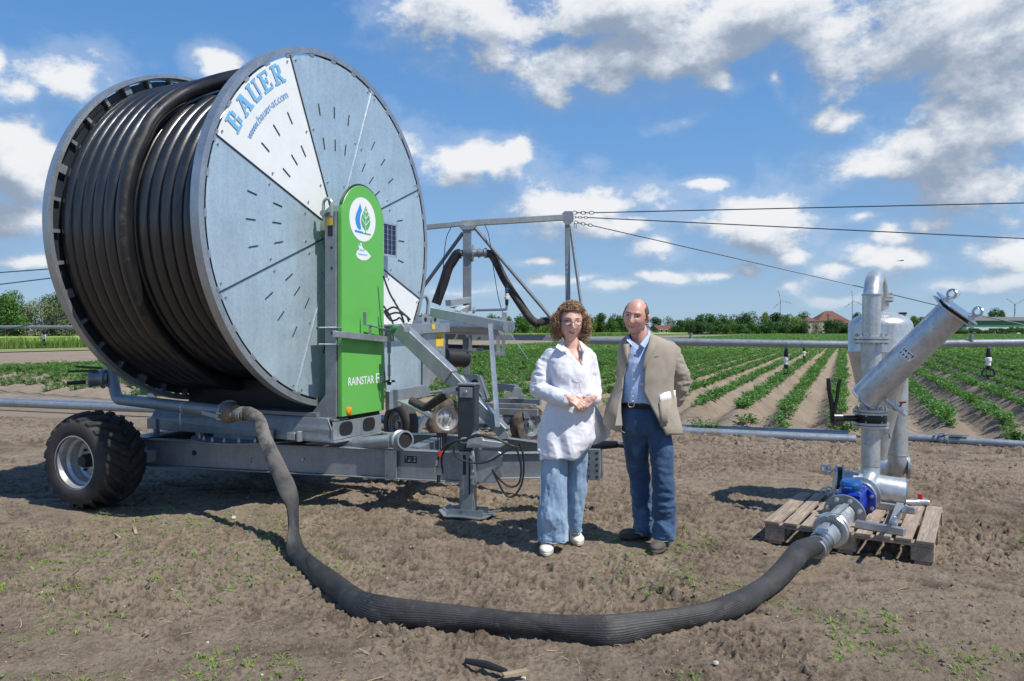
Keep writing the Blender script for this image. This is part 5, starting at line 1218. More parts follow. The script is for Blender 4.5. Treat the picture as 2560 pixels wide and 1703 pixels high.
# ================================================================== BOOM CART BEHIND THE REEL
boom = empty('boom_cart', tuple(P(1180, 1000, 11.6) * V(1, 1, 0)), 'grey steel irrigation boom cart with mast, cables and long sprinkler pipe behind the visitors', 'irrigation boom')
def bm(name, m, mt='galv_d', parent=None, **k): return m.build(name, M[mt], parent or boom, **k)
B0 = 11.6
def bbar(p, q, w_, h_, up=(0, 0, 1)): return MB().bar(p, q, w_, h_, up)
bm('post', bbar(P(1168, 568, B0), P(1168, 778, B0), .125, .115, up=(0, 1, 0)), bevel=.006)
bm('post', bbar(P(1166, 825, B0), P(1166, 940, B0), .11, .10, up=(0, 1, 0)), bevel=.006)
bm('post', bbar(P(1176, 838, B0 - .1), P(1176, 890, B0 - .1), .05, .05, up=(0, 1, 0)))
bm('top_beam', bbar(P(1000, 575, B0 - .2), P(1160, 559, B0), .10, .07), bevel=.004)
tb = bm('top_beam', bbar(P(1155, 559, B0), P(1412, 544, B0 + .6), .10, .09), bevel=.004)
m = MB(); m.plate([P(1148, 566, B0 - .08), P(1192, 562, B0 - .08), P(1183, 574, B0 - .08), P(1155, 575, B0 - .08)], V(0, 1, 0), .16); bm('beam_saddle', m, bevel=.003)
# mast with head plates
BM = B0 + .6
bm('mast', bbar(P(1418, 548, BM), P(1421, 860, BM), .075, .075, up=(0, 1, 0)), bevel=.004)
m = MB(); m.plate([P(1405, 534, BM - .06), P(1412, 528, BM - .06), P(1430, 528, BM - .06), P(1434, 540, BM - .06), P(1434, 552, BM - .06), P(1425, 562, BM - .06), P(1414, 562, BM - .06), P(1406, 552, BM - .06)], V(0, 1, 0), .012)
m.plate([P(1405, 534, BM + .05), P(1412, 528, BM + .05), P(1430, 528, BM + .05), P(1434, 540, BM + .05), P(1434, 552, BM + .05), P(1425, 562, BM + .05), P(1414, 562, BM + .05), P(1406, 552, BM + .05)], V(0, 1, 0), .012); bm('mast_head', m)
m = MB()
for y in (658, 671, 682): m.cyl(P(1417, y, BM - .04), P(1417, y, BM - .06), .014, 8)
bm('bolts', m, 'galv_new')
bm('brace', MB().cyl(P(1426, 566, BM), P(1453, 762, BM - .2), .026, 8), smooth=True)
bm('brace', MB().cyl(P(1188, 570, B0), P(1381, 798, B0 - .3), .030, 8), 'pipe_blue', smooth=True)
bm('brace', MB().cyl(P(1157, 583, B0), P(1058, 718, B0 + .3), .030, 8), 'pipe_blue', smooth=True)
# feed hoses hanging from the top tee
m = MB(); m.tube(smoothpath([P(1152, 634, B0), P(1142, 637, B0), P(1130, 655, B0), P(1120, 672, B0), P(1108, 710, B0), P(1090, 760, B0)], 6), [.062] * 11 + [.085] * 20 if False else .075, 14); bm('feed_hose', m, 'black', smooth=True)
m = MB(); m.tube(smoothpath([P(1215, 634, B0), P(1228, 637, B0), P(1240, 655, B0), P(1262, 700, B0), P(1295, 752, B0 - .1), P(1325, 795, B0 - .2), P(1346, 812, B0 - .25)], 6), .062, 14); m.tube([P(1344, 808, B0 - .25), P(1375, 801, B0 - .2), P(1398, 792, B0)], .058, 12); bm('feed_hose', m, 'tyre_dirty', smooth=True)
m = MB(); m.lathe(P(1178, 633, B0), V(1, -.05, 0), [(.05, -.24), (.05, -.12), (.06, -.12), (.13, 0), (.13, .03), (.06, .04), (.055, .10), (.07, .10), (.07, .14), (.055, .14), (.055, .20), (.075, .20), (.075, .24)], 20); bm('tee_coupling', m, smooth=True)
m = MB(); m.tube(smoothpath([P(1128, 568, B0 - .1), P(1115, 600, B0 - .1), P(1107, 680, B0 - .1), P(1098, 765, B0 - .1)], 5), .006, 5); bm('control_wire', m, 'black')
m = MB(); m.tube(smoothpath([P(1211, 560, B0), P(1222, 590, B0 - .1), P(1232, 660, B0 - .1), P(1245, 740, B0 - .2), P(1258, 787, B0 - .2)], 5), .006, 5); bm('control_wire', m, 'black')
m = MB(); m.tube([P(1273, 830, 10.5), P(1320, 898, 10.2)], .005, 5); bm('control_wire', m, 'galv_new')
# channel bracket on the post, small sprinkler arm
m = MB(); m.bar(P(1120, 758, B0 - .3), P(1172, 750, B0 - .1), .16, .09); m.plate([P(1122, 768, B0 - .3), P(1175, 763, B0 - .25), P(1168, 782, B0 - .25), P(1150, 776, B0 - .3)], V(0, 1, 0), .12); bm('side_bracket', m, 'galv', bevel=.003)
m = MB(); m.cyl(P(1183, 776, B0 - .2), P(1266, 774, B0 - .4), .019, 8); m.cyl(P(1266, 775, B0 - .4), P(1267, 764, B0 - .4), .019, 8); m.cyl(P(1181, 776, B0 - .2), P(1187, 776, B0 - .2), .05, 10); bm('sprinkler_arm', m, 'galv')
def nozzle(p, up, parent=None, ring=False, k=1.0):
    """plastic boom sprinkler, white regulator body, black head"""
    p = np.asarray(p, float); ax = V(0, 0, 1.0 if up else -1.0)
    e = MB().lathe(p, ax, [(.020 * k, 0), (.022 * k, .03 * k), (.030 * k, .05 * k), (.034 * k, .13 * k), (.028 * k, .14 * k)], 12).build('sprinkler', M['blackplastic'], parent or boom, smooth=True)
    MB().lathe(p + ax * .14 * k, ax, [(.032 * k, 0), (.045 * k, .01 * k), (.045 * k, .055 * k), (.034 * k, .06 * k), (.034 * k, .12 * k)], 14).build('regulator', M['cream'] if up else M['logo_white'], e, smooth=True)
    m = MB(); q_ = p + ax * .26 * k; m.lathe(q_, ax, [(.030 * k, 0), (.034 * k, .02 * k), (.018 * k, .04 * k), (.014 * k, .07 * k)], 10)
    m.cyl(q_ + V(-.028 * k, 0, 0) + ax * .03 * k, q_ + V(-.028 * k, 0, 0) + ax * .14 * k, .006 * k, 5); m.cyl(q_ + V(.028 * k, 0, 0) + ax * .03 * k, q_ + V(.028 * k, 0, 0) + ax * .14 * k, .006 * k, 5); m.lathe(q_ + ax * .13 * k, ax, [(.034 * k, 0), (.034 * k, .02 * k), (.02 * k, .03 * k)], 10)
    m.build('spray_head', M['blackplastic'], e, smooth=True)
    if ring:
        m = MB(); rc = q_ + ax * .12 * k; m.tube([rc + V(.092 * math.cos(a), 0, .080 * math.sin(a)) * k for a in np.linspace(-.35, math.pi + .35, 20)], .013 * k, 8); m.bar(rc - V(.07, 0, .035) * k, rc + V(.07, 0, -.035) * k, .03 * k, .03 * k); m.build('guard_ring', M['blackplastic'], e, smooth=True)
    return e
n1_ = nozzle(P(1267, 768, B0 - .4), True, k=.78); MB().lathe(P(1267, 727, B0 - .4), V(0, 0, 1), [(.025, 0), (.025, .03), (.015, .04)], 10).build('cap', M['blue_cap'], n1_)
# lower frame: fat header tube, square cross rails, uprights
bm('header_tube', MB().tube([P(1000, 812, B0), P(1255, 818, B0 - .8)], .12, 20), 'galv', smooth=True)
bm('header_tube', MB().tube([P(1112, 893, B0 - 2.2), P(1164, 896, B0 - 2.0)], .115, 18), 'black', smooth=True)
m = MB(); m.plate([P(1150, 876, B0 - 2.1), P(1171, 880, B0 - 2.1), P(1172, 906, B0 - 2.1), P(1158, 916, B0 - 2.1)], V(0, 1, 0), .05); bm('foil_end', m, 'black')
bm('cross_rail', bbar(P(1108, 842, B0), P(1398, 845, B0 - .1), .09, .085), 'pipe_blue', bevel=.003)
bm('cross_rail', bbar(P(1112, 866, B0 + .5), P(1238, 870, B0 + .4), .08, .07), 'darksteel')
bm('cross_rail', bbar(P(1170, 874, B0 - .1), P(1208, 874, B0 - .1), .07, .045), 'galv_d')
bm('upright', bbar(P(1245, 826, B0 - .3), P(1246, 888, B0 - .3), .05, .06, up=(0, 1, 0)), 'galv')
bm('upright', bbar(P(1258, 824, B0 - .2), P(1259, 887, B0 - .2), .05, .06, up=(0, 1, 0)), 'galv_d')
bm('upright', bbar(P(1117, 828, B0 + .2), P(1117, 870, B0 + .2), .04, .05, up=(0, 1, 0)), 'galv_d')
m = MB(); m.plate([P(1238, 880, B0 - .35), P(1262, 880, B0 - .35), P(1262, 889, B0 - .35), P(1238, 889, B0 - .35)], V(0, 1, 0), .08); bm('foot_plate', m, 'galv')
# pyramid stand with big round opening
m = MB(); m.plate([P(1136, 938, 11.2), P(1193, 936, 11.2), P(1220, 998, 11.2), P(1205, 1000, 11.2), P(1130, 985, 11.2)], V(0, 1, 0), .10); ps = bm('pedestal', m, 'galv', bevel=.006)
m = MB(); m.plate([P(1187, 966, 11.19) + V(.072 * math.cos(t), 0, .10 * math.sin(t)) * 1.0 for t in np.linspace(0, 6.28, 24, endpoint=False)], V(0, -1, 0), .003); m.build('round_opening', M['ink'], ps)
m = MB(); m.plate([P(1196, 938, 11.2), P(1203, 940, 11.6), P(1222, 994, 11.6), P(1215, 997, 11.2)], V(1, 0, 0), .02); m.build('pedestal_side', M['galv_d'], ps)
# cart frame rails
bm('frame_rail', bbar(P(1090, 1011, 11.3), P(1340, 1018, 10.9), .08, .085), 'galv_d', bevel=.003)
bm('frame_rail', bbar(P(1240, 1002, 11.6), P(1352, 1006, 11.3), .07, .09), 'pipe_blue', bevel=.003)
bm('frame_rail', bbar(P(1225, 1028, 10.9), P(1345, 1032, 10.7), .07, .09), 'galv_d', bevel=.003)
bm('frame_rail', bbar(P(1236, 965, 11.9), P(1292, 970, 11.6), .10, .09), 'pipe_blue', bevel=.003)
m = MB(); m.plate([P(1284, 970, 11.3), P(1300, 970, 11.3), P(1312, 995, 11.3), P(1262, 993, 11.3), P(1262, 985, 11.3), P(1284, 982, 11.3)], V(0, 1, 0), .08); bm('tow_plate', m, 'galv')
m = MB(); m.plate([P(1308, 1030, 10.7), P(1334, 1028, 10.7), P(1334, 1040, 10.7), P(1322, 1046, 10.7), P(1310, 1046, 10.7)], V(0, 1, 0), .10); bm('axle_block', m, 'galv_d')
bm('strut', bbar(P(1062, 1042, 10.4), P(1035, 1095, 10.3), .10, .06), 'galv_d')
bm('strut', bbar(P(1070, 1020, 11.0), P(1135, 1018, 11.3), .07, .06), 'galv_d')
# wheels of the cart
def cart_wheel(c, nrm, r, w_, rim, dirty, steer=0):
    nrm = unit(nrm); c = np.asarray(c, float); e = MB().lathe(c, nrm, [(r * .60, -w_ * .5), (r * .72, -w_ * .5), (r * .93, -w_ * .46), (r, -w_ * .30), (r, w_ * .30), (r * .93, w_ * .46), (r * .72, w_ * .5), (r * .60, w_ * .5)], 40, caps=False)
    o = e.build('cart_wheel', M[dirty], boom, smooth=True, angle=50)
    m = MB(); m.lathe(c, nrm, [(r * .61, -w_ * .4), (r * .61, w_ * .44), (r * .56, w_ * .46), (r * .52, w_ * .30), (r * .46, w_ * .28), (r * .40, w_ * .10), (r * .25, w_ * .18), (.01, w_ * .18)], 36, caps=False); m.build('rim', M[rim], o, smooth=True, angle=35)
    m = MB(); m.lathe(c + nrm * w_ * .18, nrm, [(r * .16, 0), (r * .15, w_ * .15), (.01, w_ * .2)], 14)
    f = unit(np.cross(nrm, DZ)); 
    for k in range(5): a = R(72 * k); q_ = c + nrm * w_ * .17 + (f * math.cos(a) + DZ * math.sin(a)) * r * .30; m.cyl(q_, q_ + nrm * .02, r * .045, 6)
    m.build('hub', M['galv_d'], o, smooth=True); return o
M['tyre_mud'] = mat('muddy small tyre', (.17, .135, .10), (.05, .043, .036), .9, scale=8, lo=.40, hi=.62)
cart_wheel(P(1112, 1046, 11.2), V(.45, -.89, 0), .30, .20, 'rim', 'tyre_mud')['label'] = 'small muddy wheel with white rim'
cart_wheel(P(1002, 1062, 10.0), V(-.75, -.66, 0), .30, .20, 'galv_d', 'rubber')['label'] = 'small wheel turned edge on beside the green cabinet'
cart_wheel(P(1320, 1062, 10.9), V(.62, -.78, 0), .285, .20, 'galv_d', 'tyre_mud')['label'] = 'small wheel with dark rim near the woman'
# couplings lying between wheels
m = MB(); m.tube([P(1258, 1048, 10.9), P(1292, 1046, 10.9)], .078, 16); m.ring(P(1266, 1048, 10.9), V(1, 0, 0), .078, .092, .03, 16); m.ring(P(1280, 1047, 10.9), V(1, 0, 0), .078, .090, .02, 16); bm('pipe_stub', m, 'pipe', smooth=True)
# long sprinkler pipe to the right, and its thin outer end on the left
pR = [P(1448, 851, 12.0), P(1800, 857, 11.3), P(2120, 862, 10.7), P(2560, 857, 10.1), P(2760, 855, 9.8)]
pR.append(pR[-1] + (pR[-1] - pR[-2]) * 2.5)
bm('sprinkler_pipe', MB().tube(pR, [.060, .056, .053, .052, .052, .05], 16), 'pipe', smooth=True)
m = MB(); m.tube([P(1444, 853, 12.0), P(1462, 850, 12.0)], .075, 16); m.tube([P(1462, 833, 12), P(1466, 846, 12)], .045, 12); bm('pipe_elbow', m, 'galv', smooth=True)
for (x, y, d_) in ((1727, 845, 11.45), (2428, 848, 10.25)):
    m = MB(); m.cyl(P(x, y + 6, d_), P(x, y - 9, d_), .026, 12); m.cyl(P(x, y - 8, d_), P(x, y - 12, d_), .028, 12); bm('pipe_socket', m, 'galv_d', smooth=True)
for (x, y, d_, rg, kk) in ((1965, 863, 11.0, False, .92), (2471, 862, 10.2, True, .92), (2010, 862, 19.0, False, .9)):
    p_ = P(x, y, d_); m = MB(); m.cyl(p_, p_ - DZ * .05, .026, 10); bm('sprinkler_socket', m, 'galv_d')
    nozzle(p_ - DZ * .04, False, ring=rg, k=kk)
pLf = [P(1090, 822, 15.5), P(600, 819, 18), P(0, 817.5, 21), P(-200, 817, 22)]
bm('sprinkler_pipe', MB().tube(pLf, [.05, .045, .042, .042], 12), 'pipe', smooth=True)
nozzle(P(110, 824, 20.5), False, k=1.0)
# suspension cables and their chains
def chain(p, q, n=6):
    m = MB(); p = np.asarray(p); q = np.asarray(q); ax = unit(q - p); L = np.linalg.norm(q - p) / n; s1 = unit(np.cross(ax, DZ)); s2 = np.cross(s1, ax)
    for i in range(n):
        c = p + ax * L * (i + .5); sd_ = s1 if i % 2 else s2; m.tube([c + ax * L * .62 * math.cos(t) + sd_ * L * .34 * math.sin(t) for t in np.linspace(0, 2 * math.pi, 12, endpoint=False)], L * .11, 5, closed=True)
    return m
CH0 = P(1434, 532, BM)
for (a, b, c_) in (((1432, 532), (1484, 532), (2760, 503)), ((1432, 543), (1468, 544), (2760, 606)), ((1436, 555), (1480, 564), (2132, 722))):
    d1_, d2_ = BM, BM + 0.1; bm('chain', chain(P(*a, d1_), P(*b, d2_), 5), 'galv_d', smooth=True)
    dend = 9.9 if c_[0] > 2500 else 11.0
    if c_[1] == 722:
        mm = MB(); mm.tube([P(*b, d2_), P(2132, 713, 11.6), P(2440, 787, 11.0), P(2780, 858, 10.4)], .008, 6); bm('cable', mm, 'darksteel')
    else: q0_, q1_ = P(*b, d2_), P(*c_, dend); bm('cable', MB().tube([q0_, q1_, q1_ + (q1_ - q0_) * .5], .0085, 6), 'darksteel')
m = MB(); ly = P(1438, 565, BM); m.tube([ly + V(.018 * math.sin(t), 0, .05 * math.cos(t)) for t in np.linspace(0, 6.28, 12, endpoint=False)], .008, 5, closed=True); bm('shackle', m, 'galv')
for (a, b) in (((-200, 696), (480, 647)), ((-200, 736), (480, 652)), ((-200, 865), (480, 735))):
    bm('cable', MB().tube([P(*a, 21), P(*b, 16)], .014, 5), 'darksteel')

# ================================================================== PIPES LYING ON THE GROUND
def lay(p0, p1, r, lab, name='water_pipe'):
    m = MB(); m.tube([p0, (p0 + p1) / 2 + V(0, .03, .0), p1], r, 18); return tag(m.build(name, M['pipe'], None, smooth=True), lab, 'pipe', 'galvanised pipes on the ground')
qa, qb = G(-260, 996, .07), G(1300, 1062, .07)
lay(qa, qb, .066, 'long galvanised pipe on the ground running left behind the reel and its wheels')
lay(G(1300, 1062, .07), G(2140, 1100, .07), .068, 'galvanised pipe on the ground between the visitors and the filter unit')
lay(G(1540, 1064, .06), G(2120, 1085, .06), .05, 'thinner pipe lying just behind the pipe beside the man')
lay(G(-260, 990, .06), G(880, 1032, .06), .05, 'thinner pipe lying behind the left end of the long pipe')
rp = empty('water_pipe', tuple(G(2380, 1110, 0)), 'galvanised pipe with lever coupling right of the filter unit', 'pipe', 'galvanised pipes on the ground')
p0, p1 = G(2210, 1090, .07), G(2720, 1123, .07); p1 = p1 + (p1 - p0) * 1.2; MB().tube([p0, p1], .055, 18).build('pipe_body', M['pipe'], rp, smooth=True)
m = MB(); c_ = G(2357, 1100, .07); dx = unit(p1 - p0); m.lathe(c_ - dx * .06, dx, [(.06, 0), (.078, .02), (.078, .05), (.066, .055), (.066, .08), (.074, .085), (.074, .12), (.056, .13)], 20); m.build('coupling', M['galv_d'], rp, smooth=True)
m = MB(); m.bar(c_ + DZ * .075 - dx * .04, c_ + DZ * .085 + dx * .30, .05, .012); m.ring(c_ + DZ * .08 - dx * .02, DZ, .05, .075, .01, 16); m.bar(c_ + DZ * .06 + dx * .08, c_ + DZ * .065 + dx * .22, .07, .012); m.build('lever', M['galv'], rp)

# ================================================================== PALLET
pf, pr_ = V(math.cos(-.56), math.sin(-.56), 0), V(-math.sin(-.56), math.cos(-.56), 0)
PC = V(2.652, 5.822, 0); PW, PD = .555, .60
def Pp(a, b, z): return PC + pf * a + pr_ * b + DZ * z
M['wood'] = None
def woodmat(name, c1, c2):
    m = bpy.data.materials.new(name); m.use_nodes = True; t = NT(m.node_tree); b = t.n['Principled BSDF']
    co = t.node('ShaderNodeTexCoord').outputs['Object']; oi = t.node('ShaderNodeObjectInfo').outputs['Random']
    mp = t.node('ShaderNodeMapping', {'Vector': co, 'Rotation': (0, 0, -math.atan2(pr_[1], pr_[0]))})
    st = t.vmath('MULTIPLY', mp.outputs[0], (1.2, 26, 26)); st = t.vmath('ADD', st, t.node('ShaderNodeCombineXYZ', {0: t.math('MULTIPLY', oi, 30.0), 1: t.math('MULTIPLY', oi, 9.0), 2: 0}).outputs[0])
    g_ = t.noise(st, 2.2, 6, .65, 1.2); bl = t.noise(co, 5.0, 4, .6)
    col = t.mix(t.step(g_, .35, .68), (*c2, 1), (*c1, 1)); col = t.mix(t.math('MULTIPLY', t.step(bl, .5, .75), .6), col, (.19, .14, .10, 1)); col = t.mix(t.math('MULTIPLY', oi, .35), col, (.40, .33, .27, 1))
    stn = t.step(t.noise(co, 11.0, 5, .7), .55, .72); col = t.mix(t.math('MULTIPLY', stn, .55), col, (.13, .095, .065, 1))
    t.put(b.inputs['Base Color'], col); b.inputs['Roughness'].default_value = .85
    bn = t.node('ShaderNodeBump', {'Strength': .8, 'Distance': .005, 'Height': g_}); t.put(b.inputs['Normal'], bn.outputs[0]); return m
M['wood'] = woodmat('weathered pallet wood', (.46, .37, .285), (.20, .15, .11))
pal = empty('pallet', tuple(PC), 'weathered wooden pallet under the steel filter unit', 'pallet')
TZ = .150
nb = 9; gap = (2 * PW) / nb
for k in range(nb):
    a = -PW + gap * (k + .5); w_ = rnd.uniform(.088, .102) if k not in (0, nb - 1) else .108; dz = rnd.uniform(-.002, .002); tw = rnd.uniform(-.006, .006); dl = rnd.uniform(-.012, .012)
    m = MB(); m.add([Pp(a - w_ / 2 + tw, -PD + dl, TZ - .022 + dz), Pp(a + w_ / 2 + tw, -PD + dl, TZ - .022 + dz), Pp(a + w_ / 2 - tw, PD + dl, TZ - .022 + dz), Pp(a - w_ / 2 - tw, PD + dl, TZ - .022 + dz),
                     Pp(a - w_ / 2 + tw, -PD + dl, TZ + dz), Pp(a + w_ / 2 + tw, -PD + dl, TZ + dz), Pp(a + w_ / 2 - tw, PD + dl, TZ + dz), Pp(a - w_ / 2 - tw, PD + dl, TZ + dz)],
                    [(3, 2, 1, 0), (4, 5, 6, 7), (0, 1, 5, 4), (1, 2, 6, 5), (2, 3, 7, 6), (3, 0, 4, 7)]); m.build('deck_board', M['wood'], pal, bevel=.003)
for b in (-PD + .06, 0, PD - .06):
    MB().box(PC, pf, pr_, DZ, -PW + .005, PW - .005, b - .048, b + .048, TZ - .046, TZ - .0235).build('stringer_board', M['wood'], pal, bevel=.002)
    for a in (-PW + .075, 0, PW - .075):
        MB().box(PC, pf, pr_, DZ, a - .07, a + .07, b - .046, b + .046, .006, TZ - .047).build('block', M['wood'], pal, bevel=.004)
for a in (-PW + .075, 0, PW - .075):
    MB().box(PC, pf, pr_, DZ, a - .048, a + .048, -PD + .02, PD - .02, -.016, .005).build('runner_board', M['wood'], pal, bevel=.002)

# ================================================================== FILTER UNIT
flt = empty('filter_unit', tuple(V(2.80, 6.1, .15)), 'galvanised filter unit with tall riser, tank, slanted strainer cylinder and blue water meter on pallet', 'water filter')
def fb(name, m, mt='galv_new', parent=None, **k): return m.build(name, M[mt], parent or flt, **k)
RD = 6.25; rx_ = 2178; zP = lambda py, d=RD: H + (HZ - py) / F * d
rc = P(rx_, 900, RD); rc[2] = 0
def rz(z): return V(rc[0], rc[1], z)
RR = .071
tkc = P(2200, 900, 6.78); tkc[2] = 0
zt = zP(685); back = V(tkc[0] - rc[0], tkc[1] - rc[1], 0)
# riser, upper goose neck into the tank
fb('lower_riser', MB().tube([rz(zP(1165)), rz(zP(1055))], RR * 1.02, 28), smooth=True)
fb('riser', MB().tube([rz(zP(1030)), rz(zP(852))], RR * 1.12, 28), smooth=True)
gp_ = [rz(zP(848)), rz(zP(735))]
top = zP(668) - RR; bl_ = np.linalg.norm(back); bu = unit(back)
for a in np.linspace(0, math.pi, 15): gp_.append(rz(top - bl_ * .5 + .0) + bu * (bl_ / 2 - bl_ / 2 * math.cos(a)) + DZ * (bl_ / 2 * math.sin(a)))
gp_.append(V(tkc[0], tkc[1], zP(742, 6.78)))
fb('goose_neck', MB().tube(gp_, [RR] * len(gp_), 28), smooth=True)
fb('weld_ring', MB().ring(rz(zP(739)), DZ, RR, RR + .005, .010, 28), 'galv')
def bolts(m, c, ax, r, n, h0, h1, br=.010, ph=0):
    ax = unit(ax); ref = V(0, 0, 1) if abs(ax[2]) < .9 else V(1, 0, 0); e = unit(np.cross(ax, ref)); f = np.cross(ax, e)
    for k in range(n):
        a = ph + 2 * math.pi * k / n; p = np.asarray(c) + (e * math.cos(a) + f * math.sin(a)) * r
        m.cyl(p + ax * h0, p + ax * (h0 - br * 1.3), br * 1.35, 6); m.cyl(p + ax * h1, p + ax * (h1 + br * 1.6), br * 1.35, 6); m.cyl(p + ax * (h1 + br * 1.6), p + ax * (h1 + br * 2.6), br * .8, 6)
def flange_pair(c, ax, r, t, name='flange', mt='galv_new', gasket='ink', n=8, ro=None):
    ax = unit(ax); c = np.asarray(c, float)
    m = MB(); m.lathe(c - ax * (t + .003), ax, [(r * .5, 0), (r, 0), (r, t), (r * .5, t)], 36); m.lathe(c + ax * .003, ax, [(r * .5, 0), (r, 0), (r, t), (r * .5, t)], 36); o = fb(name, m, mt, smooth=True, angle=30)
    m = MB(); m.cyl(c - ax * .0035, c + ax * .0035, r * .93, 32); m.build('gasket', M[gasket], o)
    m = MB(); bolts(m, c, ax, r * .80, n, -t - .003, t + .003, ph=.3); m.build('bolt_set', M['galv'], o); return o
flange_pair(rz(zP(849)), DZ, .140, .022)
flange_pair(V(tkc[0], tkc[1], zP(746, 6.78)), DZ, .108, .020)
fb('tank_neck', MB().tube([V(tkc[0], tkc[1], zP(750, 6.78)), V(tkc[0], tkc[1], zP(790, 6.78))], .05, 20), smooth=True)
# settling tank with domed top and cone
TR_ = .263; z0 = zP(880, 6.78); z1 = zP(815, 6.78); zt2 = zP(779, 6.78)
prof = [(.055, zP(1150, 6.78)), (.075, zP(1120, 6.78)), (TR_, z0), (TR_ + .004, z0 + .004), (TR_, z0 + .012), (TR_, z1)] + [(TR_ * math.cos(a), z1 + (zt2 - z1) * math.sin(a)) for a in np.linspace(.15, 1.5, 9)]
fb('tank', MB().lathe(V(tkc[0], tkc[1], 0), DZ, prof, 56), 'galv_new', smooth=True, angle=35)
# back pipe with bottom elbow
bp0 = P(2246, 900, 6.95); bp0[2] = 0
zb_ = zP(1165, 6.95); pth = [V(bp0[0], bp0[1], zP(880, 6.95)), V(bp0[0], bp0[1], zb_ + .05)] + [V(bp0[0], bp0[1], zb_) + V(.0, .12, 0) * (1 - math.cos(a)) + DZ * (.05 - .12 * math.sin(a)) for a in np.linspace(.2, math.pi / 2, 7)] + [V(bp0[0] + .02, bp0[1] + .26, zb_ - .07)]
fb('down_pipe', MB().tube(pth, .084, 26), smooth=True)
fb('weld_ring', MB().ring(V(bp0[0], bp0[1], zP(1138, 6.95)), DZ, .084, .088, .008, 28), 'galv')
fb('outlet_flange', MB().lathe(P(2256, 1166, 6.98), V(.9, -.35, 0), [(.05, 0), (.07, .03), (.112, .035), (.112, .055), (.05, .06)], 28), 'galv', smooth=True)
fb('outlet_clip', MB().tube([P(2215, 1092, 6.6), P(2222, 1082, 6.6), P(2226, 1096, 6.6)], .012, 6), 'galv')
# slanted strainer cylinder
sA = P(2180, 977, 6.16); sB = P(2370, 792, 5.80); sax = unit(sB - sA)
fb('strainer_body', MB().lathe(sA - sax * .10, sax, [(.02, 0), (.117, .004), (.123, .012), (.117, .02), (.117, .32), (.117, np.linalg.norm(sB - sA) + .144)], 44), 'galv_new', smooth=True, angle=30)
fb('saddle_plate', MB().plate([P(2199, 879, 6.25), P(2226, 880, 6.25), P(2200, 905, 6.25)], V(0, 1, 0), .01), 'galv')
lidc = sB + sax * .045
side_ = unit(np.cross(sax, V(0, 1, 0))); dpt = unit(np.cross(side_, sax))
def sq_plate(c, s_, t, cut=.03): return MB().plate([c + side_ * x * s_ + dpt * y * s_ for x, y in ((-1, -.75), (-.75, -1), (.75, -1), (1, -.75), (1, .75), (.75, 1), (-.75, 1), (-1, .75))], sax, t)
fb('lid_flange', sq_plate(lidc, .150, .012), 'galv_new', bevel=.002); fb('lid_gasket', MB().cyl(lidc + sax * .012, lidc + sax * .034, .128, 32), 'ink'); ld = fb('lid', sq_plate(lidc + sax * .034, .150, .012), 'chrome', bevel=.002)
for sg in (-1, 1):
    m = MB(); c_ = lidc + sax * .046 + side_ * sg * .118 - dpt * .03; m.cyl(c_, c_ + sax * .03, .016, 8); m.ring(c_, sax, .008, .026, .006, 12)
    m.tube([c_ + sax * (.062 + .032 * math.cos(t)) + (side_ * .5 + dpt * .86) * .036 * math.sin(t) for t in np.linspace(0, 6.28, 18, endpoint=False)], .010, 8, closed=True)
    m.build('eye_bolt', M['chrome'], ld, smooth=True)
npl = 8; vs = []; fs = []
t_l = P(2268, 888, 5.9); mid = sA + sax * np.dot(t_l - sA, sax)
lab_c = mid + unit(V(0, 0, H) - mid)
pdir = lab_c - mid; pdir = unit(pdir - sax * np.dot(pdir, sax)); pside = unit(np.cross(sax, pdir))
for i_ in range(npl + 1):
    a = -.62 + .98 * i_ / npl; d__ = pdir * math.cos(a) + pside * math.sin(a)
    for L__ in (-.030, .042): vs.append(mid + sax * L__ + d__ * .1186)
for i_ in range(npl): fs.append((2 * i_, 2 * i_ + 1, 2 * i_ + 3, 2 * i_ + 2))
tpl = MB().add(vs, fs).build('type_label', M['logo_white'], flt)
m = MB()
for (a, L0, L1, da) in ((-.50, .012, .032, .06), (-.36, .014, .030, .12), (-.14, .016, .028, .14), (.06, .018, .028, .08), (.20, .006, .034, .09), (-.52, -.022, -.004, .08), (-.30, -.020, -.004, .09), (-.06, -.020, -.002, .09), (.10, -.018, -.008, .07)):
    vv = []
    for (aa_, LL) in ((a, L0), (a + da, L0), (a + da, L1), (a, L1)): vv.append(mid + sax * LL + (pdir * math.cos(aa_) + pside * math.sin(aa_)) * .1193)
    m.add(vv, [(0, 1, 2, 3)])
m.build('label_print', M['ink'], tpl)
# small taps and plugs
m = MB(); t0 = P(2214, 998, 6.05); td = unit(V(.75, -.2, -.65)); m.cyl(t0, t0 + td * .15, .017, 10); m.cyl(t0 + td * .08, t0 + td * .12, .026, 8); m.cyl(t0 + td * .15, t0 + td * .19, .022, 6); tp_ = fb('drain_tap', m, 'chrome', smooth=True)
m = MB(); c_ = t0 + td * .12; m.cyl(c_, c_ + V(.03, 0, .05), .008, 6); m.bar(c_ + V(.01, 0, .05), c_ + V(.06, 0, .055), .02, .012); m.build('tap_handle', M['red'], tp_)
for (x, y) in ((2170, 1010), (2169, 1106)):
    p_ = P(x, y, RD - RR - .01); MB().lathe(p_ + V(0, .02, 0), V(0, -1, 0), [(.028, 0), (.028, .02), (.020, .022), (.020, .035)], 12).build('plug', M['galv'], flt)
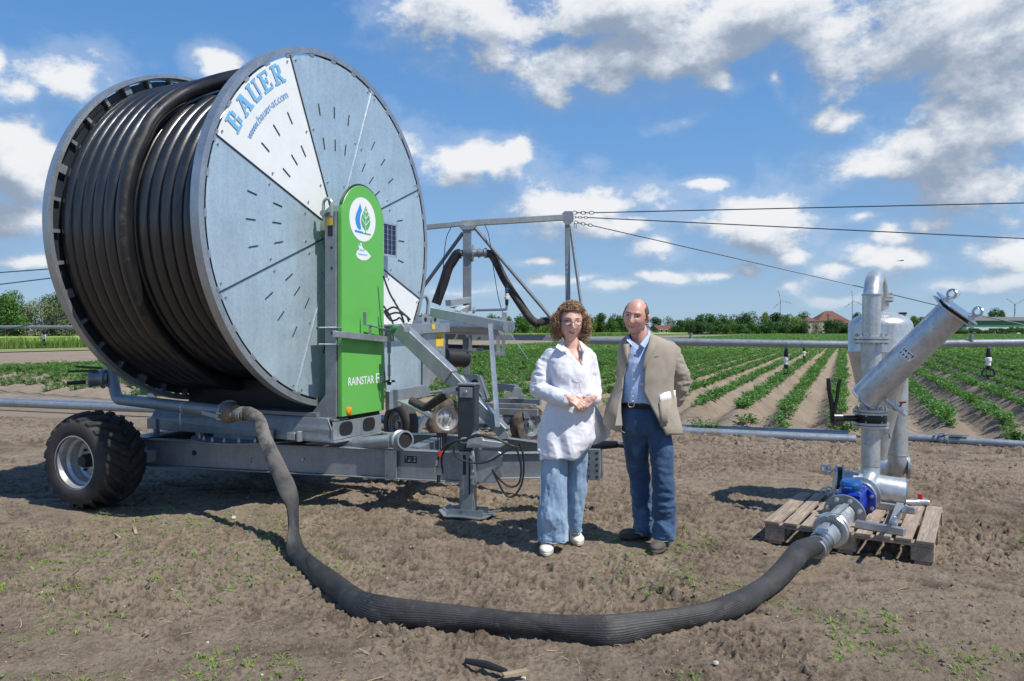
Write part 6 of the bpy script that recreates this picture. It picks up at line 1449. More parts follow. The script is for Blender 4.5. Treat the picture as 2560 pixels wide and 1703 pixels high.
# butterfly valve with its black hand lever
flange_pair(rz(zP(1029)), DZ, .138, .018, n=6, name='flange'); flange_pair(rz(zP(1062)), DZ, .138, .018, n=6, name='flange')
m = MB(); m.lathe(rz(zP(1058)), DZ, [(.08, 0), (.118, 0), (.122, .012), (.122, zP(1035) - zP(1058) - .012), (.118, zP(1035) - zP(1058)), (.08, zP(1035) - zP(1058))], 32)
v0 = rz(zP(1046)) + V(-.11, -.01, 0); m.cyl(v0, v0 + V(-.16, -.02, 0), .026, 12); m.cyl(v0 + V(-.15, -.02, 0), v0 + V(-.22, -.02, 0), .055, 14); bv = fb('butterfly_valve', m, 'blackplastic', smooth=True)
h0 = v0 + V(-.20, -.02, .0)
m = MB(); m.tube(smoothpath([h0 - DZ * .03, h0 + V(-.02, 0, .10), h0 + V(-.045, 0, .22), h0 + V(-.055, 0, .33)], 4), [.03, .028, .026, .025, .024, .022, .02, .019, .018, .018, .018, .018, .016], 8); m.tube(smoothpath([h0 + V(-.01, -.02, .06), h0 + V(.01, -.02, .18), h0 + V(.02, -.02, .27), h0 + V(.035, -.02, .325)], 4), .014, 8); m.build('hand_lever', M['blackplastic'], bv, smooth=True)
# horizontal sump cylinder with lid
hA, hB = P(2104, 1207, 6.30), P(2262, 1231, 6.15); hx = unit(hB - hA)
fb('sump_cylinder', MB().lathe(hA, hx, [(.02, 0), (.112, 0), (.112, np.linalg.norm(hB - hA) - .01), (.118, np.linalg.norm(hB - hA)), (.02, np.linalg.norm(hB - hA) + .012)], 40), 'galv_new', smooth=True, angle=30)
m = MB(); m.lathe(hA - hx * .012, hx, [(.1, 0), (.15, 0), (.15, .012), (.1, .012)], 8); m.lathe(hA - hx * .060, hx, [(.01, 0), (.14, 0), (.14, .012), (.01, .012)], 8); ol = fb('sump_lid', m, 'galv_new')
MB().cyl(hA - hx * .046, hA - hx * .014, .128, 28).build('gasket', M['ink'], ol)
for dz_, dy in ((.10, -.05), (.09, .04), (-.07, -.06), (-.10, .03)):
    m = MB(); c_ = hA - hx * .06 + V(0, dy, dz_); m.cyl(c_, c_ - hx * .04, .010, 8); m.tube([c_ - hx * (.062 + .026 * math.cos(t)) + DZ * .028 * math.sin(t) for t in np.linspace(0, 6.28, 14, endpoint=False)], .008, 6, closed=True)
    m.build('eye_bolt', M['galv_new'], ol, smooth=True)
m = MB(); e0 = P(2262, 1256, 6.1); m.cyl(e0, e0 + V(.18, -.02, 0), .026, 12); m.cyl(e0 + V(.09, 0, 0), e0 + V(.17, -.02, 0), .034, 10); tp2 = fb('outlet_tap', m, 'galv', smooth=True); m = MB(); m.cyl(e0 + V(.12, -.01, .03), e0 + V(.12, -.01, .07), .020, 6); m.build('tap_handle', M['red'], tp2)
# support feet of the unit
m = MB(); m.bar(G(2140, 1309, .176), G(2262, 1330, .176), .055, .05); m.bar(G(2190, 1262, .176), G(2290, 1277, .176), .05, .05); m.bar(G(2250, 1264, .200), G(2232, 1312, .200), .05, .045); m.bar(G(2234, 1300, .20), G(2234, 1300, .31), .05, .02, up=(0, 1, 0)); m.bar(G(2262, 1272, .22), G(2262, 1272, .30), .06, .02, up=(0, 1, 0)); fb('base_frame', m, 'galv', bevel=.003)
# bottom elbow, blue water meter, reducer, clamp coupling
e1 = rz(zP(1168)); mdir = unit(P(2065, 1345, 5.20) - P(2160, 1225, 6.0)); mdir = unit(mdir + V(0, 0, .02))
mC0 = P(2150, 1240, 5.97)
elb = list(poly_arc(e1, V(e1[0], e1[1], mC0[2] + .02), mC0 + mdir * -.02, 12)); fb('bottom_elbow', MB().tube(elb, RR * 1.02, 26), smooth=True)
MR = .132
def mp(t): return mC0 + mdir * (t * 1.40 if t > 0 else t)
fb('collar_ring', MB().lathe(mp(-.05), mdir, [(.07, 0), (.135, .0), (.145, .012), (.145, .025), (.12, .035), (.115, .07), (.128, .075), (.128, .09)], 36), 'galv', smooth=True, angle=30)
m = MB()
def octa(c, r, t): 
    s1 = unit(np.cross(mdir, DZ)); s2 = np.cross(s1, mdir); return MB().plate([c + (s1 * math.cos(a) + s2 * math.sin(a)) * r for a in np.linspace(R(22.5), R(382.5), 8, endpoint=False)], mdir, t)
mm = octa(mp(.06), .148, .022); mm2 = octa(mp(.29), .140, .02); mm.add(mm2.v, mm2.f); mm.tube([mp(.07), mp(.30)], .085, 20)
s1 = unit(np.cross(mdir, DZ)); upv = np.cross(s1, mdir); upv = upv if upv[2] > 0 else -upv
mm.box(mp(.175), mdir, s1, upv, -.100, .100, -.085, .085, .04, .115); mm.box(mp(.175), mdir, s1, upv, -.108, .108, -.095, .095, .105, .125); wm = fb('water_meter', mm, 'blue', bevel=.008)
m = MB(); m.lathe(mp(.175) + upv * .125, upv, [(.070, 0), (.070, .03), (.078, .032), (.078, .055), (.066, .075), (.01, .080)], 28); m.bar(mp(.175) + upv * .165 - s1 * .0 - mdir * -.07, mp(.175) + upv * .165 + mdir * .11, .05, .015); m.build('meter_cap', M['blue_cap'], wm, smooth=True, angle=30)
m = MB(); bolts(m, mp(.06), mdir, .122, 8, 0, .022, .011, .39)
for sx__ in (-1, 1):
    for sy__ in (-1, 1): c_ = mp(.175) + mdir * sx__ * .078 + s1 * sy__ * .078 + upv * .125; m.cyl(c_, c_ + upv * .014, .011, 6)
m.build('bolt_set', M['galv'], wm)
fl2 = fb('outlet_flange', MB().lathe(mp(.312), mdir, [(.06, 0), (.150, 0), (.150, .020), (.06, .020)], 40), 'galv_d', smooth=True, angle=30)
m = MB(); bolts(m, mp(.312), mdir, .122, 8, -.01, .020, .013, .39); m.build('bolt_set', M['galv_new'], fl2)
fb('reducer', MB().lathe(mp(.332), mdir, [(.085, 0), (.078, .03), (.072, .26), (.076, .30)], 30), smooth=True)
fb('clamp_ring', MB().lathe(mp(.53), mdir, [(.07, 0), (.115, .002), (.122, .015), (.115, .03), (.09, .032), (.09, .055), (.118, .058), (.124, .07), (.116, .085), (.07, .09)], 36), smooth=True, angle=30)
fb('clamp_lever', MB().bar(mp(.36) + upv * .10 - s1 * .03, mp(.60) + upv * .125 - s1 * .03, .035, .014), 'galv_new')
m = MB(); m.tube([mp(.50) + upv * .125 - s1 * .06, mp(.64) + upv * .13 - s1 * .06], .006, 6); m.tube([mp(.50) + upv * .125 - s1 * .0, mp(.64) + upv * .13 - s1 * .0], .006, 6); m.bar(mp(.57) + upv * .125 - s1 * .07, mp(.57) + upv * .125 + s1 * .01, .015, .012); fb('clasp', m, 'galv_d')
cpl = fb('hose_coupling', MB().lathe(mp(.62), mdir, [(.085, 0), (.080, .07), (.068, .13), (.068, .30)], 28), 'pipe', smooth=True)
m = MB(); m.ring(mp(.72), mdir, .068, .078, .018, 28); m.ring(mp(.76), mdir, .070, .080, .018, 28); m.ring(mp(.80), mdir, .072, .079, .014, 28)
for t_ in (.72, .76): m.cyl(mp(t_ + .009) + upv * .085 - s1 * .045, mp(t_ + .009) + upv * .085 + s1 * .02, .010, 8)
fb('hose_clamp', m, 'chrome', smooth=True)
HE = mp(.78)

# ================================================================== FLAT SUPPLY HOSE
# (column, row, screen width px, thickness ratio) measured along the hose; depth from the ground or interpolated in the hanging part
hp = [(630, 1026, 34, .9), (648, 1050, 34, .6), (662, 1095, 38, .40), (690, 1160, 47, .40), (718, 1222, 48, .40), (731, 1274, 38, .6), (735, 1330, 33, .75), (742, 1378, 45, .6), (766, 1408, 56, .5), (812, 1446, 62, .55), (862, 1482, 62, .62),
      (905, 1516, 78, .42), (958, 1532, 84, .36), (1055, 1538, 72, .55), (1181, 1546, 64, .66), (1280, 1556, 60, .72), (1380, 1564, 62, .70), (1460, 1572, 74, .48), (1530, 1578, 86, .38), (1610, 1564, 74, .50), (1694, 1548, 62, .70),
      (1780, 1532, 64, .70), (1850, 1508, 66, .66), (1906, 1474, 58, .74), (1950, 1436, 60, .85), (1982, 1400, 62, .95), (2005, 1376, 60, 1.0)]
pts_, wd_, th_ = [], [], []
for i, (x, y, w_, t) in enumerate(hp):
    if i < 8:
        dd_ = np.interp(i, [0, 7], [HS[1] + .0, F * (H - .06) / (1378 - HZ)]); p = P(x, y, float(dd_))
    else:
        zc = {24: .07, 25: .10, 26: .13}.get(i, .050)
        p = G(x, y, zc)
        if i >= 24: p = P(x, y, float(np.interp(i, [23, 27], [G(1906, 1474, .05)[1], HE[1]])))
    d_ = p[1]; pts_.append(p); wd_.append(w_ * d_ / F); th_.append(w_ * d_ / F * t)
pts_[0] = HS - dv2 * .03; wd_[0] = .13; th_[0] = .12; pts_.append(HE + mdir * -.02); wd_.append(.142); th_.append(.142)
pts_.insert(1, HS + dv2 * .05 + V(0, 0, .012)); wd_.insert(1, .128); th_.insert(1, .085)
K = 7; cen = smoothpath(pts_, K); t_src = np.arange(len(pts_)); t_dst = np.linspace(0, len(pts_) - 1, len(cen))
W2 = np.interp(t_dst, t_src, wd_) / 2 * .86; T2 = np.interp(t_dst, t_src, th_) / 2 * .84
rollp = [0, 0, 0, -8, -14, 6, 58, 66, 14, -22, -8, 4, 0, -6, 4, 6, -6, -12, -4, 10, 4, -8, -4, 6, 4, 0, 0, 0, 0][:len(pts_)]
rollp += [0] * (len(pts_) - len(rollp)); ROLL = np.interp(t_dst, t_src, rollp)
for k_ in range(len(cen)):
    s_ = k_ / K
    if 4.6 < s_ < 8.2: W2[k_] = max(W2[k_], .064); T2[k_] = min(T2[k_], .036)
nseg = 144; vs = []
camv = V(0, 0, H)
for i, c in enumerate(cen):
    t = unit(cen[min(i + 1, len(cen) - 1)] - cen[max(i - 1, 0)])
    vw = unit(camv - c); vw = unit(vw - t * np.dot(vw, t)); wide = unit(np.cross(t, vw))
    if i and np.dot(wide, wprev) < 0: wide = -wide
    wprev = wide
    nn = unit(np.cross(wide, t)); ro_ = R(ROLL[i]); wide, nn = wide * math.cos(ro_) + nn * math.sin(ro_), nn * math.cos(ro_) - wide * math.sin(ro_)
    s_ = i / K; flat_ = 1 - min(1, T2[i] / max(W2[i], 1e-4))
    lowest = T2[i] * abs(nn[2]) + W2[i] * abs(wide[2])
    if i > 10 * K and i < 26 * K: c = V(c[0], c[1], max(c[2], lowest * .80 - .004))
    for k in range(nseg):
        a = 2 * math.pi * k / nseg; ca_, sa_ = math.cos(a), math.sin(a)
        r_ = 1 + (.008 + .022 * flat_) * (1 if (k // 2) % 2 else -1) * (1 if T2[i] > .02 else .5)
        cr = math.exp(-((ca_ * 1.0 + .9 * math.sin(s_ * 1.7)) / .16) ** 2) * (.32 * fbm(np.array([s_ * .8 + 3]), np.array([0.5 if sa_ > 0 else 4.5]), o=2, seed=8)[0])
        x_ = np.sign(ca_) * abs(ca_) ** .92 * W2[i] * r_; y_ = np.sign(sa_) * abs(sa_) ** (.9 + .75 * flat_) * T2[i] * (r_ - cr * (.4 + flat_))
        vs.append(c + wide * x_ + nn * y_ + DZ * 0)
fs = [(i * nseg + k, i * nseg + (k + 1) % nseg, (i + 1) * nseg + (k + 1) % nseg, (i + 1) * nseg + k) for i in range(len(cen) - 1) for k in range(nseg)]
M['fabric_hose'] = mat('ribbed rubber hose', (.056, .055, .053), (.024, .024, .025), .58, scale=7, detail=7, lo=.38, hi=.72, bump=.0015, bscale=90)
t = NT(M['fabric_hose'].node_tree); b = t.n['Principled BSDF']; co = t.node('ShaderNodeTexCoord').outputs['Object']
cur = b.inputs['Base Color'].links[0].from_socket; dust = t.math('MULTIPLY', t.step(t.noise(co, 26, 8, .75), .54, .74), .55)
sep = t.node('ShaderNodeSeparateXYZ', {0: co}); near_reel = t.step(sep.outputs[0], -1.45, -1.9)
dust = t.math('MAXIMUM', dust, t.math('MULTIPLY', near_reel, t.step(t.noise(co, 9, 6, .7), .35, .62)))
t.put(b.inputs['Base Color'], t.mix(dust, cur, (.17, .155, .135, 1)))
ho = MB().add(vs, fs).build('supply_hose', M['fabric_hose'], None, smooth=True, angle=80)
tag(ho, 'black ribbed flat hose looping over the ground from reel coupling to filter unit', 'hose')

# debris near the front: black strip with split wood
db_ = MB(); a0, a1 = G(1165, 1652, .012), G(1265, 1678, .015)
db_.tube([a0, a0 * .5 + a1 * .5 + DZ * .006, a1], [.013, .019, .012], 8); o = db_.build('black_strip', M['black'], None, smooth=True); tag(o, 'short black rubber strip on the soil at the bottom edge', 'rubber strip')
m = MB(); w0, w1 = G(1258, 1688, .012), G(1318, 1677, .014); m.bar(w0, w1, .030, .012); o = m.build('wood_splinter', M['straw'], None); tag(o, 'pale wood splinter lying at the end of the black rubber strip', 'splinter')
for (x0, y0, x1, y1, w_, lb) in ((594, 1358, 648, 1349, .011, 'straw stalk across the hose shadow'), (1428, 1383, 1468, 1388, .009, 'straw stalk in front of the woman\'s shoes'), (335, 1316, 340, 1334, .02, 'pale stub of dry stalk in the left foreground'), (286, 1334, 300, 1344, .014, 'short broken stalk left of the pale stub')):
    m = MB(); m.bar(G(x0, y0, .014), G(x1, y1, .012), w_, .008); tag(m.build('dry_stalk', M['straw'], None), lb, 'stalk', 'single dry stalks')
for (x, y, r_, lb) in ((585, 1293, .022, 'tan pebble behind the hose shadow'), (363, 1582, .026, 'grey earth lump lying in the left foreground'), (1790, 1657, .016, 'pale stone right of centre near the bottom edge'), (1308, 1695, .014, 'white pebble at the bottom edge beside the splinter')):
    vs_, fs_ = lump(int(x)); m = MB(); c_ = G(x, y, .01); m.add([c_ + V(*v) * r_ for v in vs_], fs_); tag(m.build('stone', M['pebble'] if 'earth' not in lb else M['clod'], None, smooth=True), lb, 'stone')

# ================================================================== PEOPLE
M['skin_w'] = mat('fair skin', (.74, .47, .37), (.68, .37, .29), .45, scale=22, sss=.12, lo=.3, hi=.7, bump=.0006, bscale=180)
M['skin_m'] = mat('ruddy skin', (.70, .42, .33), (.62, .30, .235), .38, scale=18, sss=.12, bump=.0007, bscale=160)
M['lips'] = mat('lips', (.58, .23, .20), (.50, .19, .17), .5)
M['eyewhite'] = mat('eye', (.62, .58, .54), (.5, .46, .42), .3); M['iris'] = mat('iris', (.05, .06, .06), (.03, .03, .03), .2)
M['hair_w'] = mat('curly red blond hair', (.36, .21, .11), (.15, .082, .042), .55, scale=16, detail=5, spec=.4)
M['hair_w2'] = mat('sunlit curls', (.60, .43, .26), (.28, .17, .09), .45, scale=14, detail=5)
M['hair_m'] = mat('short grey brown hair', (.14, .115, .095), (.07, .056, .046), .8, scale=60, bump=.002, bscale=300)
M['brow_m'] = mat('eyebrow', (.13, .085, .06), (.08, .05, .035), .8)
M['shirt_w'] = mat('white cotton tunic', (.80, .80, .84), (.76, .76, .81), .8, scale=8, bump=.0012, bscale=130)
M['shirt_m'] = mat('light blue shirt', (.44, .56, .80), (.38, .50, .75), .8, scale=9, bump=.001, bscale=150)
M['lining'] = mat('pale jacket lining', (.50, .45, .38), (.45, .40, .33), .8)
M['paper'] = mat('white paper', (.84, .85, .86), (.80, .81, .83), .6)
M['leather'] = mat('black leather', (.016, .015, .015), (.01, .01, .01), .4)
M['canvas'] = mat('off white canvas shoe', (.80, .76, .66), (.70, .65, .55), .8, scale=20)
M['canvas_sole'] = mat('pale rubber sole', (.70, .68, .62), (.42, .36, .28), .6, scale=14)
M['suede'] = mat('dusty dark suede', (.125, .112, .098), (.055, .050, .044), .85, scale=14, bump=.001, bscale=120)
def clothmat(name, c1, c2, weave=420.0, fade=None):
    m = bpy.data.materials.new(name); m.use_nodes = True; t = NT(m.node_tree); b = t.n['Principled BSDF']; co = t.node('ShaderNodeTexCoord').outputs['Object']
    f1 = t.noise(t.vmath('MULTIPLY', co, (weave, weave, weave * .06)), 1.0, 2, .5); f2 = t.noise(t.vmath('MULTIPLY', co, (weave * .05, weave * .05, weave)), 1.0, 2, .5)
    bigf = t.noise(co, 6.0, 5, .65)
    f = t.math('ADD', t.math('MULTIPLY', bigf, .62), t.math('MULTIPLY', t.math('ADD', f1, f2), .19))
    col = t.ramp(f, [(.34, c2), (.66, c1)])
    if fade: col = t.mix(t.math('MULTIPLY', t.step(t.noise(t.vmath('MULTIPLY', co, (1, 1, .45)), 7.0, 3, .5), .48, .66), .7), col, (*fade, 1))
    t.put(b.inputs['Base Color'], col); b.inputs['Roughness'].default_value = .88; b.inputs['Specular IOR Level'].default_value = .2
    if 'Sheen Weight' in b.inputs: b.inputs['Sheen Weight'].default_value = .15
    bn = t.node('ShaderNodeBump', {'Strength': .25, 'Distance': .001, 'Height': t.math('ADD', f1, f2)}); t.put(b.inputs['Normal'], bn.outputs[0]); return m
M['linen'] = clothmat('beige linen', (.40, .35, .285), (.30, .26, .21), 520.0)
M['jeans_w'] = clothmat('light washed denim', (.33, .46, .61), (.20, .31, .46), 420, (.48, .60, .72))
M['jeans_m'] = clothmat('dark blue denim', (.060, .115, .215), (.026, .055, .118), 420, (.085, .17, .30))
M['denim_seam'] = mat('denim seam', (.40, .50, .60), (.22, .32, .44), .9, scale=60)

def ell(m, c, rx, ry, rz, rot=None, n=20):
    c = np.asarray(c, float); vs = []; k2 = n // 2
    for i in range(k2 + 1):
        ph = math.pi * i / k2
        for j in range(n):
            a = 2 * math.pi * j / n; p = V(rx * math.sin(ph) * math.cos(a), ry * math.sin(ph) * math.sin(a), rz * math.cos(ph)) 
            if i == 0 or i == k2: p = V(1e-4 * math.cos(a), 1e-4 * math.sin(a), p[2])
            if rot is not None: p = rot @ p
            vs.append(c + p)
    fs = [(i * n + j, (i + 1) * n + j, (i + 1) * n + (j + 1) % n, i * n + (j + 1) % n) for i in range(k2) for j in range(n)]
    fs += [tuple(range(n)), tuple(k2 * n + n - 1 - j for j in range(n))]
    return m.add(vs, fs)
def cap(m, p, q, r0, r1, n=14):
    p, q = np.asarray(p, float), np.asarray(q, float); m.tube([p, q], [r0, r1], n); ell(m, p, r0, r0, r0, n=12); ell(m, q, r1, r1, r1, n=12); return m
def limb(m, pts, rs, n=16):
    for i in range(len(pts) - 1): cap(m, pts[i], pts[i + 1], rs[i], rs[i + 1], n)
def loft(m, rings, n=40, pw=2.2):
    """rings: (centre, half width along x, half depth along y[, shear y]) stacked in z"""
    vs = []
    for (c, a, b) in rings:
        for k in range(n):
            t = 2 * math.pi * k / n; ct, st = math.cos(t), math.sin(t)
            vs.append(V(c[0] + a * np.sign(ct) * abs(ct) ** (2 / pw), c[1] + b * np.sign(st) * abs(st) ** (2 / pw), c[2]))
    K_ = len(rings); fs = [(i * n + k, i * n + (k + 1) % n, (i + 1) * n + (k + 1) % n, (i + 1) * n + k) for i in range(K_ - 1) for k in range(n)]
    fs += [tuple(range(n - 1, -1, -1)), tuple((K_ - 1) * n + k for k in range(n))]
    return m.add(vs, fs)
def ringpx(l, r_, y, d, th):
    p, q_ = P(l, y, d), P(r_, y, d); c = (p + q_) / 2; return (c, (q_[0] - p[0]) / 2, th)
def resample(rings, k=4):
    out = []
    for i in range(len(rings) - 1):
        for t in np.arange(k) / k:
            s_ = t; a, b = rings[i], rings[i + 1]; out.append(((1 - s_) * a[0] + s_ * b[0], (1 - s_) * a[1] + s_ * b[1], (1 - s_) * a[2] + s_ * b[2]))
    out.append(rings[-1]); return out
def melt(m, name, mt, parent, voxel, smooth=4, disp=None, fac=.5, post=None):
    """fuse overlapping closed pieces into one continuous surface, relax it, then shape folds"""
    off = wloc(parent); me = bpy.data.meshes.new(name); me.from_pydata([(x - off[0], y - off[1], z - off[2]) for x, y, z in m.v], [], m.f); me.update()
    b = bmesh.new(); b.from_mesh(me); bmesh.ops.recalc_face_normals(b, faces=b.faces); b.to_mesh(me); b.free()
    o = bpy.data.objects.new(name, me); COL.objects.link(o)
    r = o.modifiers.new('r', 'REMESH'); r.mode = 'VOXEL'; r.voxel_size = voxel; r.use_smooth_shade = True
    if smooth: s_ = o.modifiers.new('s', 'SMOOTH'); s_.factor = fac; s_.iterations = smooth
    dg = bpy.context.evaluated_depsgraph_get(); dg.update(); nm = bpy.data.meshes.new_from_object(o.evaluated_get(dg)); o.modifiers.clear(); o.data = nm; bpy.data.meshes.remove(me); nm.name = name
    nv = len(nm.vertices); co = np.empty(nv * 3, np.float32); nm.vertices.foreach_get('co', co); co = co.reshape(-1, 3).astype(float); no = np.empty(nv * 3, np.float32); nm.vertices.foreach_get('normal', no); no = no.reshape(-1, 3)
    w_ = co + off
    if disp is not None: co = co + no * disp(w_, no)[:, None]
    if post is not None: co = post(co + off, no) - off
    nm.vertices.foreach_set('co', co.astype(np.float32).ravel()); nm.materials.clear(); nm.materials.append(mt); nm.shade_smooth(); nm.update(); o.parent = parent
    return o
def rotm(yaw=0, pitch=0, roll=0): return np.array((Matrix.Rotation(yaw, 3, 'Z') @ Matrix.Rotation(roll, 3, 'Y') @ Matrix.Rotation(pitch, 3, 'X')))

def head_shape(hw, hd, hh, male):
    """face looks towards -y; returns function direction grid -> points"""
    nT, nP = 110, 110; vs = []
    ph = np.linspace(0, math.pi, nP + 1)[:, None]; th = np.linspace(0, 2 * math.pi, nT, endpoint=False)[None, :]
    x = hw * np.sin(ph) * np.sin(th); y = -hd * np.sin(ph) * np.cos(th); z = hh * np.cos(ph) * np.ones_like(th)
    k = hh / .118
    g = lambda a, c, s: np.exp(-((a - c) / s) ** 2)
    fr = np.clip(-y / hd, 0, 1); t = np.clip(-z / hh, 0, 1)
    x = x * (1 - (.30 if male else .36) * t ** 2.0) * (1 + .04 * g(z, .05, .04))
    back = np.clip(y / hd, 0, 1); y = np.where(y > 0, y * (1 - .45 * np.clip((-z - .01) / .09, 0, 1)), y)
    y = np.where(y < 0, y * (1 - .06 * t) * (1 + .05 * t), y)
    ax = np.abs(x) / k; zz = z / k; F_ = fr ** .5
    d = np.zeros_like(x)
    d -= F_ * (.021 if not male else .025) * g(ax, 0, .0115) * g(zz, -.026, .017)          # nose tip
    d -= F_ * .013 * g(ax, 0, .009) * g(zz, -.004, .022)                                   # bridge
    d -= F_ * .007 * g(ax, .011, .007) * g(zz, -.031, .009)                                # nostril wings
    d += F_ * .012 * g(ax, .032, .016) * g(zz, .012, .012)                                 # eye sockets
    d -= F_ * (.007 if male else .0035) * g(ax, .027, .026) * g(zz, .034, .009)            # brow ridge
    d -= F_ * .006 * g(ax, .043, .020) * g(zz, -.024, .018)                                # cheeks
    d += F_ * .005 * g(ax, .030, .006) * g(zz, -.050, .020)                                # smile fold
    d -= F_ * .004 * g(ax, 0, .022) * g(zz, -.054, .006); d -= F_ * .005 * g(ax, 0, .018) * g(zz, -.069, .006); d += F_ * .004 * g(ax, 0, .025) * g(zz, -.0615, .0035)
    d -= F_ * .010 * g(ax, 0, .020) * g(zz, -.097, .016); d += F_ * .004 * g(ax, 0, .02) * g(zz, -.080, .006)
    y = y + d
    return x, y, z, nT, nP
def hand(m, wr, d, nrm, thumb, L=.172, curl=(.5, .6, .5), spread=.06, s=1.0):
    """wrist, pointing direction, back-of-hand normal, side of the thumb (unit)"""
    d = unit(d); nrm = unit(nrm - d * np.dot(nrm, d)); sd = unit(thumb - d * np.dot(thumb, d) - nrm * np.dot(thumb, nrm)); k = L / .19
    offs = (.030, .010, -.010, -.029); ln = ((.043, .026, .020), (.048, .030, .021), (.044, .028, .020), (.034, .021, .018))
    for i, o_ in enumerate(offs):
        base = wr + d * .015 * k + sd * o_ * .55 * k; kn = wr + d * (.088 - abs(i - 1.2) * .004) * k + sd * o_ * k + nrm * .004
        cap(m, base, kn, .0135 * s, .0105 * s, 10); dirn_ = d + sd * spread * (1.5 - i); p = kn; a = 0
        for j in range(3):
            a += curl[j] * (1 + .12 * i); dd = unit(dirn_ * math.cos(a) - nrm * math.sin(a)); q_ = p + dd * ln[i][j] * k; cap(m, p, q_, (.0090 - .0007 * j) * s, (.0083 - .0008 * j) * s, 10); p = q_
    tb = wr + d * .022 * k + sd * .022 * k; t1 = tb + (d * .55 + sd * .75 - nrm * .25) * .045 * k; t2 = t1 + (d * .85 + sd * .25 - nrm * .35) * .034 * k; t3 = t2 + (d * .95 - sd * .05 - nrm * .3) * .026 * k
    cap(m, tb, t1, .0145 * s, .0115 * s, 10); cap(m, t1, t2, .0108 * s, .0098 * s, 10); cap(m, t2, t3, .0096 * s, .008 * s, 10)
    cap(m, wr - d * .02, wr + d * .03, .021 * s, .020 * s, 12)

def add_head(m, c, Rm, hw, hd, hh, male):
    x, y, z, nT, nP = head_shape(hw, hd, hh, male); pts = np.stack([x, y, z], -1).reshape(-1, 3) @ Rm.T + c
    fs = [(i * nT + j, (i + 1) * nT + j, (i + 1) * nT + (j + 1) % nT, i * nT + (j + 1) % nT) for i in range(nP) for j in range(nT)]
    m.add(pts, fs); k = hh / .118
    for sg in (-1, 1): ell(m, c + Rm @ V(sg * (hw + .006), .014, -.004 * k), .009, .019, .032 * k, Rm @ rotm(yaw=sg * .45, roll=sg * .12), 14)
def face_parts(parent, c, Rm, hw, hd, hh, male, off_eye=.0):
    k = hh / .118; hx_, hy_, hz_, _a, _b = head_shape(hw, hd, hh, male); fm_ = hy_ < 0; HX, HY, HZ_ = hx_[fm_], hy_[fm_], hz_[fm_]
    def sf(x, z): return float(HY[np.argmin((HX - x * k) ** 2 + (HZ_ - z * k) ** 2)])
    at_ = lambda x, y, z: c + Rm @ V(x * k, y, z * k)
    on_ = lambda x, z, o=0.0: c + Rm @ V(x * k, sf(x, z) + o, z * k)
    for sg in (-1, 1):
        y0 = sf(sg * .031, .010)
        m = MB(); ell(m, at_(sg * .031, y0 + .0065, .010), .0125, .0095, .0068 if not male else .0050, Rm, 16); e = m.build('eye', M['eyewhite'], parent, smooth=True)
        m = MB(); ell(m, at_(sg * .031 + .0015, y0 - .0018, .0095), .0054, .0020, .0052 if not male else .0040, Rm, 12); m.build('iris', M['iris'], e, smooth=True)
        m = MB(); m.tube([at_(sg * (.017 + .028 * t), y0 - .0018 + .010 * (t - .45) ** 2 * 2, .0105 + (.0062 if not male else .0045) * math.sin(math.pi * t)) for t in np.linspace(0, 1, 9)], [.0008, .0014, .0018, .002, .002, .0018, .0015, .001, .0006], 6)
        m.build('eyelid', M['skin_w' if not male else 'skin_m'] if False else M['brow_m'], e, smooth=True)
        m = MB(); m.tube([on_(sg * (.014 + .036 * t), (.030 if not male else .0265) + .005 * math.sin(math.pi * t * .8), -.0008) for t in np.linspace(0, 1, 9)], [.0012, .0026, .0032, .0032, .003, .0026, .0022, .0016, .0008] if male else [.0006, .0014, .0017, .0018, .0017, .0015, .0012, .001, .0005], 6); m.build('eyebrow', M['brow_m'] if male else M['hair_w'], parent, smooth=True)
    m = MB(); xs_ = np.linspace(-.022, .022, 13)
    up_ = [on_(x, -.0575 + .0028 * abs(x) / .022, .0008) for x in xs_]; lo_ = [on_(x * .88, -.0655 + .0058 * (abs(x) / .022) ** 2, .0010) for x in xs_]
    m.tube(up_, [.0008, .0016, .0022, .0026, .0028, .0027, .0025, .0027, .0028, .0026, .0022, .0016, .0008], 8); m.tube(lo_, [.0008, .0018, .0026, .0032, .0036, .0038, .0038, .0038, .0036, .0032, .0026, .0018, .0008], 8); lp = m.build('lips', M['lips'], parent, smooth=True)
    m = MB(); m.tube([on_(x, -.0612 + (.0052 if male else .0075) * (abs(x) / .024) ** 2, -.0008) for x in np.linspace(-.024, .024, 11)], .0012, 5); m.build('mouth_line', M['iris'], lp)

# ------------------------------------------------------------------ woman
dW = 5.42
w_e = empty('person', tuple(P(1405, 1370, dW) * V(1, 1, 0)), 'woman with curly red blond hair, glasses, long white tunic and wide light jeans', 'person')
Wp = lambda x, y, dd=0.0: P(x, y, dW + dd)
hcw = Wp(1427, 808, .0); Rw = rotm(yaw=.07, pitch=.03, roll=.04); HWw, HDw, HHw = .0790, .101, .128
m = MB(); add_head(m, hcw, Rw, HWw, HDw, HHw, False)
cap(m, Wp(1428, 842, .025), Wp(1431, 884, .02), .052, .060, 20)
ell(m, Wp(1431, 918, .03), .125, .090, .100); ell(m, Wp(1430, 905, .0), .11, .095, .10); ell(m, Wp(1428, 980, .02), .13, .10, .16); ell(m, Wp(1425, 1050, .02), .15, .11, .12)
limb(m, [Wp(1428, 900, .02), Wp(1450, 890, .03), Wp(1466, 902, .03)], [.05, .035, .035]); limb(m, [Wp(1428, 900, .02), Wp(1404, 890, .03), Wp(1384, 902, .03)], [.05, .035, .035])
wrL, wrR = Wp(1421, 995, -.215), Wp(1482, 997, -.185)
limb(m, [Wp(1384, 902, .03), Wp(1352, 970, .0), wrL], [.036, .032, .024]); limb(m, [Wp(1468, 904, .03), Wp(1484, 975, .03), wrR], [.036, .032, .024])
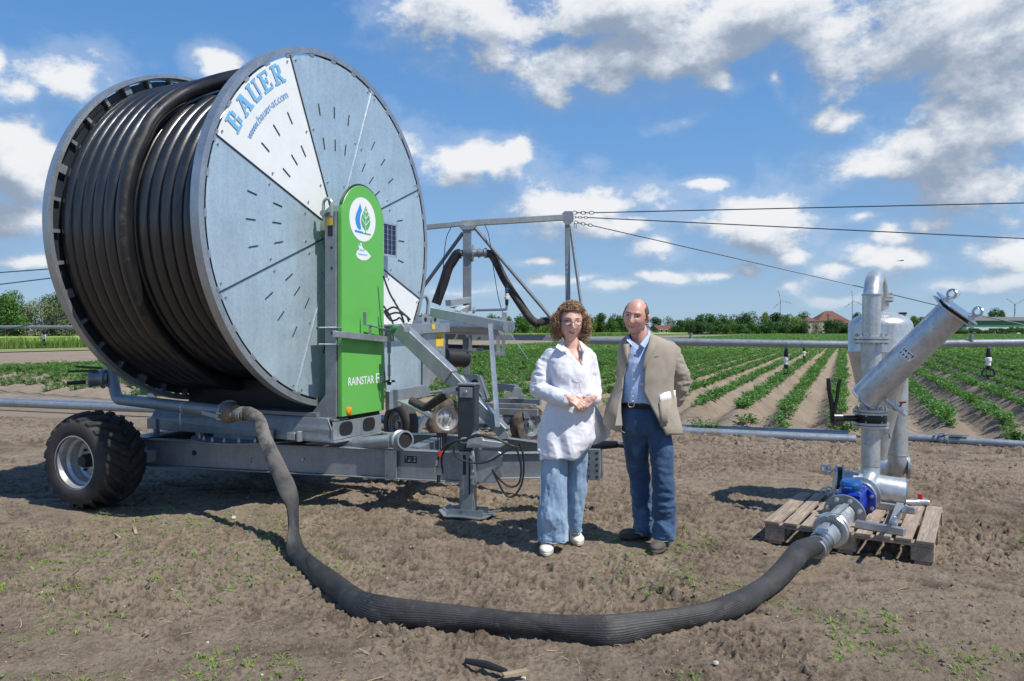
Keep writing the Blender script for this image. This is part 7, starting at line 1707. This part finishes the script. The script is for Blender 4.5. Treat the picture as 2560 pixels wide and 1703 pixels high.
hand(m, wrL, V(.86, -.10, -.50), V(.30, -.85, .45), V(.35, -.1, .9), .165, (.35, .55, .45)); hand(m, wrR, V(-.80, -.12, -.55), V(-.2, -.92, .25), V(-.2, -.2, .95), .160, (.30, .50, .40))
hipL, hipR = Wp(1398, 1070, .0), Wp(1446, 1070, .06)
limb(m, [hipL, P(1386, 1205, 5.38), P(1380, 1350, 5.40)], [.07, .045, .030]); limb(m, [hipR, P(1443, 1205, 5.53), P(1436, 1328, 5.58)], [.07, .045, .030])
cap(m, P(1377, 1362, 5.42), P(1370, 1374, 5.33), .024, .020); cap(m, P(1436, 1340, 5.60), P(1440, 1346, 5.54), .024, .020)
bodyw = melt(m, 'body', M['skin_w'], w_e, .0042, 2, fac=.4)
face_parts(bodyw, hcw, Rw, HWw, HDw, HHw, False)
# glasses
m = MB(); at_ = lambda x, y, z: hcw + Rw @ V(x, y, z)
for sg in (-1, 1):
    m.tube([at_(sg * .034 + .0265 * np.sign(math.cos(t)) * abs(math.cos(t)) ** .75, -.1075 + .012 * (sg * .034 + .027 * math.cos(t)) ** 2 / .0036 * .6, .004 + (.021 if math.sin(t) < 0 else .017) * math.sin(t)) for t in np.linspace(0, 2 * math.pi, 26, endpoint=False)], .0015, 6, closed=True)
    m.tube([at_(sg * .010, -.1085, .008), at_(0, -.111, .011)], .0015, 5); m.tube([at_(sg * .062, -.098, .014), at_(sg * .080, -.06, .012), at_(sg * .082, .005, .006)], .0017, 5)
    m.tube([at_(sg * .034 + .028 * x_, -.108 + .008 * (sg * .034 + .028 * x_) ** 2 / .0036, .0215 - .003 * x_ * x_) for x_ in np.linspace(-.95, .95, 9)], .0019, 6)
m.build('glasses', M['leather'], w_e, smooth=True)
# hair: dark base volume and several hundred curls
def hair_fn(c, Rm):
    r = np.random.RandomState(3); vs = []; fs = []
    x, y, z, nT, nP = head_shape(HWw, HDw, HHw, False); P_ = np.stack([x, y, z], -1)
    face = (y < -.008) & (z < .088 + .012 * np.sin(x * 30)) & (np.abs(x) < .083 - .02 * np.clip(z / .08, 0, 1))
    low = z < -.085
    grow = np.where(face | low, -.012, .012 + .022 * fbm(x * 40 + 5, z * 40, y * 40, o=3, seed=2)); side = np.clip(np.abs(x) / HWw, 0, 1)
    grow = np.where(grow > 0, grow + .026 * side * np.clip(.9 - np.abs(z + .01) / .11, 0, 1), grow)
    nn = P_ / np.linalg.norm(P_, axis=-1, keepdims=True); Q = P_ + nn * grow[..., None]
    m = MB(); pts = Q.reshape(-1, 3) @ Rm.T + c; m.add(pts, [(i * nT + j, (i + 1) * nT + j, (i + 1) * nT + (j + 1) % nT, i * nT + (j + 1) % nT) for i in range(nP) for j in range(nT)])
    o = m.build('hair', M['hair_w'], w_e, smooth=True)
    for grp in range(2):
        m = MB()
        for k in range(1150):
            while True:
                d = r.normal(size=3); d /= np.linalg.norm(d); p = d * V(HWw, HDw, HHw)
                if p[2] < -.05 and p[1] < .02 and abs(p[0]) < .05: continue
                if p[1] < -.020 and p[2] < .084 and abs(p[0]) < .070: continue
                if p[2] < -.085: continue
                if p[1] < -.06 and p[2] < .085 and abs(p[0]) < .03: continue
                if p[2] > .075 or r.rand() < .78: break
            st = p + d * .014; outd = unit(d * V(1.15, .8, .7) + V(0, 0, .02)); L = r.uniform(.040, .092) * (.55 if p[2] > .06 else 1.0); cr = r.uniform(.004, .012); tw = r.uniform(7, 15) * r.choice([-1, 1]); ph = r.uniform(0, 6.28); pts = []
            sag = r.uniform(.35, 1.0); wind = V(.35, 0, .0) * r.uniform(0, .5)
            if p[1] < -.01 and p[2] < .10: outd = unit(V(np.sign(p[0] + .012) * 1.0, .05 if p[2] > .03 else .15, .50)); sag = .9; L *= .95
            u1 = unit(np.cross(outd, V(.3, .2, 1))); u2 = np.cross(outd, u1)
            for t in np.linspace(0, 1, 13):
                q_ = st + (outd + wind) * L * (t - .32 * t * t * sag) + V(0, 0, -1) * L * .62 * t * t * sag + (u1 * math.cos(ph + tw * t) + u2 * math.sin(ph + tw * t)) * cr * (.3 + t)
                pts.append(c + Rm @ q_)
            m.tube(pts, [.0020] * 8 + [.0018, .0016, .0012, .0008, .0004], 3, caps=False)
        m.build('curls', M['hair_w'] if grp == 0 else M['hair_w2'], o, smooth=True, fixn=False)
hair_fn(hcw, Rw)
# tunic
rg = [ringpx(1404, 1456, 866, dW + .02, .070), ringpx(1384, 1474, 874, dW + .02, .092), ringpx(1371, 1484, 886, dW + .02, .112), ringpx(1368, 1484, 905, dW + .01, .128), ringpx(1372, 1482, 930, dW, .142), ringpx(1378, 1480, 960, dW, .145),
      ringpx(1376, 1482, 990, dW, .150), ringpx(1362, 1484, 1020, dW, .158), ringpx(1350, 1486, 1060, dW, .168), ringpx(1345, 1486, 1095, dW, .172), ringpx(1346, 1475, 1118, dW - .01, .168), ringpx(1350, 1452, 1139, dW - .03, .150)]
rg = rg[::-1]
m = MB(); loft(m, resample(rg, 3), 56)
limb(m, [Wp(1382, 894, .02), Wp(1357, 935, .02), Wp(1350, 972, .0), Wp(1382, 990, -.10), Wp(1414, 999, -.19)], [.066, .066, .066, .058, .043])
limb(m, [Wp(1468, 896, .02), Wp(1480, 940, .03), Wp(1484, 978, .02), Wp(1482, 994, -.09), Wp(1483, 996, -.15)], [.060, .056, .056, .052, .044])
m.plate([P(1344, 1118, dW - .10), P(1366, 1126, dW - .14), P(1374, 1132, dW - .14), P(1351, 1153, dW - .12)], V(0, 1, 0), .05)
def fold_w(p, n):
    x, y, z = p.T; rdg = 1 - np.abs(fbm(x * 8 + z * 3, z * 4 - x * 3, y * 8, o=3, seed=104) * 2 - 1); f = (fbm(x * 10, z * 4.0, y * 8, o=2, seed=4) - .5) * .020 + (rdg - .6) * .022; f += (fbm(x * 30, z * 20, y * 22, o=2, seed=14) - .5) * .004
    lowf = np.clip((1.05 - z) / .35, 0, 1); f += lowf * .008 * np.sin(x * 40 + 6 * fbm(x * 3, z * 1.2, y, o=2, seed=6))
    # creases radiating at the elbow and forearm
    arm = np.clip((-(x - Wp(1368, 990)[0])) / .05, 0, 1); rg2 = 1 - np.abs(fbm(x * 10 + z * 12, z * 22, y * 12, o=3, seed=68) * 2 - 1); f += (arm * .020 + .006) * (rg2 - .6); return f
def neck_w(p, n):
    # the collar opens in a V: push the front of the cloth back behind the skin there
    ax_, az_ = Wp(1450, 913)[0], Wp(1450, 915)[2]; lx0, lz0 = Wp(1408, 866)[0], Wp(1408, 862)[2]; rx0 = Wp(1456, 866)[0]
    t = np.clip((p[:, 2] - az_) / (lz0 - az_), 0, 1.4); xl = ax_ + (lx0 - ax_) * t; xr = ax_ + (rx0 - ax_) * t ** .6
    inside = (p[:, 2] > az_) & (p[:, 0] > xl) & (p[:, 0] < xr) & (p[:, 1] < dW + .05)
    e = np.minimum(p[:, 0] - xl, xr - p[:, 0]); p = p.copy(); p[:, 1] += np.where(inside, np.clip(e / .012, 0, 1) * .075, 0)
    top_ = p[:, 2] > Wp(1430, 868)[2]; p[:, 2] -= np.where(top_, (p[:, 2] - Wp(1430, 868)[2]) * .7, 0); return p
tun = melt(m, 'tunic', M['shirt_w'], w_e, .0068, 6, fold_w, post=neck_w)
def collar(parts, mt, parent, name='collar', t=.004):
    m = MB()
    for poly in parts:
        pp = [np.asarray(p, float) for p in poly]; nrm = unit(np.cross(pp[1] - pp[0], pp[-1] - pp[0])); nrm = nrm if nrm[1] < 0 else -nrm; m.plate(pp, nrm, t)
    return m.build(name, mt, parent, bevel=.0015)
collar([[Wp(1404, 852, -.01), Wp(1411, 866, -.075), Wp(1421, 878, -.105), Wp(1405, 880, -.115), Wp(1389, 869, -.085), Wp(1398, 856, -.02)],
        [Wp(1447, 852, -.01), Wp(1452, 866, -.07), Wp(1457, 880, -.105), Wp(1464, 879, -.115), Wp(1468, 868, -.08), Wp(1454, 856, -.02)]], M['shirt_w'], tun)
m = MB()
for (a, b, r0) in ((Wp(1408, 997, -.175), Wp(1420, 1001, -.205), .044), (Wp(1488, 996, -.135), Wp(1484, 997, -.165), .043)): m.lathe(a, b - a, [(r0 * .8, 0), (r0, 0), (r0 * 1.04, np.linalg.norm(b - a)), (r0 * .8, np.linalg.norm(b - a))], 24)
m.build('cuff', M['shirt_w'], tun, smooth=True, angle=30)
# back tail of the tunic blown sideways
vs = []; nu, nv = 16, 14
for i in range(nu + 1):
    for j in range(nv + 1):
        u, v = i / nu, j / nv; xl = 1466 + 4 * v; xr = 1480 + 46 * min(1, v * 1.25) ** .8 - 20 * max(0, v - .85) / .15; x_ = xl + (xr - xl) * u; y_ = 1005 + (1117 - 1005) * v - 12 * u * v
        vs.append(P(x_, y_, dW + .14 + .035 * math.sin(u * 7 + v * 2)))
fs = [(i * (nv + 1) + j, (i + 1) * (nv + 1) + j, (i + 1) * (nv + 1) + j + 1, i * (nv + 1) + j + 1) for i in range(nu) for j in range(nv)]
o = MB().add(vs, fs).build('back_tail', M['shirt_w'], tun, smooth=True, fixn=False); sm = o.modifiers.new('thick', 'SOLIDIFY'); sm.thickness = .003
# drawstring bow and necklace
m = MB()
m.tube(smoothpath([Wp(1436, 940, -.165), Wp(1444, 942, -.168), Wp(1453, 944, -.168), Wp(1462, 938, -.165)], 5), .0016, 5); m.tube(smoothpath([Wp(1451, 944, -.168), Wp(1444, 955, -.172), Wp(1444, 964, -.172), Wp(1454, 968, -.172), Wp(1458, 962, -.17)], 5), .0011, 5)
m.tube(smoothpath([Wp(1455, 944, -.168), Wp(1462, 953, -.168), Wp(1465, 962, -.168)], 5), .0015, 5); m.build('drawstring', M['shirt_w'], tun, smooth=True)
# jeans
rl = [ringpx(1346, 1419, 1349, 5.37, .085), ringpx(1345, 1420, 1333, 5.37, .092), ringpx(1345, 1419, 1290, 5.35, .098), ringpx(1348, 1419, 1240, 5.36, .094), ringpx(1350, 1418, 1190, 5.37, .094), ringpx(1353, 1418, 1130, 5.38, .100), ringpx(1358, 1422, 1060, 5.42, .11)]
rr_ = [ringpx(1418, 1453, 1325, 5.58, .080), ringpx(1417, 1455, 1308, 5.57, .086), ringpx(1417, 1458, 1280, 5.54, .090), ringpx(1417, 1464, 1230, 5.52, .090), ringpx(1417, 1469, 1180, 5.50, .092), ringpx(1417, 1472, 1120, 5.47, .10), ringpx(1412, 1474, 1060, 5.45, .11)]
def fold_j(p, n):
    x, y, z = p.T; f = (fbm(x * 24, z * 7.0, y * 18, o=3, seed=24) - .5) * .030; f += (fbm(x * 60, z * 30, y * 40, o=2, seed=34) - .5) * .006; lo_ = np.clip((.34 - z) / .3, 0, 1); rg2 = 1 - np.abs(fbm(x * 18 + z * 5, z * 16, y * 9, o=3, seed=67) * 2 - 1); f += lo_ * (rg2 - .6) * .016; return f
m = MB(); loft(m, resample(rl, 4), 40); loft(m, resample(rr_, 4), 40); jw = melt(m, 'jeans', M['jeans_w'], w_e, .0070, 4, fold_j)
m = MB()
for (c, a, b) in (rl[0], rr_[0]): m.tube([V(c[0] + (a + .003) * np.sign(math.cos(t)) * abs(math.cos(t)) ** .9, c[1] + (b + .003) * np.sign(math.sin(t)) * abs(math.sin(t)) ** .9, c[2] + .004 * math.sin(t * 9) - .001) for t in np.linspace(0, 2 * math.pi, 60, endpoint=False)], .0045, 6, closed=True)
m.build('frayed_hem', M['denim_seam'], jw, smooth=True)
m = MB(); m.tube([P(1351, y, 5.30) for y in range(1180, 1350, 12)], .0022, 5); m.build('side_seam', M['denim_seam'], jw)
def sneaker(toe, heel, wdt, h, mt, sole, parent, low=True, name='shoe'):
    toe, heel = np.asarray(toe, float), np.asarray(heel, float); d = unit((toe - heel) * V(1, 1, 0)); s_ = V(-d[1], d[0], 0); L = np.linalg.norm((toe - heel)[:2]); m = MB()
    rot = np.stack([d, s_, V(0, 0, 1)], 1)
    ell(m, heel + d * L * .74 + DZ * h * .46, L * .28, wdt * .50, h * .46, rot, 20); ell(m, heel + d * L * .30 + DZ * h * .60, L * .30, wdt * .42, h * .60, rot, 20); ell(m, heel + d * L * .5 + DZ * h * .42, L * .38, wdt * .46, h * .45, rot, 20)
    ell(m, heel + d * L * .22 + DZ * h * 1.05, L * .18, wdt * .36, h * .45, rot, 16)
    def flat(p, n): p = p.copy(); p[:, 2] = np.maximum(p[:, 2], heel[2] + .016); return p
    o = melt(m, name, mt, parent, .0050, 4, post=flat)
    m = MB(); nn_ = 36; pts = []
    for k in range(nn_):
        t = 2 * math.pi * k / nn_; c_ = math.cos(t); wl = wdt * (.50 + .06 * c_ - .07 * math.exp(-((c_ + .15) / .35) ** 2)); pts.append(heel + d * (L * .5 + L * .53 * c_) + s_ * wl * math.sin(t) * 1.03)
    m.plate(pts, DZ, .024); m.build('sole', sole, o, bevel=.005)
    m = MB()
    for k in range(4): q_ = heel + d * L * (.42 + .08 * k) + DZ * (h * (1.12 - .09 * k)); m.tube([q_ - s_ * wdt * .20, q_ + DZ * .004, q_ + s_ * wdt * .20], .003, 5)
    m.build('laces', sole if mt is M['canvas'] else M['leather'], o, smooth=True); return o
g0 = lambda x, y: G(x, y, .0)
sneaker(G(1365, 1391, .0), G(1371, 1352, .0) , .102, .066, M['canvas'], M['canvas_sole'], w_e); sneaker(G(1447, 1365, .0), G(1434, 1332, .0), .100, .066, M['canvas'], M['canvas_sole'], w_e)

# ------------------------------------------------------------------ man
dM = 5.45
m_e = empty('person', tuple(P(1620, 1370, dM) * V(1, 1, 0)), 'balding man in beige linen jacket, light blue shirt and dark jeans, hands behind his back', 'person')
Mp = lambda x, y, dd=0.0: P(x, y, dM + dd)
hcm = Mp(1590, 792, -.02); Rm_ = rotm(yaw=-.42, pitch=.10, roll=.16); HWm, HDm, HHm = .0835, .104, .128
m = MB(); add_head(m, hcm, Rm_, HWm, HDm, HHm, True)
cap(m, Mp(1597, 825, .03), Mp(1604, 866, .04), .062, .068, 20)
ell(m, Mp(1611, 912, .04), .155, .095, .11); ell(m, Mp(1608, 970, .03), .16, .115, .16); ell(m, Mp(1610, 1040, .03), .135, .10, .11)
wL_, wR_ = Mp(1612, 1012, .20), Mp(1634, 1018, .21)
limb(m, [Mp(1572, 898, .06), Mp(1562, 955, .13), wL_], [.042, .036, .028]); limb(m, [Mp(1664, 898, .06), Mp(1690, 958, .12), wR_], [.045, .038, .028])
hand(m, wL_, V(.9, .1, -.3), V(0, 1, .1), V(0, .2, 1), .185); hand(m, wR_, V(-.9, .15, -.3), V(0, 1, .1), V(0, .2, 1), .185)
limb(m, [Mp(1590, 1080, .05), P(1601, 1205, 5.67), P(1612, 1325, 5.69)], [.066, .036, .028]); limb(m, [Mp(1644, 1080, .02), P(1658, 1205, 5.43), P(1660, 1345, 5.44)], [.066, .036, .028])
cap(m, P(1610, 1332, 5.69), P(1596, 1338, 5.68), .028, .022); cap(m, P(1660, 1354, 5.46), P(1655, 1364, 5.42), .030, .024)
bodym = melt(m, 'body', M['skin_m'], m_e, .0045, 2, fac=.4)
face_parts(bodym, hcm, Rm_, HWm, HDm, HHm, True)
x, y, z, nT, nP = head_shape(HWm, HDm, HHm, True); P_ = np.stack([x, y, z], -1); nn = P_ / np.linalg.norm(P_, axis=-1, keepdims=True)
xs, ys_, zs_ = x / HWm, y / HDm, z / HHm
rag = (vnoise(xs * 9 + 3, zs_ * 9, seed=12) - .5) * .10
sel = (ys_ > -.34 - .22 * np.clip(zs_ - .1, 0, 1) + rag) & (zs_ < .66 + .35 * ys_ + rag) & (zs_ > -.06 - .55 * np.clip(ys_ - .1, 0, 1)) & (np.abs(xs) > .25)
sel |= (ys_ > .45) & (zs_ < .85) & (zs_ > -.6)
sel &= ~((np.abs(xs) > .80) & (ys_ > .0) & (ys_ < .30) & (zs_ < .20))
off_ = .0035 + .0025 * fbm(x * 120, z * 120, y * 120, o=2, seed=5); Q = (P_ + nn * off_[..., None]).reshape(-1, 3) @ Rm_.T + hcm; fsel = []
for i in range(nP):
    for j in range(nT):
        if sel[i, j] and sel[i + 1, (j + 1) % nT]: fsel.append((i * nT + j, (i + 1) * nT + j, (i + 1) * nT + (j + 1) % nT, i * nT + (j + 1) % nT))
o = MB().add(Q, fsel).build('hair', M['hair_m'], m_e, smooth=True, fixn=False); sm = o.modifiers.new('thick', 'SOLIDIFY'); sm.thickness = .004; sm.offset = -1
# shirt with collar
rg = [ringpx(1552, 1668, 1012, dM + .02, .128), ringpx(1548, 1670, 1003, dM + .02, .142), ringpx(1549, 1670, 980, dM + .02, .144), ringpx(1554, 1670, 940, dM + .02, .136), ringpx(1554, 1674, 905, dM + .02, .132), ringpx(1560, 1670, 882, dM + .03, .118), ringpx(1572, 1650, 868, dM + .035, .095), ringpx(1578, 1636, 858, dM + .04, .075)]
m = MB(); loft(m, resample(rg, 3), 48)
def fold_s(p, n):
    x, y, z = p.T; return (fbm(x * 26, z * 8, y * 15, o=3, seed=44) - .5) * .014
def neck_m(p, n):
    ax_, az_ = Mp(1592, 872)[0], Mp(1592, 874)[2]; zt_ = Mp(1592, 852)[2]; t = np.clip((p[:, 2] - az_) / (zt_ - az_), 0, 1.3); h_ = .065 * t
    ins = (p[:, 2] > az_) & (np.abs(p[:, 0] - ax_ - .01 * t) < h_) & (p[:, 1] < dM); p = p.copy(); p[:, 1] += np.where(ins, np.clip((h_ - np.abs(p[:, 0] - ax_ - .01 * t)) / .012, 0, 1) * .07, 0); return p
sh = melt(m, 'shirt', M['shirt_m'], m_e, .0075, 5, fold_s, post=neck_m)
collar([[Mp(1570, 840, -.01), Mp(1578, 852, -.075), Mp(1592, 862, -.105), Mp(1586, 872, -.118), Mp(1567, 852, -.085), Mp(1566, 842, -.03)],
        [Mp(1622, 822, .03), Mp(1618, 838, -.03), Mp(1600, 862, -.10), Mp(1612, 871, -.118), Mp(1620, 858, -.10), Mp(1627, 836, -.02)],
        [Mp(1592, 862, -.105), Mp(1586, 872, -.118), Mp(1592, 876, -.122), Mp(1597, 866, -.11)]], M['shirt_m'], sh)
m = MB()
for yb in (884, 905, 926, 948, 970, 990): p_ = Mp(1588 - (yb - 884) * .05, yb, -.135 if yb > 900 else -.122); m.cyl(p_, p_ + V(0, -.004, 0), .005, 8)
m.build('buttons', M['logo_white'], sh); 
m = MB(); m.tube([Mp(1584 - (yb - 878) * .05, yb, -.131 if yb > 895 else -.118) for yb in range(880, 1006, 8)], .0014, 4); m.build('placket', M['shirt_m'], sh)
# belt
m = MB(); c, a, b = ringpx(1553, 1664, 1008, dM + .02, .128); vs = []
for zz_ in (-.020, .020):
    for k in range(48): t = 2 * math.pi * k / 48; vs.append(V(c[0] + (a + .006) * np.sign(math.cos(t)) * abs(math.cos(t)) ** .9, c[1] + (b + .006) * np.sign(math.sin(t)) * abs(math.sin(t)) ** .9, c[2] + zz_ - .006))
m.add(vs, [(k, (k + 1) % 48, 48 + (k + 1) % 48, 48 + k) for k in range(48)]); bl = m.build('belt', M['leather'], m_e, smooth=True); sm = bl.modifiers.new('t', 'SOLIDIFY'); sm.thickness = .005; sm.offset = 1
m = MB(); bc = Mp(1578, 1010, -.128); m.tube([bc + V(.020 * np.sign(math.cos(t)) * abs(math.cos(t)) ** .5, -.004, .021 * np.sign(math.sin(t)) * abs(math.sin(t)) ** .5) for t in np.linspace(0, 6.28, 20, endpoint=False)], .0028, 6, closed=True); m.build('buckle', M['chrome'], bl, smooth=True)
# jeans
pel = [ringpx(1556, 1674, 1084, dM + .03, .11), ringpx(1552, 1674, 1068, dM + .03, .13), ringpx(1553, 1668, 1040, dM + .02, .13), ringpx(1555, 1663, 1010, dM + .02, .122)]
ll = [ringpx(1586, 1636, 1328, 5.68, .085), ringpx(1584, 1637, 1300, 5.68, .084), ringpx(1584, 1636, 1270, 5.67, .085), ringpx(1577, 1625, 1215, 5.66, .080), ringpx(1568, 1622, 1170, 5.63, .086), ringpx(1560, 1621, 1120, 5.56, .100), ringpx(1554, 1622, 1070, 5.49, .115)]
rl2 = [ringpx(1636, 1680, 1346, 5.43, .080), ringpx(1634, 1685, 1325, 5.43, .083), ringpx(1633, 1687, 1290, 5.43, .086), ringpx(1632, 1684, 1215, 5.41, .080), ringpx(1629, 1682, 1170, 5.42, .086), ringpx(1624, 1681, 1120, 5.44, .100), ringpx(1612, 1676, 1070, 5.47, .118)]
m = MB(); loft(m, resample(pel, 3), 44); loft(m, resample(ll, 4), 40); loft(m, resample(rl2, 4), 40)
def fold_jm(p, n):
    x, y, z = p.T; f = (fbm(x * 15, z * 9.0, y * 12, o=3, seed=64) - .5) * .022; lo_ = np.clip((.70 - z) / .4, 0, 1); rg2 = 1 - np.abs(fbm(x * 9 + z * 6, z * 17, y * 9, o=3, seed=66) * 2 - 1); f += lo_ * ((rg2 - .6) * .030); f += (rg2 - .6) * .006; return f
jm = melt(m, 'jeans', M['jeans_m'], m_e, .0075, 3, fold_jm)
m = MB()
for (c, a, b) in (ll[0], rl2[0]):
    for dz in (0.0, .022): m.tube([V(c[0] + (a + .002) * np.sign(math.cos(t)) * abs(math.cos(t)) ** .9, c[1] + (b + .002) * np.sign(math.sin(t)) * abs(math.sin(t)) ** .9, c[2] + dz) for t in np.linspace(0, 2 * math.pi, 40, endpoint=False)], .0028 if dz == 0 else .0014, 5, closed=True)
m.tube([P(1672, y, 5.39) for y in range(1100, 1345, 10)], .0022, 5); m.build('seams', M['denim_seam'], jm, smooth=True)
# open jacket: one sheet from the right front edge round the back to the left front edge
rows = [(838, 1572, 1638, 1573, 1630, .060, .06), (845, 1562, 1656, 1574, 1628, .085, .055), (853, 1553, 1674, 1574, 1625, .105, .045), (862, 1548, 1688, 1572, 1622, .120, .04), (880, 1545, 1693, 1571, 1616, .135, .035), (905, 1545, 1690, 1565, 1609, .150, .03), (940, 1550, 1682, 1557, 1604, .160, .02), (975, 1536, 1682, 1552, 1602, .168, .02), (1000, 1524, 1686, 1549, 1610, .172, .02),
        (1030, 1513, 1694, 1549, 1624, .178, .01), (1055, 1509, 1700, 1550, 1636, .180, .01), (1068, 1514, 1703, 1548, 1643, .180, .01), (1082, 1560, 1703, 1562, 1652, .176, .02)]
rows = np.array(rows, float); yy_ = np.linspace(rows[0, 0], rows[-1, 0], 44); tab = [np.interp(yy_, rows[:, 0], rows[:, i]) for i in range(1, 7)]; ncol = 84; vs = []
for i, yv in enumerate(yy_):
    l, r_, el_, er, th_, dof = [t[i] for t in tab]; p, q_ = P(l, yv, dM + dof), P(r_, yv, dM + dof); c = (p + q_) / 2; a = (q_[0] - p[0]) / 2
    xl_, xr_ = P(el_, yv, dM)[0], P(er, yv, dM)[0]; fl_ = math.asin(max(-.97, min(.97, (xl_ - c[0]) / a))); fr_ = math.asin(max(-.97, min(.97, (xr_ - c[0]) / a)))
    for k in range(ncol + 1):
        ph_ = fr_ + (2 * math.pi + fl_ - fr_) * k / ncol; sn_, cs2 = math.sin(ph_), math.cos(ph_); pw_ = .9
        fr2 = 1 + .05 * (fbm(np.array([ph_ * 2.6]), np.array([c[2] * 7]), o=3, seed=81)[0] - .5) * 2.2
        vs.append(V(c[0] + a * np.sign(sn_) * abs(sn_) ** pw_ * (1 + (fr2 - 1) * .5), c[1] - th_ * np.sign(cs2) * abs(cs2) ** pw_ * fr2, c[2] + .006 * math.sin(ph_ * 3)))
fs = [(i * (ncol + 1) + k, i * (ncol + 1) + k + 1, (i + 1) * (ncol + 1) + k + 1, (i + 1) * (ncol + 1) + k) for i in range(len(yy_) - 1) for k in range(ncol)]
jk = MB().add(vs, fs).build('jacket', M['linen'], m_e, smooth=True, angle=80, fixn=True); sm = jk.modifiers.new('t', 'SOLIDIFY'); sm.thickness = .007; sm.offset = 0
def fold_sl(p, n):
    x, y, z = p.T; return (fbm(x * 12, z * 12, y * 12, o=3, seed=84) - .5) * .026 + (.4 - np.abs(fbm(x * 10 + z * 9, z * 20, y * 10, o=3, seed=85) * 2 - 1)) * .022
m = MB(); limb(m, [Mp(1672, 882, .05), Mp(1684, 915, .06), Mp(1695, 955, .09), Mp(1686, 992, .13), Mp(1664, 1014, .20)], [.078, .088, .088, .076, .058]); melt(m, 'sleeve', M['linen'], jk, .0075, 6, fold_sl)
m = MB(); limb(m, [Mp(1570, 886, .05), Mp(1562, 915, .07), Mp(1562, 955, .13), Mp(1590, 1008, .20)], [.064, .062, .058, .050]); melt(m, 'sleeve', M['linen'], jk, .0085, 6, fold_sl)
# collar, lapels, pocket and folded paper
def ribbon(m, pts_in, pts_out, t=.006):
    n_ = len(pts_in); vs = [p for pr in zip(pts_in, pts_out) for p in pr]; fs = [(2 * i, 2 * i + 1, 2 * i + 3, 2 * i + 2) for i in range(n_ - 1)]; m.add(vs, fs)
m = MB()
ribbon(m, [Mp(1624, 826, .02), Mp(1626, 842, -.045), Mp(1621, 862, -.115), Mp(1612, 888, -.150), Mp(1608, 912, -.158), Mp(1605, 930, -.160)], [Mp(1632, 838, .02), Mp(1640, 848, -.05), Mp(1643, 858, -.095), Mp(1636, 880, -.135), Mp(1620, 906, -.155), Mp(1607, 930, -.160)])
ribbon(m, [Mp(1574, 846, -.02), Mp(1572, 862, -.10), Mp(1571, 885, -.135), Mp(1567, 910, -.150)], [Mp(1568, 850, -.02), Mp(1557, 866, -.09), Mp(1560, 884, -.125), Mp(1564, 910, -.148)])
ribbon(m, [Mp(1570, 838, .03), Mp(1580, 832, .10), Mp(1600, 828, .13), Mp(1616, 826, .11), Mp(1626, 826, .05)], [Mp(1562, 856, .03), Mp(1572, 856, .12), Mp(1600, 856, .15), Mp(1626, 852, .13), Mp(1640, 846, .05)])
lp_ = m.build('lapels', M['linen'], jk, smooth=True, fixn=False); sm = lp_.modifiers.new('t', 'SOLIDIFY'); sm.thickness = .006; sm.offset = 0
m = MB(); m.plate([Mp(1549, 995, -.150), Mp(1554, 1040, -.150), Mp(1556, 1064, -.15), Mp(1538, 1064, -.158), Mp(1545, 1020, -.158)], V(0, 1, 0), .004); m.build('lining', M['lining'], jk)
def on_jacket(px_, py_, out=.0):
    i = np.interp(py_, rows[:, 0], np.arange(len(rows))); l, r_, th_, dof = [np.interp(py_, rows[:, 0], rows[:, k]) for k in (1, 2, 5, 6)]
    c = (P(l, py_, dM + dof) + P(r_, py_, dM + dof)) / 2; a = (P(r_, py_, dM)[0] - P(l, py_, dM)[0]) / 2; p = P(px_, py_, dM); u = min(.98, abs((p[0] - c[0]) / a)); yv = c[1] - th_ * (1 - u ** 2.1) ** .5; 
    for _ in range(3): p = P(px_, py_, yv - out); u = min(.98, abs((p[0] - c[0]) / a)); yv = c[1] - th_ * (1 - u ** 2.1) ** .5
    return P(px_, py_, yv - out)
m = MB(); top_, bot_ = [], []
for x_ in np.linspace(1649, 1692, 8): top_.append(on_jacket(x_, 1005 - (x_ - 1649) * .30, .014)); bot_.append(on_jacket(x_ + 2, 1066, .010))
ribbon(m, top_, bot_); pk = m.build('pocket', M['linen'], jk, smooth=True, fixn=False); sm = pk.modifiers.new('t', 'SOLIDIFY'); sm.thickness = .006
m = MB(); t2_, b2_ = [], []
for x_ in np.linspace(1649, 1689, 8): t2_.append(on_jacket(x_, 984 - (x_ - 1649) * .22 + (3 if x_ < 1655 else 0), .010)); b2_.append(on_jacket(x_ + 1, 1012 - (x_ - 1649) * .25, .007))
ribbon(m, t2_, b2_); pp_ = m.build('folded_paper', M['paper'], None, smooth=True, fixn=False); sm = pp_.modifiers.new('t', 'SOLIDIFY'); sm.thickness = .004; tag(pp_, 'folded white paper sticking out of the man\'s jacket pocket', 'paper')
m = MB(); m.bar(on_jacket(1637, 892, .003), on_jacket(1646, 890, .003), .004, .014, up=(0, 1, 0)); m.build('breast_pocket', M['linen'], jk)
m = MB(); p_ = on_jacket(1605, 961, .006); m.cyl(p_, p_ + V(0, -.004, 0), .008, 10); p_ = on_jacket(1606, 1000, .006); m.build('jacket_button', M['brass'], jk)
sneaker(G(1550, 1346, .0), G(1632, 1340, .0), .102, .075, M['suede'], M['suede'], m_e); sneaker(G(1634, 1385, .0), G(1672, 1352, .0), .108, .078, M['suede'], M['suede'], m_e)
